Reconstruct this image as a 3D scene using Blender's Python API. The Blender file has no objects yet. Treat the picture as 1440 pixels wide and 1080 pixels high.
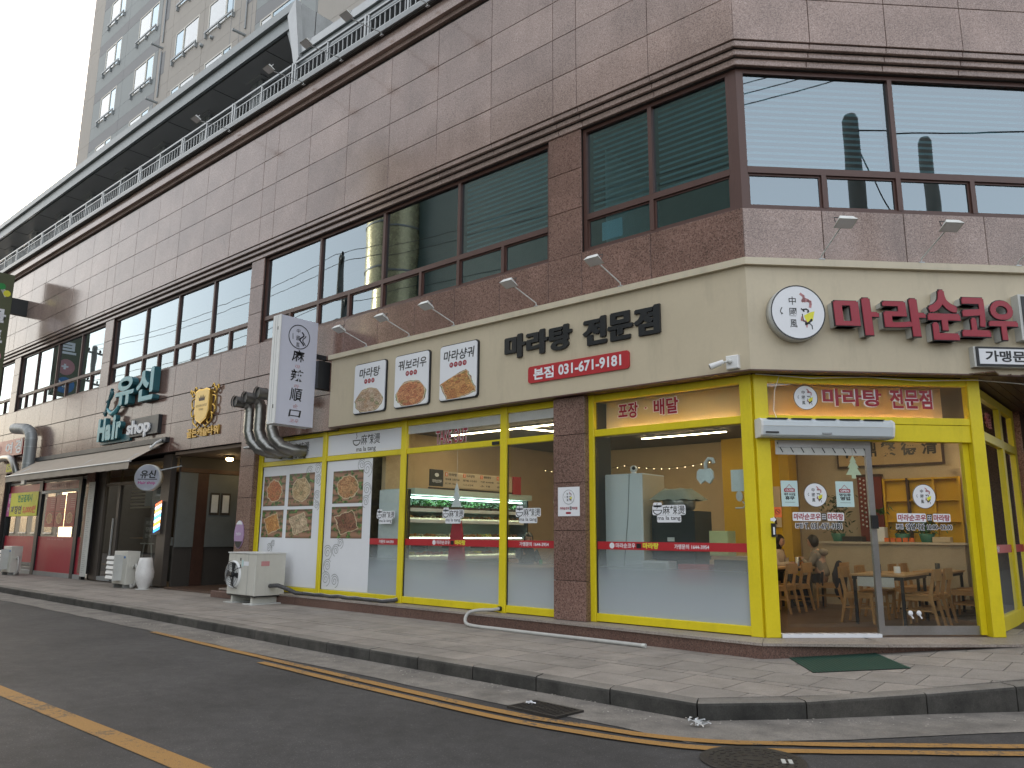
import bpy, math, random
from mathutils import Matrix, Vector, Euler
random.seed(7)
PI = math.pi
sc = bpy.context.scene
COL = sc.collection

# ------------------------------------------------------------------ camera, light, exposure
cd = bpy.data.cameras.new('camera'); cam = bpy.data.objects.new('camera', cd); COL.objects.link(cam); sc.camera = cam
cd.sensor_width = 36; cd.lens = 27.23; cd.clip_start = .1; cd.clip_end = 3000
PITCH, ROLL, YAW = 0.192352, 0.007694, -0.715157
_fw = Vector((math.sin(YAW)*math.cos(PITCH), math.cos(YAW)*math.cos(PITCH), math.sin(PITCH)))
_rt = Vector((math.cos(YAW), -math.sin(YAW), 0)); _up = _rt.cross(_fw)
_r = math.cos(ROLL)*_rt + math.sin(ROLL)*_up; _u = -math.sin(ROLL)*_rt + math.cos(ROLL)*_up
cam.matrix_world = Matrix(((_r.x, _u.x, -_fw.x, 4.44), (_r.y, _u.y, -_fw.y, -10.23), (_r.z, _u.z, -_fw.z, 1.3), (0, 0, 0, 1)))

SUN_EL, SUN_ROT = math.radians(13), math.radians(-72)
w = bpy.data.worlds.new('World'); sc.world = w; w.use_nodes = True
wn = w.node_tree; wn.nodes.clear()
sky = wn.nodes.new('ShaderNodeTexSky'); sky.sky_type = 'NISHITA'; sky.sun_disc = False
sky.sun_elevation = SUN_EL; sky.sun_rotation = SUN_ROT; sky.dust_density = 3.0; sky.air_density = 1.0; sky.ozone_density = 1.2
hsv = wn.nodes.new('ShaderNodeHueSaturation'); hsv.inputs['Saturation'].default_value = .9
bg = wn.nodes.new('ShaderNodeBackground'); bg.inputs['Strength'].default_value = .15
wo = wn.nodes.new('ShaderNodeOutputWorld')
veil = wn.nodes.new('ShaderNodeMix'); veil.data_type = 'RGBA'; veil.inputs[0].default_value = .62   # thin even cloud over the sky
veil.inputs[7].default_value = (3.95, 3.85, 3.75, 1)
wn.links.new(sky.outputs[0], hsv.inputs['Color']); wn.links.new(hsv.outputs[0], veil.inputs[6]); wn.links.new(veil.outputs[2], bg.inputs[0]); wn.links.new(bg.outputs[0], wo.inputs[0])
sl = bpy.data.lights.new('sun', 'SUN'); sl.energy = 1.0; sl.angle = math.radians(12); sl.color = (1, .93, .84)
so = bpy.data.objects.new('sun', sl); COL.objects.link(so)
_sd = Vector((math.sin(SUN_ROT)*math.cos(SUN_EL), math.cos(SUN_ROT)*math.cos(SUN_EL), math.sin(SUN_EL)))
so.rotation_euler = _sd.to_track_quat('Z', 'Y').to_euler()
sc.view_settings.view_transform = 'Standard'; sc.view_settings.look = 'None'
sc.view_settings.exposure = 1.72; sc.view_settings.gamma = 1.0
sc.render.engine = 'CYCLES'
sc.cycles.use_denoising = True
sc.cycles.max_bounces = 8; sc.cycles.transparent_max_bounces = 24; sc.cycles.caustics_reflective = False; sc.cycles.caustics_refractive = False
sc.cycles.sample_clamp_indirect = 6

# ------------------------------------------------------------------ materials
class NT:
    def __init__(s, name):
        s.m = bpy.data.materials.new(name); s.m.use_nodes = True; s.t = s.m.node_tree; s.t.nodes.clear()
    def n(s, typ, **kw):
        x = s.t.nodes.new('ShaderNode'+typ)
        for k, v in kw.items():
            if k.startswith('_'): setattr(x, k[1:], v)
        for k, v in kw.items():
            if not k.startswith('_'):
                k = int(k[1:]) if k[0] == 'i' and k[1:].isdigit() else k
                if isinstance(v, tuple) and len(v) == 2 and hasattr(v[0], 'outputs'): s.t.links.new(v[0].outputs[v[1]], x.inputs[k])
                elif hasattr(v, 'outputs'): s.t.links.new(v.outputs[0], x.inputs[k])
                else: x.inputs[k].default_value = v
        return x
    def ramp(s, fac, stops, interp='LINEAR'):
        x = s.t.nodes.new('ShaderNodeValToRGB'); x.color_ramp.interpolation = interp
        e = x.color_ramp.elements
        while len(e) < len(stops): e.new(.5)
        for i, (p, c) in enumerate(stops): e[i].position = p; e[i].color = c if len(c) == 4 else (*c, 1)
        s.t.links.new(fac.outputs[0] if hasattr(fac, 'outputs') else fac[0].outputs[fac[1]], x.inputs[0]); return x
    def mix(s, fac, a, b, mode='MIX'):
        x = s.t.nodes.new('ShaderNodeMix'); x.data_type = 'RGBA'; x.blend_type = mode
        for i, v in ((0, fac), (6, a), (7, b)):
            if isinstance(v, tuple) and len(v) == 2 and hasattr(v[0], 'outputs'): s.t.links.new(v[0].outputs[v[1]], x.inputs[i])
            elif hasattr(v, 'outputs'):
                s.t.links.new(v.outputs[2 if v.bl_idname == 'ShaderNodeMix' else 0], x.inputs[i])
            else: x.inputs[i].default_value = v if i == 0 else (*v, 1)[:4]
        return x
    def out(s, sh):
        o = s.t.nodes.new('ShaderNodeOutputMaterial'); s.t.links.new(sh.outputs[0], o.inputs[0]); return s.m
    def pos(s, scale=1.0):
        g = s.n('NewGeometry'); m = s.n('Mapping'); s.t.links.new(g.outputs['Position'], m.inputs[0])
        m.inputs['Scale'].default_value = (scale,)*3 if isinstance(scale, (int, float)) else scale; return m
def L(s, a, oi, b, ii): s.t.links.new(a.outputs[oi], b.inputs[ii])

def lin(r, g, b):
    f = lambda c: (c/255/12.92 if c/255 <= .04045 else ((c/255+.055)/1.055)**2.4)
    return (f(r), f(g), f(b))

_mc = {}
def mat(name, col, rough=.5, metal=0, var=.12, scale=3.0, bump=.0, spec=.5, dirt=0.0, coat=0, rnd=0.0):
    """plain procedural paint/plastic/metal: base colour broken by noise at two scales, roughness broken too"""
    if name in _mc: return _mc[name]
    s = NT(name); p = s.pos(); n1 = s.n('TexNoise', Vector=p, Scale=scale, Detail=6.0, Roughness=.65)
    n2 = s.n('TexNoise', Vector=p, Scale=scale*14, Detail=3.0)
    dk = tuple(c*(1-var*1.6) for c in col); lt = tuple(min(1, c*(1+var)) for c in col)
    r = s.ramp(n1, [(.25, dk), (.75, lt)])
    c = s.mix(.25, r, s.ramp(n2, [(.3, dk), (.7, lt)]))
    if rnd:
        oi = s.n('ObjectInfo'); mr = s.n('MapRange', Value=(oi, 5), i3=1-rnd, i4=1+rnd)
        cc = s.n('CombineColor', Red=mr, Green=mr, Blue=mr); c = s.mix(1.0, c, cc, 'MULTIPLY')
    if dirt:
        n3 = s.n('TexNoise', Vector=s.pos((1.5, 1.5, .35)), Scale=2.2, Detail=8.0, Roughness=.7)
        f = s.ramp(n3, [(.52, (0, 0, 0)), (.78, (dirt,)*3)])
        c = s.mix(f, c, tuple(x*.35 for x in col))
    b = s.n('BsdfPrincipled', **{'Metallic': metal, 'Specular IOR Level': spec, 'Coat Weight': coat})
    s.t.links.new(c.outputs[2], b.inputs['Base Color'])
    rr = s.n('MapRange', Value=(n1, 0), i3=max(0, rough-.08), i4=min(1, rough+.12)); s.t.links.new(rr.outputs[0], b.inputs['Roughness'])
    if bump:
        bp = s.n('Bump', Strength=bump, Distance=.01, Height=n2); s.t.links.new(bp.outputs[0], b.inputs['Normal'])
    _mc[name] = s.out(b); return _mc[name]

def granite(name, base, dark, light, rough=.16, rnd=.09, bright=1.0, stain=.5, fine=1.0):
    s = NT(name); p = s.pos()
    v = s.n('TexVoronoi', Vector=p, Scale=85.0*fine); n = s.n('TexNoise', Vector=p, Scale=120.0*fine, Detail=4.0, Roughness=.7)
    big = s.n('TexNoise', Vector=p, Scale=1.3, Detail=5.0)
    c = s.ramp((v, 'Color'), [(.0, dark), (.28, dark), (.36, base), (.7, base), (.78, light), (1, light)])
    c2 = s.ramp(n, [(.3, dark), (.5, base), (.72, light)])
    c = s.mix(.45, c, c2)
    tone = s.ramp(big, [(.3, (.82,)*3), (.7, (1.1,)*3)]); c = s.mix(1.0, c, tone, 'MULTIPLY')
    oi = s.n('ObjectInfo'); mr = s.n('MapRange', Value=(oi, 5), i3=(1-rnd)*bright, i4=(1+rnd)*bright)
    cc = s.n('CombineColor', Red=mr, Green=mr, Blue=mr); c = s.mix(1.0, c, cc, 'MULTIPLY')
    st = s.n('TexNoise', Vector=s.pos((2.5, 2.5, .3)), Scale=1.0, Detail=8.0, Roughness=.7)
    c = s.mix(s.ramp(st, [(.55, (0, 0, 0)), (.8, (stain,)*3)]), c, tuple(x*.45 for x in base))
    b = s.n('BsdfPrincipled', **{'Specular IOR Level': .42, 'Coat Weight': .06, 'Coat Roughness': .04})
    s.t.links.new(c.outputs[2], b.inputs['Base Color'])
    rr = s.n('MapRange', Value=(st, 0), i3=rough*.7, i4=rough*1.7); s.t.links.new(rr.outputs[0], b.inputs['Roughness'])
    wb = s.n('TexNoise', Vector=p, Scale=1.1, Detail=2.0); bp = s.n('Bump', Strength=.06, Distance=.05, Height=wb)
    s.t.links.new(bp.outputs[0], b.inputs['Normal']); s.t.links.new(bp.outputs[0], b.inputs['Coat Normal'])
    return s.out(b)

def glass(name, base=.05, k=1.0, tint=(.86, .92, .9), film=None, fz=(.15, 1.0), fcol=(.58, .64, .68), rough=0.0, wob=0.0, refl=(1, 1, 1)):
    s = NT(name); ge = s.n('NewGeometry'); dt = s.n('VectorMath', _operation='DOT_PRODUCT'); L(s, ge, 'Normal', dt, 0); L(s, ge, 'Incoming', dt, 1)
    ab = s.n('Math', _operation='ABSOLUTE', i0=(dt, 1)); inv = s.n('Math', _operation='SUBTRACT', i0=1.0, i1=ab); pw = s.n('Math', _operation='POWER', i0=inv, i1=5.0)
    fr = s.n('Math', _operation='MULTIPLY_ADD', i0=pw, i1=.96, i2=.04)          # reflection of a pane, front face only
    f1 = s.n('Math', _operation='MULTIPLY_ADD', i0=fr, i1=k, i2=base); f1.use_clamp = True
    ff = s.n('Math', _operation='SUBTRACT', i0=1.0, i1=(ge, 'Backfacing')); f = s.n('Math', _operation='MULTIPLY', i0=f1, i1=ff)
    tr = s.n('BsdfTransparent', Color=(*tint, 1)); gl = s.n('BsdfGlossy', Color=(*refl, 1), Roughness=rough)
    if wob:
        nz = s.n('TexNoise', Vector=s.pos(), Scale=1.2, Detail=1.0); bp = s.n('Bump', Strength=wob, Distance=.05, Height=nz)
        s.t.links.new(bp.outputs[0], gl.inputs['Normal'])
    under = tr
    if film:
        g = s.n('NewGeometry'); sp = s.n('SeparateXYZ', Vector=(g, 0))
        mr = s.n('MapRange', Value=(sp, 2), i1=fz[0], i2=fz[1], i3=film, i4=0.0); mr.interpolation_type = 'SMOOTHSTEP'
        df = s.n('BsdfDiffuse', Color=(*fcol, 1)); tl = s.n('BsdfTranslucent', Color=(*fcol, 1))
        ml = s.n('MixShader', i0=.35, i1=df, i2=tl); under = s.n('MixShader', i0=mr, i1=tr, i2=ml)
    return s.out(s.n('MixShader', i0=f, i1=under, i2=gl))

def emis(name, col, st):
    s = NT(name); return s.out(s.n('Emission', Color=(*col, 1), Strength=st))

def food(name, style, hot, hot2, seed, leaf=(.06, .13, .03), plate=(.55, .45, .3), bg=(.22, .12, .075), cx=.5, cz=.48, R=.33, ground='wood'):
    """printed dish photograph: a bowl or box of food seen from above on a board with leaves"""
    s = NT(name); tc = s.n('TexCoord'); mp = s.n('Mapping', Vector=(tc, 0)); sp = s.n('SeparateXYZ', Vector=mp)
    X, Z = (sp, 0), (sp, 2)
    n = s.n('TexNoise', Vector=mp, Scale=6.0, Detail=3.0, W=seed, _noise_dimensions='4D')
    dx = s.n('Math', _operation='SUBTRACT', i0=X, i1=cx); dz = s.n('Math', _operation='SUBTRACT', i0=Z, i1=cz)
    if style == 'box':
        ax = s.n('Math', _operation='ABSOLUTE', i0=s.n('Math', _operation='MULTIPLY_ADD', i0=dz, i1=.35, i2=dx)); az = s.n('Math', _operation='ABSOLUTE', i0=s.n('Math', _operation='MULTIPLY_ADD', i0=dx, i1=-.35, i2=dz))
        d = s.n('Math', _operation='MAXIMUM', i0=ax, i1=az)
    else:
        d = s.n('Math', _operation='SQRT', i0=s.n('Math', _operation='ADD', i0=s.n('Math', _operation='MULTIPLY', i0=dx, i1=dx), i1=s.n('Math', _operation='MULTIPLY', i0=dz, i1=dz)))
    v = s.n('TexVoronoi', Vector=mp, Scale=7.5, W=seed+1.0, _voronoi_dimensions='4D'); v2 = s.n('TexNoise', Vector=mp, Scale=22.0, Detail=4.0, W=seed, _noise_dimensions='4D')
    fd = s.ramp((v, 'Color'), [(.2, hot), (.5, hot2), (.72, tuple(min(1, c*1.6+.03) for c in hot2)), (.85, leaf)], 'LINEAR')
    sh = s.ramp((v, 'Distance'), [(.0, (1.15,)*3), (.5, (.6,)*3)]); fd = s.mix(1.0, fd, sh, 'MULTIPLY')
    fd = s.mix(.5, fd, s.ramp(v2, [(.35, tuple(c*.25 for c in hot)), (.65, tuple(min(1, c*1.3) for c in hot2))]))
    wv = s.n('TexWave', Vector=mp, Scale=1.3, Distortion=1.5, _bands_direction='Z')
    board = s.ramp(wv, [(.0, tuple(c*.4 for c in bg)), (.12, bg), (.9, tuple(c*1.5 for c in bg))])
    lv = s.ramp((s.n('TexVoronoi', Vector=mp, Scale=16.0, W=seed, _voronoi_dimensions='4D'), 'Color'), [(.2, tuple(c*.4 for c in leaf)), (.6, leaf), (.9, tuple(c*2.2 for c in leaf))])
    back = s.mix(s.ramp(n, [(.5, (0, 0, 0)), (.58, (1, 1, 1))]), board, lv)
    d = s.n('Math', _operation='MULTIPLY_ADD', i0=n, i1=.16, i2=s.n('Math', _operation='SUBTRACT', i0=d, i1=.08))
    rim = s.ramp(d, [(0, (0, 0, 0)), (R, (0, 0, 0)), (R+.008, (1, 1, 1)), (R+.03, (1, 1, 1)), (R+.036, (0, 0, 0))])
    ins = s.ramp(d, [(0, (1, 1, 1)), (R, (1, 1, 1)), (R+.012, (0, 0, 0))])
    c = s.mix(ins, s.mix(rim, back, plate), fd)
    if ground == 'white': c = s.mix(s.ramp(d, [(R+.05, (0, 0, 0)), (R+.06, (1, 1, 1))]), c, (.75, .76, .76))
    b = s.n('BsdfPrincipled', Roughness=.35); s.t.links.new(c.outputs[2], b.inputs['Base Color']); return s.out(b)

GR_UP = granite('polished_pink_grey_granite', (.315, .232, .205), (.14, .1, .088), (.48, .385, .345), rough=.12, bright=1.06, rnd=.12)
GR_LO = granite('polished_brown_granite', (.215, .128, .104), (.055, .032, .027), (.31, .20, .17), rough=.14, fine=.72)
GR_STEP = granite('red_brown_step_granite', (.17, .095, .075), (.05, .03, .026), (.26, .17, .14), rough=.35, bright=.8)
GR_TOP = granite('worn_step_top_granite', (.3, .26, .23), (.18, .15, .13), (.4, .36, .33), rough=.5)
M = dict(
    yellow=mat('yellow_painted_aluminium', (.72, .59, .014), .36, var=.07, scale=2, dirt=.34),
    brown=mat('brown_window_frame', (.085, .040, .032), .4, var=.08, dirt=.2),
    dark=mat('dark_recess', (.025, .022, .02), .8), joint=mat('joint_sealant', (.035, .028, .026), .8),
    cream=mat('cream_metal_cladding', (.53, .46, .335), .42, var=.045, scale=1.2, dirt=.26),
    creamlip=mat('cream_cap_flashing', (.56, .50, .38), .4, var=.05, dirt=.3),
    white=mat('white_enamel', (.72, .73, .73), .4, var=.04, dirt=.12), paper=mat('white_print', (.74, .76, .8), .45, var=.02),
    black=mat('black_lettering', (.012, .013, .016), .35), red=mat('red_print', (.42, .02, .028), .4, var=.05),
    redface=mat('crimson_acrylic', (.30, .012, .030), .3, var=.05), pink=mat('pink_print', (.52, .24, .25), .5),
    ltgrey=mat('light_grey_side', (.55, .56, .54), .5), grey=mat('grey_metal', (.30, .32, .33), .4, metal=.3, dirt=.2),
    steel=mat('galvanised_duct', (.30, .30, .29), .32, metal=.95, var=.12, scale=5, bump=.15), chrome=mat('brushed_steel', (.42, .42, .43), .3, metal=.9),
    silver=mat('grey_aluminium_rail', (.44, .46, .47), .38, metal=.5, dirt=.1), eave=mat('grey_metal_sheet', (.30, .33, .34), .4, metal=.2, var=.06, dirt=.2),
    soffit=mat('dark_soffit_panel', (.46, .46, .465), .5, var=.05), teal=mat('teal_letter', (.10, .36, .42), .35, var=.05), tealside=mat('teal_letter_side', (.03, .12, .145), .4),
    gold=mat('gold_metal', (.62, .40, .09), .28, metal=.85, var=.08), goldpaint=mat('gold_lettering', (.55, .33, .05), .35, metal=.4),
    acbody=mat('ivory_sheet_metal', (.56, .55, .50), .45, var=.04, dirt=.35), pipe=mat('grey_hose', (.46, .46, .44), .5, dirt=.2), foil=mat('black_wrapped_pipe', (.07, .07, .075), .3, var=.5, scale=30, bump=.5),
    canvas=mat('beige_awning_canvas', (.44, .38, .315), .85, var=.06, dirt=.25, bump=.1), signgreen=mat('olive_sign_face', (.09, .10, .05), .45), blue=mat('blue_print', (.03, .16, .42), .4),
    banner=mat('yellow_banner', (.72, .70, .05), .5), green=mat('green_print', (.02, .26, .06), .5), magenta=mat('magenta_print', (.45, .05, .25), .5), orange=mat('orange_print', (.75, .16, .03), .5),
    redfilm=mat('red_window_film', (.36, .015, .035), .3, var=.05), tower=mat('tower_beige_hazed_render', (.41, .385, .355), .85, var=.04, scale=.8, dirt=.12), towerblue=mat('tower_blue_grey_hazed_render', (.33, .355, .36), .85, var=.04, scale=.8, dirt=.1),  # both tower colours are lightened to stand in for air haze
    towergrey=mat('tower_grey_band_hazed_render', (.28, .285, .295), .85, var=.04, scale=.8), pvc=mat('tower_window_frame', (.60, .58, .52), .5),  # tower band colour lightened for haze in the same way
    wood=mat('oak_chair_wood', (.42, .225, .085), .45, var=.15, scale=9), table=mat('oak_table_top', (.44, .27, .13), .4, var=.12, scale=7), blacksteel=mat('black_powder_coat', (.02, .02, .022), .5),
    tanwall=mat('tan_plaster', (.58, .43, .27), .8, var=.05), yelwall=mat('ochre_yellow_wall', (.60, .36, .02), .7, var=.04), stonewall=mat('beige_limewash_wall', (.46, .38, .28), .8, var=.1, scale=2),
    ceil=mat('brown_ceiling', (.16, .115, .085), .8), floor=mat('dark_brown_floor_tile', (.10, .062, .045), .35, var=.15, scale=2), darkwood=mat('dark_wood', (.05, .022, .014), .5, var=.3, scale=6),
    fridge=mat('white_fridge', (.66, .70, .72), .3, var=.02), leaf=mat('green_leaves', (.045, .16, .03), .5, var=.5, scale=20), leafdk=mat('dark_leaves', (.03, .075, .025), .5, var=.4, scale=20),
    skin=mat('skin', (.52, .30, .21), .5, var=.05), hair=mat('black_hair', (.012, .010, .010), .4), hoodie=mat('grey_beige_hoodie', (.26, .22, .18), .9, bump=.2), coat=mat('dark_navy_coat', (.012, .015, .03), .8, bump=.2),
    creamcloth=mat('cream_jumper', (.50, .40, .30), .9, bump=.2), redcloth=mat('red_apron_cloth', (.42, .008, .03), .7, bump=.2), towel=mat('grey_towel', (.30, .32, .26), .95, bump=.3),
    vase=mat('white_glazed_ceramic', (.72, .71, .70), .25, var=.02), greenmat=mat('green_rubber_mat', (.02, .085, .06), .7), iron=mat('cast_iron', (.055, .05, .047), .55, metal=.6, var=.3, scale=20, bump=.4),
    lampwhite=mat('white_lamp_housing', (.70, .72, .70), .4), tealwall=mat('office_teal_wall', (.04, .095, .095), .8), blind=mat('white_blind_slat', (.62, .68, .68), .6), concrete=mat('pole_concrete', (.22, .22, .21), .85, var=.1, dirt=.3),
    wire=mat('black_cable', (.015, .015, .015), .5), soffitwood=mat('brown_soffit_plank', (.10, .055, .035), .5, var=.15), signbox=mat('black_sign_box', (.02, .022, .025), .4), pearl=mat('pale_glow_sign_face', (.60, .62, .70), .35, var=.02),
    greyshop=mat('bronze_shop_frame', (.085, .072, .062), .4, metal=.3), plastic=mat('green_plastic_crate', (.02, .14, .10), .5), beige=mat('beige_print', (.55, .45, .32), .5, var=.03),
    litter=mat('crumpled_plastic', (.6, .62, .64), .3), redwood=mat('dark_red_pillar', (.16, .02, .012), .5), oppA=mat('opposite_building_render', (.30, .27, .22), .8), oppB=mat('opposite_dark_cladding', (.10, .15, .14), .3, metal=.1))

GL = dict(
    shop=glass('clear_shop_glass', .02, 1.7, tint=(.93, .96, .95)), frost=glass('frosted_gradient_shop_glass', .02, 1.7, tint=(.93, .96, .95), film=.97, fz=(.15, 1.28)), door=glass('clear_door_glass', .01, 1.6, tint=(.94, .96, .95)),
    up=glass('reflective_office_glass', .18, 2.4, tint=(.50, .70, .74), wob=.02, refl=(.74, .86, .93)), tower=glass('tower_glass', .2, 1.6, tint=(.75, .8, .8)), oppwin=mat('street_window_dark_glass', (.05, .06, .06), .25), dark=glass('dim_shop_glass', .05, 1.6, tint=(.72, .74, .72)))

# ------------------------------------------------------------------ mesh builder
class MB:
    def __init__(s): s.v = []; s.f = []; s.sm = []; s.mi = []; s.cur = 0
    def add(s, vs, fs, smooth=False):
        b = len(s.v); s.v += [tuple(v) for v in vs]
        for f in fs: s.f.append(tuple(b+i for i in f)); s.sm.append(smooth); s.mi.append(s.cur)
        return s
    def box(s, x0, x1, y0, y1, z0, z1, rot=None, piv=None, bev=0):
        x0, x1 = sorted((x0, x1)); y0, y1 = sorted((y0, y1)); z0, z1 = sorted((z0, z1))
        if bev:
            e = min(bev, (x1-x0)/3, (y1-y0)/3, (z1-z0)/3)
            vs = [(x0+e, y0, z0+e), (x1-e, y0, z0+e), (x1-e, y0, z1-e), (x0+e, y0, z1-e), (x0, y0+e, z0), (x1, y0+e, z0), (x1, y0+e, z1), (x0, y0+e, z1),
                  (x0, y1, z0), (x1, y1, z0), (x1, y1, z1), (x0, y1, z1)]
            fs = [(0, 1, 2, 3)] + [(i, 4+i, 4+(i+1) % 4, (i+1) % 4) for i in range(4)] + [(4+i, 8+i, 8+(i+1) % 4, 4+(i+1) % 4) for i in range(4)] + [(11, 10, 9, 8)]
        else:
            vs = [(x0, y0, z0), (x1, y0, z0), (x1, y1, z0), (x0, y1, z0), (x0, y0, z1), (x1, y0, z1), (x1, y1, z1), (x0, y1, z1)]
            fs = [(0, 3, 2, 1), (4, 5, 6, 7), (0, 1, 5, 4), (1, 2, 6, 5), (2, 3, 7, 6), (3, 0, 4, 7)]
        if rot is not None:
            p = Vector(piv or ((x0+x1)/2, (y0+y1)/2, (z0+z1)/2)); R = Euler(rot).to_matrix(); vs = [R @ (Vector(v)-p) + p for v in vs]
        return s.add(vs, fs)
    def prism(s, poly, y0, y1, ax='y'):
        """poly of (x,z) extruded along y, or (x,y) along z, or (y,z) along x"""
        n = len(poly); put = {'y': lambda a, b, t: (a, t, b), 'z': lambda a, b, t: (a, b, t), 'x': lambda a, b, t: (t, a, b)}[ax]
        ar = sum(poly[i][0]*poly[(i+1) % n][1]-poly[(i+1) % n][0]*poly[i][1] for i in range(n))
        if (ar < 0) != (ax == 'y' and False): poly = poly[::-1]
        vs = [put(a, b, y0) for a, b in poly] + [put(a, b, y1) for a, b in poly]
        fs = [tuple(range(n)), tuple(range(2*n-1, n-1, -1))] + [(i, n+i, n+(i+1) % n, (i+1) % n) for i in range(n)]
        if ax != 'y': fs = [f[::-1] for f in fs]
        return s.add(vs, fs)
    def tube(s, pts, r, n=8, cap=True, closed=False, smooth=True):
        P = [Vector(p) for p in pts]; m = len(P); R = r if isinstance(r, (list, tuple)) else [r]*m
        rings = []; up = None
        for i in range(m):
            a = P[(i-1) % m] if (closed or i) else P[0]; b = P[(i+1) % m] if (closed or i < m-1) else P[-1]
            t = (b-a).normalized() if (b-a).length > 1e-9 else Vector((0, 0, 1))
            if up is None: up = t.cross(Vector((0, 0, 1)) if abs(t.z) < .9 else Vector((1, 0, 0))).normalized()
            up = (up - t*up.dot(t)); up = up.normalized() if up.length > 1e-6 else t.orthogonal().normalized(); q = t.cross(up)
            rings.append([P[i] + (up*math.cos(2*PI*k/n) + q*math.sin(2*PI*k/n))*R[i] for k in range(n)])
        vs = [v for rr in rings for v in rr]; fs = []
        for i in range(m if closed else m-1):
            j = (i+1) % m
            for k in range(n): fs.append((i*n+k, i*n+(k+1) % n, j*n+(k+1) % n, j*n+k))
        s.add(vs, fs, smooth)
        if cap and not closed: s.add(rings[0], [tuple(range(n-1, -1, -1))]); s.add(rings[-1], [tuple(range(n))])
        return s
    def lathe(s, prof, c=(0, 0, 0), ax='z', n=20):
        """prof (radius, height)"""
        vs = []
        for r, h in prof:
            for k in range(n):
                a = 2*PI*k/n; u, v = r*math.cos(a), r*math.sin(a)
                q = {'z': (u, v, h), 'y': (u, h, -v), 'x': (h, u, v)}[ax]; vs.append((c[0]+q[0], c[1]+q[1], c[2]+q[2]))
        fs = [(i*n+k, i*n+(k+1) % n, (i+1)*n+(k+1) % n, (i+1)*n+k) for i in range(len(prof)-1) for k in range(n)]
        s.add(vs, fs, True); b = len(prof)
        if prof[0][0] > 1e-6: s.add(vs[:n], [tuple(range(n-1, -1, -1))])
        if prof[-1][0] > 1e-6: s.add(vs[(b-1)*n:], [tuple(range(n))])
        return s
    def ell(s, c, r, n=14, m=9, warp=None):
        vs = []
        for i in range(m+1):
            th = PI*i/m
            for k in range(n):
                a = 2*PI*k/n; v = Vector((math.sin(th)*math.cos(a), math.sin(th)*math.sin(a), math.cos(th)))
                if warp: v = warp(v)
                vs.append((c[0]+v[0]*r[0], c[1]+v[1]*r[1], c[2]+v[2]*r[2]))
        return s.add(vs, [(i*n+k, (i+1)*n+k, (i+1)*n+(k+1) % n, i*n+(k+1) % n) for i in range(m) for k in range(n)], True)
    def mesh(s, name, base=(0, 0, 0)):
        me = bpy.data.meshes.new(name); bx = Vector(base)
        me.from_pydata([tuple(Vector(v)-bx) for v in s.v], [], s.f); me.update()
        me.polygons.foreach_set('use_smooth', s.sm); me.polygons.foreach_set('material_index', s.mi); return me

FR = {'A': Matrix.Identity(4), 'B': Matrix.Rotation(PI/4, 4, 'Z'), 'C': Matrix.Translation((2.23, 2.23, 0)) @ Matrix.Rotation(PI/2, 4, 'Z'), 'X': Matrix.Rotation(PI/2, 4, 'Z')}
BASE = {}
def props(o, label=None, cat=None, group=None, kind=None):
    for k, v in (('label', label), ('category', cat), ('group', group), ('kind', kind)):
        if v: o[k] = v
def thing(name, label, cat, base=(0, 0, 0), fr='A', group=None, rot=0):
    o = bpy.data.objects.new(name, None); o.empty_display_size = .2; COL.objects.link(o)
    F = fr if isinstance(fr, Matrix) else FR[fr]
    o.matrix_world = F @ Matrix.Translation(base) @ Matrix.Rotation(rot, 4, 'Z'); props(o, label, cat, group); BASE[o.name] = Vector(base); return o
def link(name, me, parent=None, mats=None, loc=(0, 0, 0), label=None, kind=None):
    o = bpy.data.objects.new(name, me); COL.objects.link(o)
    for m in (mats if isinstance(mats, (list, tuple)) else [mats] if mats else []):
        if m.name not in [x.name for x in me.materials if x]: me.materials.append(m)
    if parent: o.parent = parent; BASE[o.name] = BASE[parent.name]
    o.location = loc
    if label: o['label'] = label
    if kind: o['kind'] = kind
    return o
def part(name, mb, m, parent, label=None, kind=None):
    return link(name, mb.mesh(name, BASE[parent.name]), parent, m, label=label, kind=kind)
def single(name, mb, m, label=None, cat=None, group=None, kind=None, base=(0, 0, 0), fr='A'):
    o = bpy.data.objects.new(name, mb.mesh(name, base)); COL.objects.link(o)
    for q in (m if isinstance(m, (list, tuple)) else [m]): o.data.materials.append(q)
    o.matrix_world = FR[fr] @ Matrix.Translation(base); props(o, label, cat, group, kind); BASE[o.name] = Vector(base); return o
def copy_tree(o, parent=None):
    c = o.copy(); COL.objects.link(c); c.parent = parent; BASE[c.name] = BASE.get(o.name, Vector())
    for ch in list(o.children): copy_tree(ch, c)
    return c
_pc = {}
def piece(name, dx, dy, dz, m, parent, x, y, z, bev=.004, jit=0.0, label=None):
    """one slab or stone sharing mesh data with its equals; x,y,z its low corner in frame coordinates"""
    k = (name, round(dx, 3), round(dy, 3), round(dz, 3), m.name)
    if k not in _pc:
        me = MB().box(0, dx, 0, dy, 0, dz, bev=bev).mesh(name); me.materials.append(m); _pc[k] = me
    o = bpy.data.objects.new(name, _pc[k]); COL.objects.link(o); o.parent = parent; BASE[o.name] = BASE[parent.name]
    o.location = Vector((x, y, z)) - BASE[parent.name]
    if jit: o.rotation_euler = (random.uniform(-jit, jit), 0, random.uniform(-jit, jit))
    if label: o['label'] = label
    return o

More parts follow.
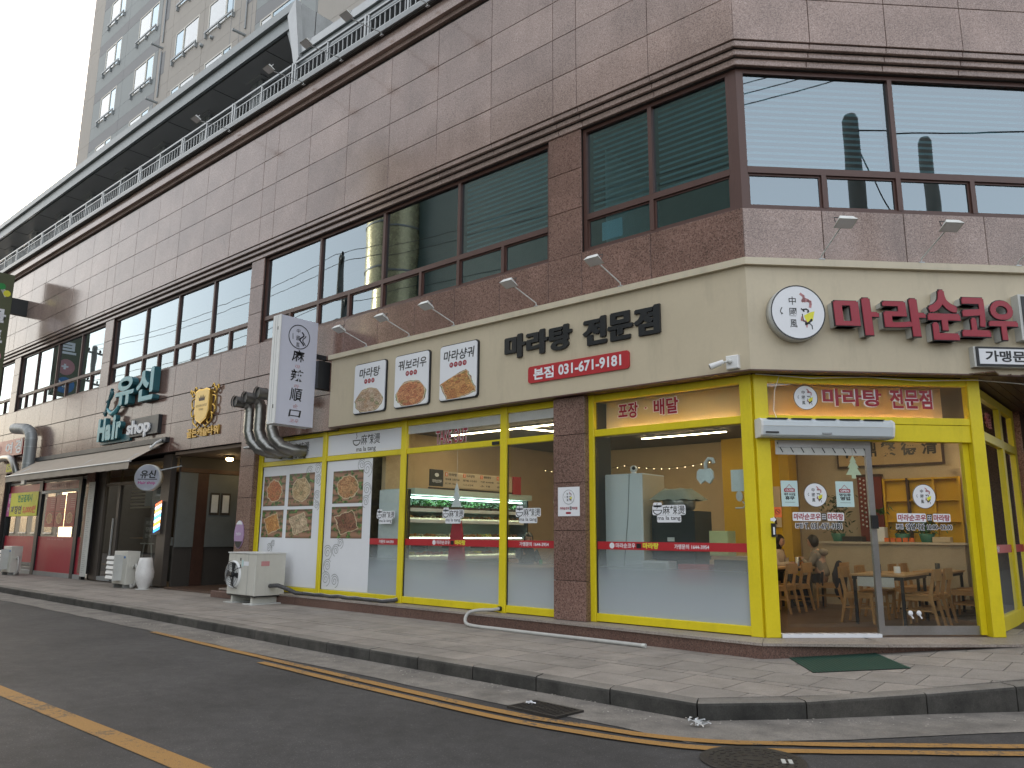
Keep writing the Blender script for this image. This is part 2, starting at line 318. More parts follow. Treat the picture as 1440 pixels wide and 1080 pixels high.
# ------------------------------------------------------------------ lettering
def glyphs(s, bold=0.0, ext=0.0, shear=0.0, bev=0.0):
    c = bpy.data.curves.new('lettering', 'FONT'); c.body = s; c.offset = bold; c.extrude = ext; c.shear = shear; c.bevel_depth = bev; c.resolution_u = 4
    o = bpy.data.objects.new('lettering', c)
    me = bpy.data.meshes.new_from_object(o); bpy.data.objects.remove(o); bpy.data.curves.remove(c); return me
def text(s, x0, x1, z0, z1, y, m, parent, name='lettering', bold=.02, depth=0.0, shear=0.0, rise=0.0, side=None, label=None, bev=0.0, heavy=0):
    """lettering fitted to the box x0..x1, z0..z1 on the plane y (face at y, body behind it)"""
    me = glyphs(s, bold, .5 if depth else 0, shear, bev)
    if not me.vertices: return None
    if heavy:
        V0 = [tuple(v.co) for v in me.vertices]; F0 = [tuple(p.vertices) for p in me.polygons]; VV, FF = [], []
        for k in range(heavy):
            o_ = len(VV); sh = (k/(heavy-1)-.5)*.032*(heavy-1)
            VV += [(a_+sh, b_+((k % 2)*.03-.015), c_+k*.008) for a_, b_, c_ in V0]; FF += [tuple(q+o_ for q in f) for f in F0]
        bpy.data.meshes.remove(me); me = bpy.data.meshes.new(name); me.from_pydata(VV, [], FF); me.update()
    xs = [v.co.x for v in me.vertices]; ys = [v.co.y for v in me.vertices]; a, b, c, d = min(xs), max(xs), min(ys), max(ys)
    zs = [v.co.z for v in me.vertices]; zt = max(zs) if depth else 0; zb = min(zs) if depth else 0
    B = BASE[parent.name]
    for v in me.vertices:
        u = (v.co.x-a)/(b-a); t = (v.co.y-c)/(d-c if d > c else 1)
        yy = y + ((zt-v.co.z)/(zt-zb)*depth if depth else 0)
        v.co = Vector((x0+u*(x1-x0), yy, z0+t*(z1-z0)+u*rise)) - B
    me.materials.clear()
    me.name = name; mats = [m]
    if side and depth:
        me.materials.append(m); me.materials.append(side)
        me.update()
        for p in me.polygons: p.material_index = 0 if p.normal.y < -.7 else 1
        mats = [m, side]
    return link(name, me, parent, mats, label=label)
def sign_text(s, x0, x1, z0, z1, y, m, parent, **k): return text(s, x0, x1, z0, z1, y, m, parent, **k)
def chars(s, x0, x1, z0, z1, y, m, parent, gap=.06, name='letter', spaces=.45, **k):
    """big sign lettering, one mesh per character"""
    n = sum(spaces if c == ' ' else 1 for c in s); wd = (x1-x0)/n; x = x0
    for c in s:
        if c == ' ': x += wd*spaces; continue
        text(c, x+wd*gap/2, x+wd*(1-gap/2), z0, z1, y, m, parent, name=name, **k); x += wd
def disc(mb, cx, cz, rx, rz, y, d=.002, n=28):
    return mb.prism([(cx+rx*math.cos(2*PI*k/n), cz+rz*math.sin(2*PI*k/n)) for k in range(n)], y, y+d)
def rrect(x0, x1, z0, z1, r, n=5):
    p = []
    for cx, cz, a in ((x1-r, z1-r, 0), (x0+r, z1-r, PI/2), (x0+r, z0+r, PI), (x1-r, z0+r, 1.5*PI)):
        p += [(cx+r*math.cos(a+PI/2*k/n), cz+r*math.sin(a+PI/2*k/n)) for k in range(n+1)]
    return p
def stroke(mb, pts, wd, y, d=.0015):
    """flat printed brush line through (x,z) points"""
    for i in range(len(pts)-1):
        a, b = Vector(pts[i]), Vector(pts[i+1]); t = (b-a)
        if t.length < 1e-6: continue
        t.normalize(); n = Vector((-t.y, t.x))*wd/2; e = t*wd*.3
        q = [a-e+n, a-e-n, b+e-n, b+e+n]; mb.add([(p.x, y, p.y) for p in q], [(0, 1, 2, 3)])
    return mb
def logo(parent, cx, cz, R, y, name='round_emblem', body=0.0, rim=True, face=None):
    """white disc with black rim, upright brush characters and an abstract red, black and yellow swirl"""
    b = disc(MB(), cx, cz, R, R, y, max(.002, body), 40); p = part(name, b, face or M['paper'], parent)
    if rim:
        r = MB(); n = 44; ro, ri = R*1.0, R*.955
        vs = [(cx+q*math.cos(2*PI*k/n), y-.001, cz+q*math.sin(2*PI*k/n)) for k in range(n) for q in (ro, ri)]
        r.add(vs, [(2*k, 2*k+1, (2*k+3) % (2*n), (2*k+2) % (2*n)) for k in range(n)]); part('rim_line', r, M['black'], p)
    for ch, z in (('中', .42), ('國', .0), ('風', -.42)): text(ch, cx-.32*R, cx-.06*R, cz+(z-.15)*R, cz+(z+.15)*R, y-.002, M['black'], p, name='brush_character', bold=.01)
    w = lambda ax, az, n, amp, x0, z0, x1, z1: [(cx+R*(x0+(x1-x0)*t/n+amp*math.sin(t*1.3+ax)), cz+R*(z0+(z1-z0)*t/n+amp*math.cos(t*1.1+az))) for t in range(n+1)]
    k_ = MB(); stroke(k_, w(0, 1, 9, .05, .12, .1, .42, .05), R*.05, y-.003); stroke(k_, w(1, 0, 7, .06, .2, -.45, .48, -.3), R*.07, y-.003); stroke(k_, w(2, 0, 6, .04, -.62, .12, -.6, -.12), R*.03, y-.003)
    stroke(k_, w(2, 1, 6, .05, .1, -.1, .5, -.62), R*.035, y-.003); part('ink_swirl', k_, M['black'], p)
    r_ = MB(); stroke(r_, w(0, 0, 8, .06, .12, .62, .5, .25), R*.09, y-.0025); stroke(r_, w(1, 2, 8, .06, .1, .45, .48, .45), R*.05, y-.0025); stroke(r_, w(2, 2, 6, .05, .08, -.15, .3, -.5), R*.06, y-.0025)
    part('pink_swirl', r_, M['pink'], p)
    g_ = MB(); g_.add([(cx+R*a, y-.0022, cz+R*b_) for a, b_ in ((.2, -.12), (.3, -.38), (.52, -.3), (.6, .05), (.42, .0))], [(0, 1, 2, 3, 4)]); part('yellow_patch', g_, M['banner'], p)
    return p
def malatang(parent, cx, cz, wd, y, gap=1, with_outline=True):
    """steaming bowl sign with three characters and the words under it"""
    h = wd*.42; z0 = cz-h/2
    if with_outline:  # white printed outline behind the bowl and the words
        b = MB(); b.prism(rrect(cx-wd*.5, cx+wd*.52, z0+h*.38, z0+h*1.02, h*.12), y+.001, y+.0025); b.prism(rrect(cx-wd*.36, cx+wd*.38, z0-.02, z0+h*.37, h*.1), y+.001, y+.0025)
        b.prism(rrect(cx-wd*.47, cx-wd*.2, z0+h*.9, z0+h*1.2, h*.1), y+.001, y+.0025); part('white_outline', b, M['paper'], parent)
    k = MB(); x = cx-wd*.34
    stroke(k, [(x+wd*.13*math.cos(a), z0+h*.68+h*.25*math.sin(a)) for a in [PI+PI*i/8 for i in range(9)]], wd*.025, y); stroke(k, [(x-wd*.14, z0+h*.7), (x+wd*.14, z0+h*.7)], wd*.02, y)
    stroke(k, [(x-wd*.02, z0+h*.8), (x+wd*.01, z0+h*.92), (x-wd*.015, z0+h*1.05), (x, z0+h*1.15)], wd*.015, y); part('bowl_drawing', k, M['black'], parent)
    text('麻辣燙', cx-wd*.18, cx+wd*.5, z0+h*.42, z0+h*.98, y, M['black'], parent, bold=.004); text('ma la tang', cx-wd*.34, cx+wd*.36, z0, z0+h*.33, y, M['black'], parent, bold=.01)
def brandline(parent, x0, x1, z0, z1, y, second='마라탕', face='redface', outline=True):
    """shop name with a small window-shaped mark in the middle"""
    W = x1-x0; xm = x0+W*.56
    if outline: b = MB(); b.prism(rrect(x0-.012, x0+W*.545, z0-.014, z1+.014, .015), y+.001, y+.002); b.prism(rrect(x0+W*.68, x1+.012, z0-.01, z1+.012, .015), y+.001, y+.002); part('white_outline', b, M['paper'], parent)
    text('마라순코우', x0, x0+W*.54, z0, z1, y, M[face], parent, bold=.03, shear=.15)
    k = MB(); k.prism(rrect(xm-.0, xm+W*.1, z0-.005, z1+.005, .008), y, y+.002); part('mark_tile', k, M['black'], parent)
    text('田', xm+W*.012, xm+W*.088, z0+.008, z1-.008, y-.001, M['paper'], parent, name='mark_character', bold=.0)
    text(second, x0+W*.69, x1, z0, z1, y, M[face], parent, bold=.035)

# ================================================================== GROUND
def asphalt():
    s = NT('worn_asphalt'); p = s.pos(); n = s.n('TexNoise', Vector=p, Scale=190.0, Detail=3.0, Roughness=.8); v = s.n('TexVoronoi', Vector=p, Scale=130.0); b_ = s.n('TexNoise', Vector=p, Scale=.55, Detail=6.0, Roughness=.6)
    m_ = s.n('TexNoise', Vector=p, Scale=6.0, Detail=6.0)
    c = s.ramp(n, [(.3, (.028, .027, .028)), (.6, (.062, .06, .061)), (.78, (.13, .125, .12))])
    c = s.mix(s.ramp((v, 'Color'), [(.84, (0, 0, 0)), (.93, (.6,)*3)]), c, (.20, .19, .185))
    c = s.mix(1.0, c, s.ramp(b_, [(.3, (.68,)*3), (.5, (1.0,)*3), (.7, (1.28,)*3)]), 'MULTIPLY'); c = s.mix(1.0, c, s.ramp(m_, [(.35, (.86,)*3), (.65, (1.1,)*3)]), 'MULTIPLY')
    b = s.n('BsdfPrincipled', Roughness=.78, **{'Specular IOR Level': .35}); s.t.links.new(c.outputs[2], b.inputs['Base Color'])
    bp = s.n('Bump', Strength=.5, Distance=.008, Height=n); s.t.links.new(bp.outputs[0], b.inputs['Normal']); return s.out(b)
def rough_concrete(name, a, b2, spots=.5, sc_=1.0, rnd=.0, stain=.0, tint=None):
    s = NT(name); p = s.pos(); n = s.n('TexNoise', Vector=p, Scale=70.0*sc_, Detail=5.0, Roughness=.75); g = s.n('TexNoise', Vector=p, Scale=2.4*sc_, Detail=9.0, Roughness=.68)
    c = s.ramp(g, [(.3, a), (.68, b2)]); c = s.mix(1.0, c, s.ramp(n, [(.3, (1-spots*.55,)*3), (.7, (1+spots*.35,)*3)]), 'MULTIPLY')
    if rnd:
        oi = s.n('ObjectInfo'); t = s.ramp((oi, 5), [(0, (1-rnd,)*3), (.35, (1-rnd*.2, 1-rnd*.25, 1-rnd*.3)), (.7, (1+rnd*.6, 1+rnd*.45, 1+rnd*.3)), (1, (1-rnd*.5, 1-rnd*.45, 1-rnd*.35))]); c = s.mix(1.0, c, t, 'MULTIPLY')
    if stain:
        q = s.n('TexNoise', Vector=p, Scale=.9, Detail=10.0, Roughness=.72); c = s.mix(s.ramp(q, [(.5, (0, 0, 0)), (.72, (stain,)*3)]), c, tuple(x*.3 for x in a))
        q2 = s.n('TexVoronoi', Vector=p, Scale=5.5); c = s.mix(s.ramp((q2, 'Distance'), [(.03, (.6,)*3), (.07, (0, 0, 0))]), c, tuple(x*.3 for x in a))
    b = s.n('BsdfPrincipled', Roughness=.82, **{'Specular IOR Level': .3}); s.t.links.new(c.outputs[2], b.inputs['Base Color'])
    bp = s.n('Bump', Strength=.45, Distance=.006, Height=n); s.t.links.new(bp.outputs[0], b.inputs['Normal']); return s.out(b)
def road_paint():
    s = NT('worn_yellow_road_paint'); p = s.pos(); n = s.n('TexNoise', Vector=p, Scale=24.0, Detail=8.0, Roughness=.8); g = s.n('TexNoise', Vector=p, Scale=150.0, Detail=2.0); q = s.n('TexNoise', Vector=p, Scale=1.6, Detail=4.0)
    add = s.n('Math', _operation='MULTIPLY_ADD', i0=q, i1=.5, i2=n)
    c = s.mix(s.ramp(add, [(.80, (0, 0, 0)), (.90, (1, 1, 1))]), s.ramp(g, [(.3, (.22, .115, .03)), (.7, (.40, .22, .06))]), (.06, .055, .05))
    b = s.n('BsdfPrincipled', Roughness=.8); s.t.links.new(c.outputs[2], b.inputs['Base Color']); return s.out(b)
ASPH = asphalt(); GUTTER = rough_concrete('stained_gutter_concrete', (.15, .14, .13), (.27, .25, .225), .8, 1.4, stain=.55)
PAVER = rough_concrete('pink_grey_paver', (.24, .218, .197), (.335, .305, .276), .55, 1.0, rnd=.12, stain=.45); BEDD = rough_concrete('paver_joint_grime', (.07, .062, .056), (.11, .10, .09))
KERBM = rough_concrete('dark_weathered_kerb_stone', (.030, .030, .029), (.088, .086, .08), .6, 1.3, rnd=.25, stain=.4); KERBT = rough_concrete('worn_kerb_top', (.15, .14, .125), (.24, .222, .2), .6, 1.0, rnd=.12, stain=.3)
PAINT = road_paint()
ZR = -.36
def zs(x, y):
    """pavement height: level along the long front, rising round the corner"""
    return -.2 + .05*max(0, (x+y)*.7071+.25)
KL = [(-60, -2.8), (-22, -2.8), (-12, -3.0), (-5, -3.3), (.8, -3.42), (1.52, -2.66), (2.3, -1.66), (8, 4.9)]
g = MB()
nx, ny = 24, 16
xs_ = [-160+i*14 for i in range(nx)]; ys_ = [-90+i*9 for i in range(ny)]
g.add([(x, y, ZR-.02) for y in (-120, 160) for x in (-220, 220)], [(0, 1, 3, 2)])
single('ground', g, ASPH, kind='structure')
g = MB(); g.add([(x, y, ZR) for x, y in ((-90, -13), (40, -13), (40, 12), (-90, 12))], [(0, 1, 2, 3)]); single('road', g, ASPH, kind='structure')
def offset_poly(pl, d):
    out = []
    for i, p in enumerate(pl):
        a = Vector(pl[max(0, i-1)]); b = Vector(pl[min(len(pl)-1, i+1)])
        t1 = (Vector(p)-a).normalized() if i else (b-Vector(p)).normalized(); t2 = (b-Vector(p)).normalized() if i < len(pl)-1 else t1
        n = (Vector((t1.y, -t1.x))+Vector((t2.y, -t2.x))).normalized(); k = d/max(.5, n.dot(Vector((t1.y, -t1.x)))); out.append((p[0]+n.x*k, p[1]+n.y*k))
    return out
def strip(pl, d0, d1, z, name, m, step=.6, wob=0.0):
    a, b = offset_poly(pl, d0), offset_poly(pl, d1); A_, B_ = [], []
    for i in range(len(pl)-1):
        n = max(1, int((Vector(pl[i+1])-Vector(pl[i])).length/step))
        for k in range(n+(i == len(pl)-2)):
            t = k/n; A_.append(Vector(a[i]).lerp(Vector(a[i+1]), t)); B_.append(Vector(b[i]).lerp(Vector(b[i+1]), t))
    mb = MB(); vs = []
    for p, q in zip(A_, B_):
        w_ = random.uniform(-wob, wob); vs += [(p.x, p.y+w_*.3, z(p.x, p.y) if callable(z) else z), (q.x, q.y+w_, z(q.x, q.y) if callable(z) else z)]
    mb.add(vs, [(2*i, 2*i+1, 2*i+3, 2*i+2) for i in range(len(A_)-1)]); return single(name, mb, m, kind='structure')
strip(KL, .0, .72, ZR+.006, 'gutter', GUTTER, wob=.035)
def rnd_corner(P, n=5):
    out = [Vector(P[0])]
    for i in range(1, len(P)-1):
        a, b, c = Vector(P[i-1]), Vector(P[i]), Vector(P[i+1]); p, q = b.lerp(a, .32), b.lerp(c, .32)
        out += [p.lerp(b, t/n).lerp(b.lerp(q, t/n), t/n) for t in range(n+1)]
    return [tuple(v) for v in out+[Vector(P[-1])]]
KY = [(-60, -2.8), (-22, -2.85), (-9, -3.12)]+rnd_corner([(-6, -3.3), (-5, -3.36), (-.6, -3.62), (.75, -3.42), (1.4, -2.93), (2.2, -2.25), (4, -.7)])+[(8, 3.3)]
strip(KY[2:], .72, .84, ZR+.012, 'yellow_road_line', PAINT, wob=.012)
strip([(-4.9, -3.37)]+[p for p in KY if p[0] > -4.8], .94, 1.06, ZR+.012, 'yellow_road_line', PAINT, wob=.012)
g = MB(); vs = []
for i in range(60):
    x = -60+i*1.2; vs += [(x, -7.12-.02*math.sin(i)*.4, ZR+.006), (x, -7.31, ZR+.006)]
g.add(vs, [(2*i, 2*i+1, 2*i+3, 2*i+2) for i in range(59)]); single('centre_line', g, PAINT, kind='structure')
# sidewalk bed, pavers and kerb stones
sw = bpy.data.objects.new('sidewalk', None)
g = MB(); ins = offset_poly(KL, -.19); vs = []
pts = []
for i in range(len(ins)-1):
    n = max(1, int((Vector(ins[i+1])-Vector(ins[i])).length/.4))
    pts += [Vector(ins[i]).lerp(Vector(ins[i+1]), k/n) for k in range(n)]
pts.append(Vector(ins[-1]))
for p in pts:
    for t in range(17):
        x = p.x; y = p.y+(9-p.y)*(t/16)**1.6; vs.append((x, y, zs(x, y)-.017))
g.add(vs, [(i*17+t, (i+1)*17+t, (i+1)*17+t+1, i*17+t+1) for i in range(len(pts)-1) for t in range(16)])
side = single('sidewalk', g, BEDD, kind='structure')
def clip(poly, a, b):
    """keep the part of poly to the left of the line a->b"""
    out = []; f = lambda p: (b[0]-a[0])*(p[1]-a[1])-(b[1]-a[1])*(p[0]-a[0])
    for i in range(len(poly)):
        p, q = poly[i], poly[(i+1) % len(poly)]; fp, fq = f(p), f(q)
        if fp >= 0: out.append(p)
        if (fp >= 0) != (fq >= 0): t = fp/(fp-fq); out.append((p[0]+(q[0]-p[0])*t, p[1]+(q[1]-p[1])*t))
    return out
KI = offset_poly(KL, -.195)
far = MB(); npav = 0
G_ = .006
rows = [(-3.24, -2.66), (-2.65, -2.07), (-2.06, -1.90), (-1.89, -1.31), (-1.30, -.72), (-.71, -.13), (-.12, .46), (.47, 1.05), (1.06, 1.64), (1.65, 2.23), (2.24, 2.82), (2.83, 3.41)]
for ri, (ya, yb) in enumerate(rows):
    wdt = .3 if yb-ya < .3 else .58; x = 5.6-(ri % 2)*.29
    while x > -34:
        if (ya > -.1 and x < .2): break
        poly = [(x-wdt+G_, ya+G_), (x-G_, ya+G_), (x-G_, yb-G_), (x-wdt+G_, yb-G_)]
        for i in range(len(KI)-1): 
            if i in (0, 1, 2, 3, 4, 5, 6): 
                # only segments that bound this tile locally
                a_, b_ = KI[i], KI[i+1]
                if i <= 3 and a_[0]-1 <= x <= b_[0]+1: poly = clip(poly, a_, b_)
                elif i > 3: poly = clip(poly, a_, b_) if x > .3 else poly
            if len(poly) < 3: break
        if len(poly) >= 3:
            n = len(poly); top = [(px, py, zs(px, py)+random.uniform(-.0015, .0015)) for px, py in poly]; bot = [(px, py, pz-.02) for px, py, pz in top]
            fs = [tuple(range(n))]+[(i, n+i, n+(i+1) % n, (i+1) % n) for i in range(n)]
            fs = [fs[0]]+[f[::-1] for f in fs[1:]]
            if x > -13 and npav < 285: o = link('paver', MB().add(top+bot, fs).mesh('paver'), side, PAVER); npav += 1
            else: far.add(top+bot, fs)
        x -= wdt
part('far_pavers', far, PAVER, side, kind='stuff')
def kerb():
    n_ = 0; rest = MB()
    for i in range(len(KL)-1):
        a, b = Vector(KL[i]), Vector(KL[i+1]); ai, bi = [Vector(q) for q in (offset_poly(KL, -.19)[i], offset_poly(KL, -.19)[i+1])]
        m = max(1, round((b-a).length/1.0))
        for k in range(m):
            gp = .007/(b-a).length*1; t0, t1 = k/m+gp, (k+1)/m-gp
            p0, p1, q0, q1 = a.lerp(b, t0), a.lerp(b, t1), ai.lerp(bi, t0), ai.lerp(bi, t1)
            o0 = (p0-q0).normalized(); r = .03; j = random.uniform(-.004, .004)
            def ring(p, q):
                z = zs(p.x, p.y)+j; s_ = (q-p).normalized()
                return [(p.x, p.y, ZR-.05), (p.x, p.y, z-r), (p.x+s_.x*.008, p.y+s_.y*.008, z-.009), (p.x+s_.x*r, p.y+s_.y*r, z), (q.x, q.y, z), (q.x, q.y, ZR-.05)]
            v = ring(p0, q0)+ring(p1, q1)
            mb = MB(); mb.cur = 0; mb.add(v, [(0, 6, 7, 1), (1, 7, 8, 2)]+[(0, 1, 2, 3, 4, 5), (11, 10, 9, 8, 7, 6)]); mb.cur = 1; mb.add(v, [(2, 8, 9, 3), (3, 9, 10, 4)])
            o = link('kerb_stone', mb.mesh('kerb_stone'), side, [KERBM, KERBT]); n_ += 1
kerb()

# drain grate, manhole cover, mat, litter
def grate():
    t = thing('drain_grate', 'rusty iron drain grate set in the gutter beside the kerb', 'drain', (-.5, -4.02, ZR+.012), rot=-.08)
    f = MB(); W, D = .64, .40
    for x0, x1, y0, y1 in ((-W/2, W/2, -D/2, -D/2+.03), (-W/2, W/2, D/2-.03, D/2), (-W/2, -W/2+.03, -D/2+.03, D/2-.03), (W/2-.03, W/2, -D/2+.03, D/2-.03)): f.box(x0, x1, y0, y1, -.01, .014)
    link('frame', f.mesh('frame'), t, M['iron']); q = MB().box(-W/2+.03, W/2-.03, -D/2+.03, D/2-.03, -.003, -.001); link('pit', q.mesh('pit'), t, M['dark'])
    me = MB().box(-.008, .008, -D/2+.03, D/2-.03, 0, .012).mesh('bar')
    for i in range(13): link('bar', me, t, M['iron'], loc=(-W/2+.06+i*.0435, 0, 0))
    cr = MB().box(-W/2+.03, W/2-.03, -.01, .01, .0, .009); link('cross_bar', cr.mesh('cross_bar'), t, M['iron'])
grate()
def manhole():
    t = thing('manhole_cover', 'round cast iron manhole cover with raised studs near the corner kerb', 'manhole cover', (1.72, -4.3, ZR+.004), rot=.5)
    R = .36; link('rim', MB().lathe([(R, 0), (R+.03, .002), (R+.03, .008), (R-.005, .009)], n=48).mesh('rim'), t, M['iron'])
    link('cover', MB().lathe([(0, .0), (R-.012, .0), (R-.012, .006), (0, .0061)], n=48).mesh('cover'), t, M['iron'])
    st = MB()
    for rr, n in ((.31, 26), (.25, 20), (.19, 15), (.13, 10)):
        for k in range(n):
            a = 2*PI*(k+rr*9)/n; c, s_ = math.cos(a), math.sin(a); e, d = .022, .012
            P = [(rr*c+u*e*-s_+v*d*c, rr*s_+u*e*c+v*d*s_) for u, v in ((-1, -1), (1, -1), (1, 1), (-1, 1))]; st.prism(P, .006, .013, 'z')
    st.prism([(-.07, -.02), (.07, -.02), (.07, .02), (-.07, .02)], .006, .012, 'z'); link('raised_studs', st.mesh('raised_studs'), t, M['iron'], kind='stuff')
    bb = MB()
    for x in (.22, .27): bb.box(x-.015, x+.015, -.05, .05, .006, .0145)
    link('pale_inlay', bb.mesh('pale_inlay'), t, M['ltgrey'])
manhole()
def door_mat():
    t = thing('rubber_mat', 'dark green ribbed rubber mat on the pavement before the glass door', 'doormat', (.9, -.55, 0), fr='A')
    Q = [Vector(p) for p in ((.43, -.32), (1.03, -1.14), (1.86, -.42), (1.2, .5))]
    z = lambda p: zs(p.x, p.y)+.004
    f = MB(); v = [(p.x, p.y, z(p)) for p in Q]+[(p.x, p.y, z(p)+.003) for p in Q]; f.add(v, [(4, 5, 6, 7)]+[(i, (i+1) % 4, 4+(i+1) % 4, 4+i) for i in range(4)]); part('backing', f, M['dark'], t)
    r = MB(); n = 26
    for k in range(n):
        for (a, b, c, d) in ((Q[0], Q[3], Q[1], Q[2]), (Q[0], Q[1], Q[3], Q[2])):
            p, q = a.lerp(b, (k+.5)/n), c.lerp(d, (k+.5)/n); nn = (b-a).normalized()*.008
            r.add([(s_.x, s_.y, z(s_)+.008) for s_ in (p-nn, p+nn, q+nn, q-nn)]+[(s_.x, s_.y, z(s_)+.003) for s_ in (p-nn, p+nn, q+nn, q-nn)], [(0, 1, 2, 3), (0, 4, 5, 1), (2, 6, 7, 3)])
    part('ribs', r, M['greenmat'], t, kind='stuff')
door_mat()
lt = MB()
for i in range(26): c = Vector((.92+random.gauss(0, .05), -3.62+random.gauss(0, .04), ZR+.02)); lt.add([c+Vector((random.uniform(-.05, .05), random.uniform(-.05, .05), random.uniform(0, .06))) for _ in range(3)], [(0, 1, 2)])
single('crumpled_bag', lt, M['litter'], 'crumpled clear plastic bag lying in the gutter at the kerb corner', 'litter')
lt = MB()
for i in range(14): c = Vector((-.72+random.gauss(0, .04), -4.0+random.gauss(0, .02), ZR+.03)); lt.add([c+Vector((random.uniform(-.04, .04), random.uniform(-.03, .03), random.uniform(0, .03))) for _ in range(3)], [(0, 1, 2)])
single('crumpled_tissue', lt, M['paper'], 'small white tissue scrap caught on the drain grate', 'litter')
sp_ = MB()
for i in range(420):
    x = random.uniform(-12, 3); a = .05+abs(random.gauss(0, .2)); y = (-3.35 if x < .8 else -3.4+(x-.8)*1.05)-a; r = random.uniform(.004, .013)
    sp_.add([(x+r*math.cos(k*1.3+i), y+r*math.sin(k*1.3+i)*.8, ZR+.012+(k % 2)*.006) for k in range(5)], [(0, 1, 2, 3, 4)])
single('gutter_grit', sp_, rough_concrete('pale_grit', (.3, .28, .25), (.45, .42, .38)), kind='stuff')

# ================================================================== MAIN BUILDING (granite, first floor windows, cornice)
bld = thing('commercial_building', 'long granite clad commercial building with a window band above the shops and an angled corner', 'building')
bldB = 'B'
def colsA():
    xs = [.149, -1.3, -2.72, -3.23]; x = -3.23
    while x > -41:
        for d in (1.49, 1.49, 1.49, 1.49, 1.49, 1.42, .62): x -= d; xs.append(x)
    return xs
XA = colsA(); ZU = [8.53, 9.25, 10.02, 10.78, 11.62]
def panels(edges, zz, yf, m, fr='A', th=.04, gap=.005, name='granite_panel', jit=.0016, skip=None):
    F = FR[fr]
    for i in range(len(edges)-1):
        x0, x1 = sorted((edges[i], edges[i+1]))
        for j in range(len(zz)-1):
            if skip and skip(x0, x1, zz[j], zz[j+1]): continue
            o = piece(name, x1-x0-2*gap, th, zz[j+1]-zz[j]-2*gap, m, bld, x0+gap, yf+random.uniform(-.001, .001), zz[j]+gap, jit=jit)
            if fr != 'A': o.matrix_local = F @ Matrix.Translation(o.location) @ o.rotation_euler.to_matrix().to_4x4()
def slab(x0, x1, y0, y1, z0, z1, m, fr='A', name='wall', trans=True):
    mb = MB().box(x0, x1, y0, y1, z0, z1)
    if fr != 'A': mb.v = [tuple(FR[fr] @ Vector(v)) for v in mb.v]
    return part(name, mb, m, bld)
def wedge(d0, z0, z1, m, xa=-42, sb=9, d1=2.0, name='wall'):
    """mass behind fronts A and B: outer faces at depth d0 in front of the glass line, mitred at the corner"""
    t = math.tan(PI/8); s2 = .70710678
    P = [(xa, -d0), (t*d0, -d0)]; e = lambda s, o: (s*s2+o*s2, s*s2-o*s2)
    P += [e(sb, d0), e(sb, -d1), (-t*d1, d1), (xa, d1)]
    return part(name, MB().prism(P, z0, z1, 'z'), m, bld)
wedge(.32, 8.50, 11.70, M['joint'])
panels(XA, ZU, -.36, GR_UP)
SB = [-.149, 1.02, 2.21, 3.41, 4.6, 5.8, 7.0, 8.2]
panels(SB, ZU, -.36, GR_UP, 'B')
# corbelled moulding courses
for z0, z1, d in ((8.435, 8.525, .335), (8.335, 8.425, .27), (8.22, 8.325, .20)):
    wedge(d-.05, z0-.01, z1+.005, M['joint'], name='wall')
    t = math.tan(PI/8)*d
    e = [t]+XA[1:]
    for i in range(len(e)-1): piece('moulding_stone', e[i]-e[i+1]-.008, .05, z1-z0, GR_UP, bld, e[i+1]+.004, -d, z0, bev=.008)
    e = [-t]+SB[1:]
    for i in range(len(e)-1):
        o = piece('moulding_stone', e[i+1]-e[i]-.008, .05, z1-z0, GR_UP, bld, e[i]+.004, -d, z0, bev=.008); o.matrix_local = FR['B'] @ Matrix.Translation(o.location)
# cornice
wedge(.42, 11.70, 11.80, GR_UP, name='cornice'); wedge(.52, 11.80, 12.10, GR_UP, name='cornice'); wedge(.60, 12.10, 12.14, M['joint'], name='cornice'); wedge(.66, 12.14, 12.26, M['grey'], d1=4.0, name='cornice_cap')
# spandrel band between shop and window
wedge(.13, 5.0, 5.95, M['joint'])
XS = [.0746, -1.45, -2.77, -3.48, -4.61, -5.77, -6.9, -8.05, -9.2, -10.36, -11.5, -12.6, -13.25, -14.5, -15.75, -17.0, -18.3, -19.6, -20.9, -21.7, -22.4, -23.7, -25, -26.3, -27.6, -28.9, -30.2, -31.5, -32.8, -34.1, -35.4, -36.7, -38, -39.3, -40.6, -42]
panels(XS, [5.10, 5.95], -.18, GR_LO)
panels([-.0746, 1.1, 2.33, 3.56, 4.8, 6.0, 7.2, 8.4], [5.10, 5.95], -.18, GR_UP, 'B')
slab(-42, -9.4, -.13, 1.0, 3.5, 5.05, M['joint'])
XL = [x for x in XS if x <= -13.25]
panels([-9.2, -10.36, -11.5, -12.6]+XL, [3.50, 4.31, 5.09], -.18, GR_LO)
# piers, first floor and ground floor
def pier(x0, x1, zz, y=-.18, m=GR_LO, ret=True, back=.6):
    slab(x0+.02, x1-.02, y+.03, back, zz[0], zz[-1], M['joint'], name='pier')
    for j in range(len(zz)-1):
        o = piece('granite_panel', x1-x0-.006, .03, zz[j+1]-zz[j]-.008, m, bld, x0+.003, y, zz[j]+.004, jit=.001)
        if ret:
            q = piece('return_panel', .02, .19, zz[j+1]-zz[j]-.008, m, bld, x1-.024, y+.033, zz[j]+.004)
for x0, x1 in ((-3.48, -2.77), (-13.3, -12.7), (-22.4, -21.75), (-31.3, -30.6), (-40.4, -39.7)): pier(x0, x1, [5.95, 6.78, 7.5, 8.22], ret=False, y=-.17)
for x0, x1 in ((-3.38, -2.75), (-13.15, -12.52)): pier(x0, x1, [0.0, .6, 1.37, 2.13, 2.9, 3.52])
pier(-22.5, -21.9, [0, .9, 1.8, 2.7, 3.5], ret=False); pier(-31.2, -30.5, [0, .9, 1.8, 2.7, 3.5], ret=False)
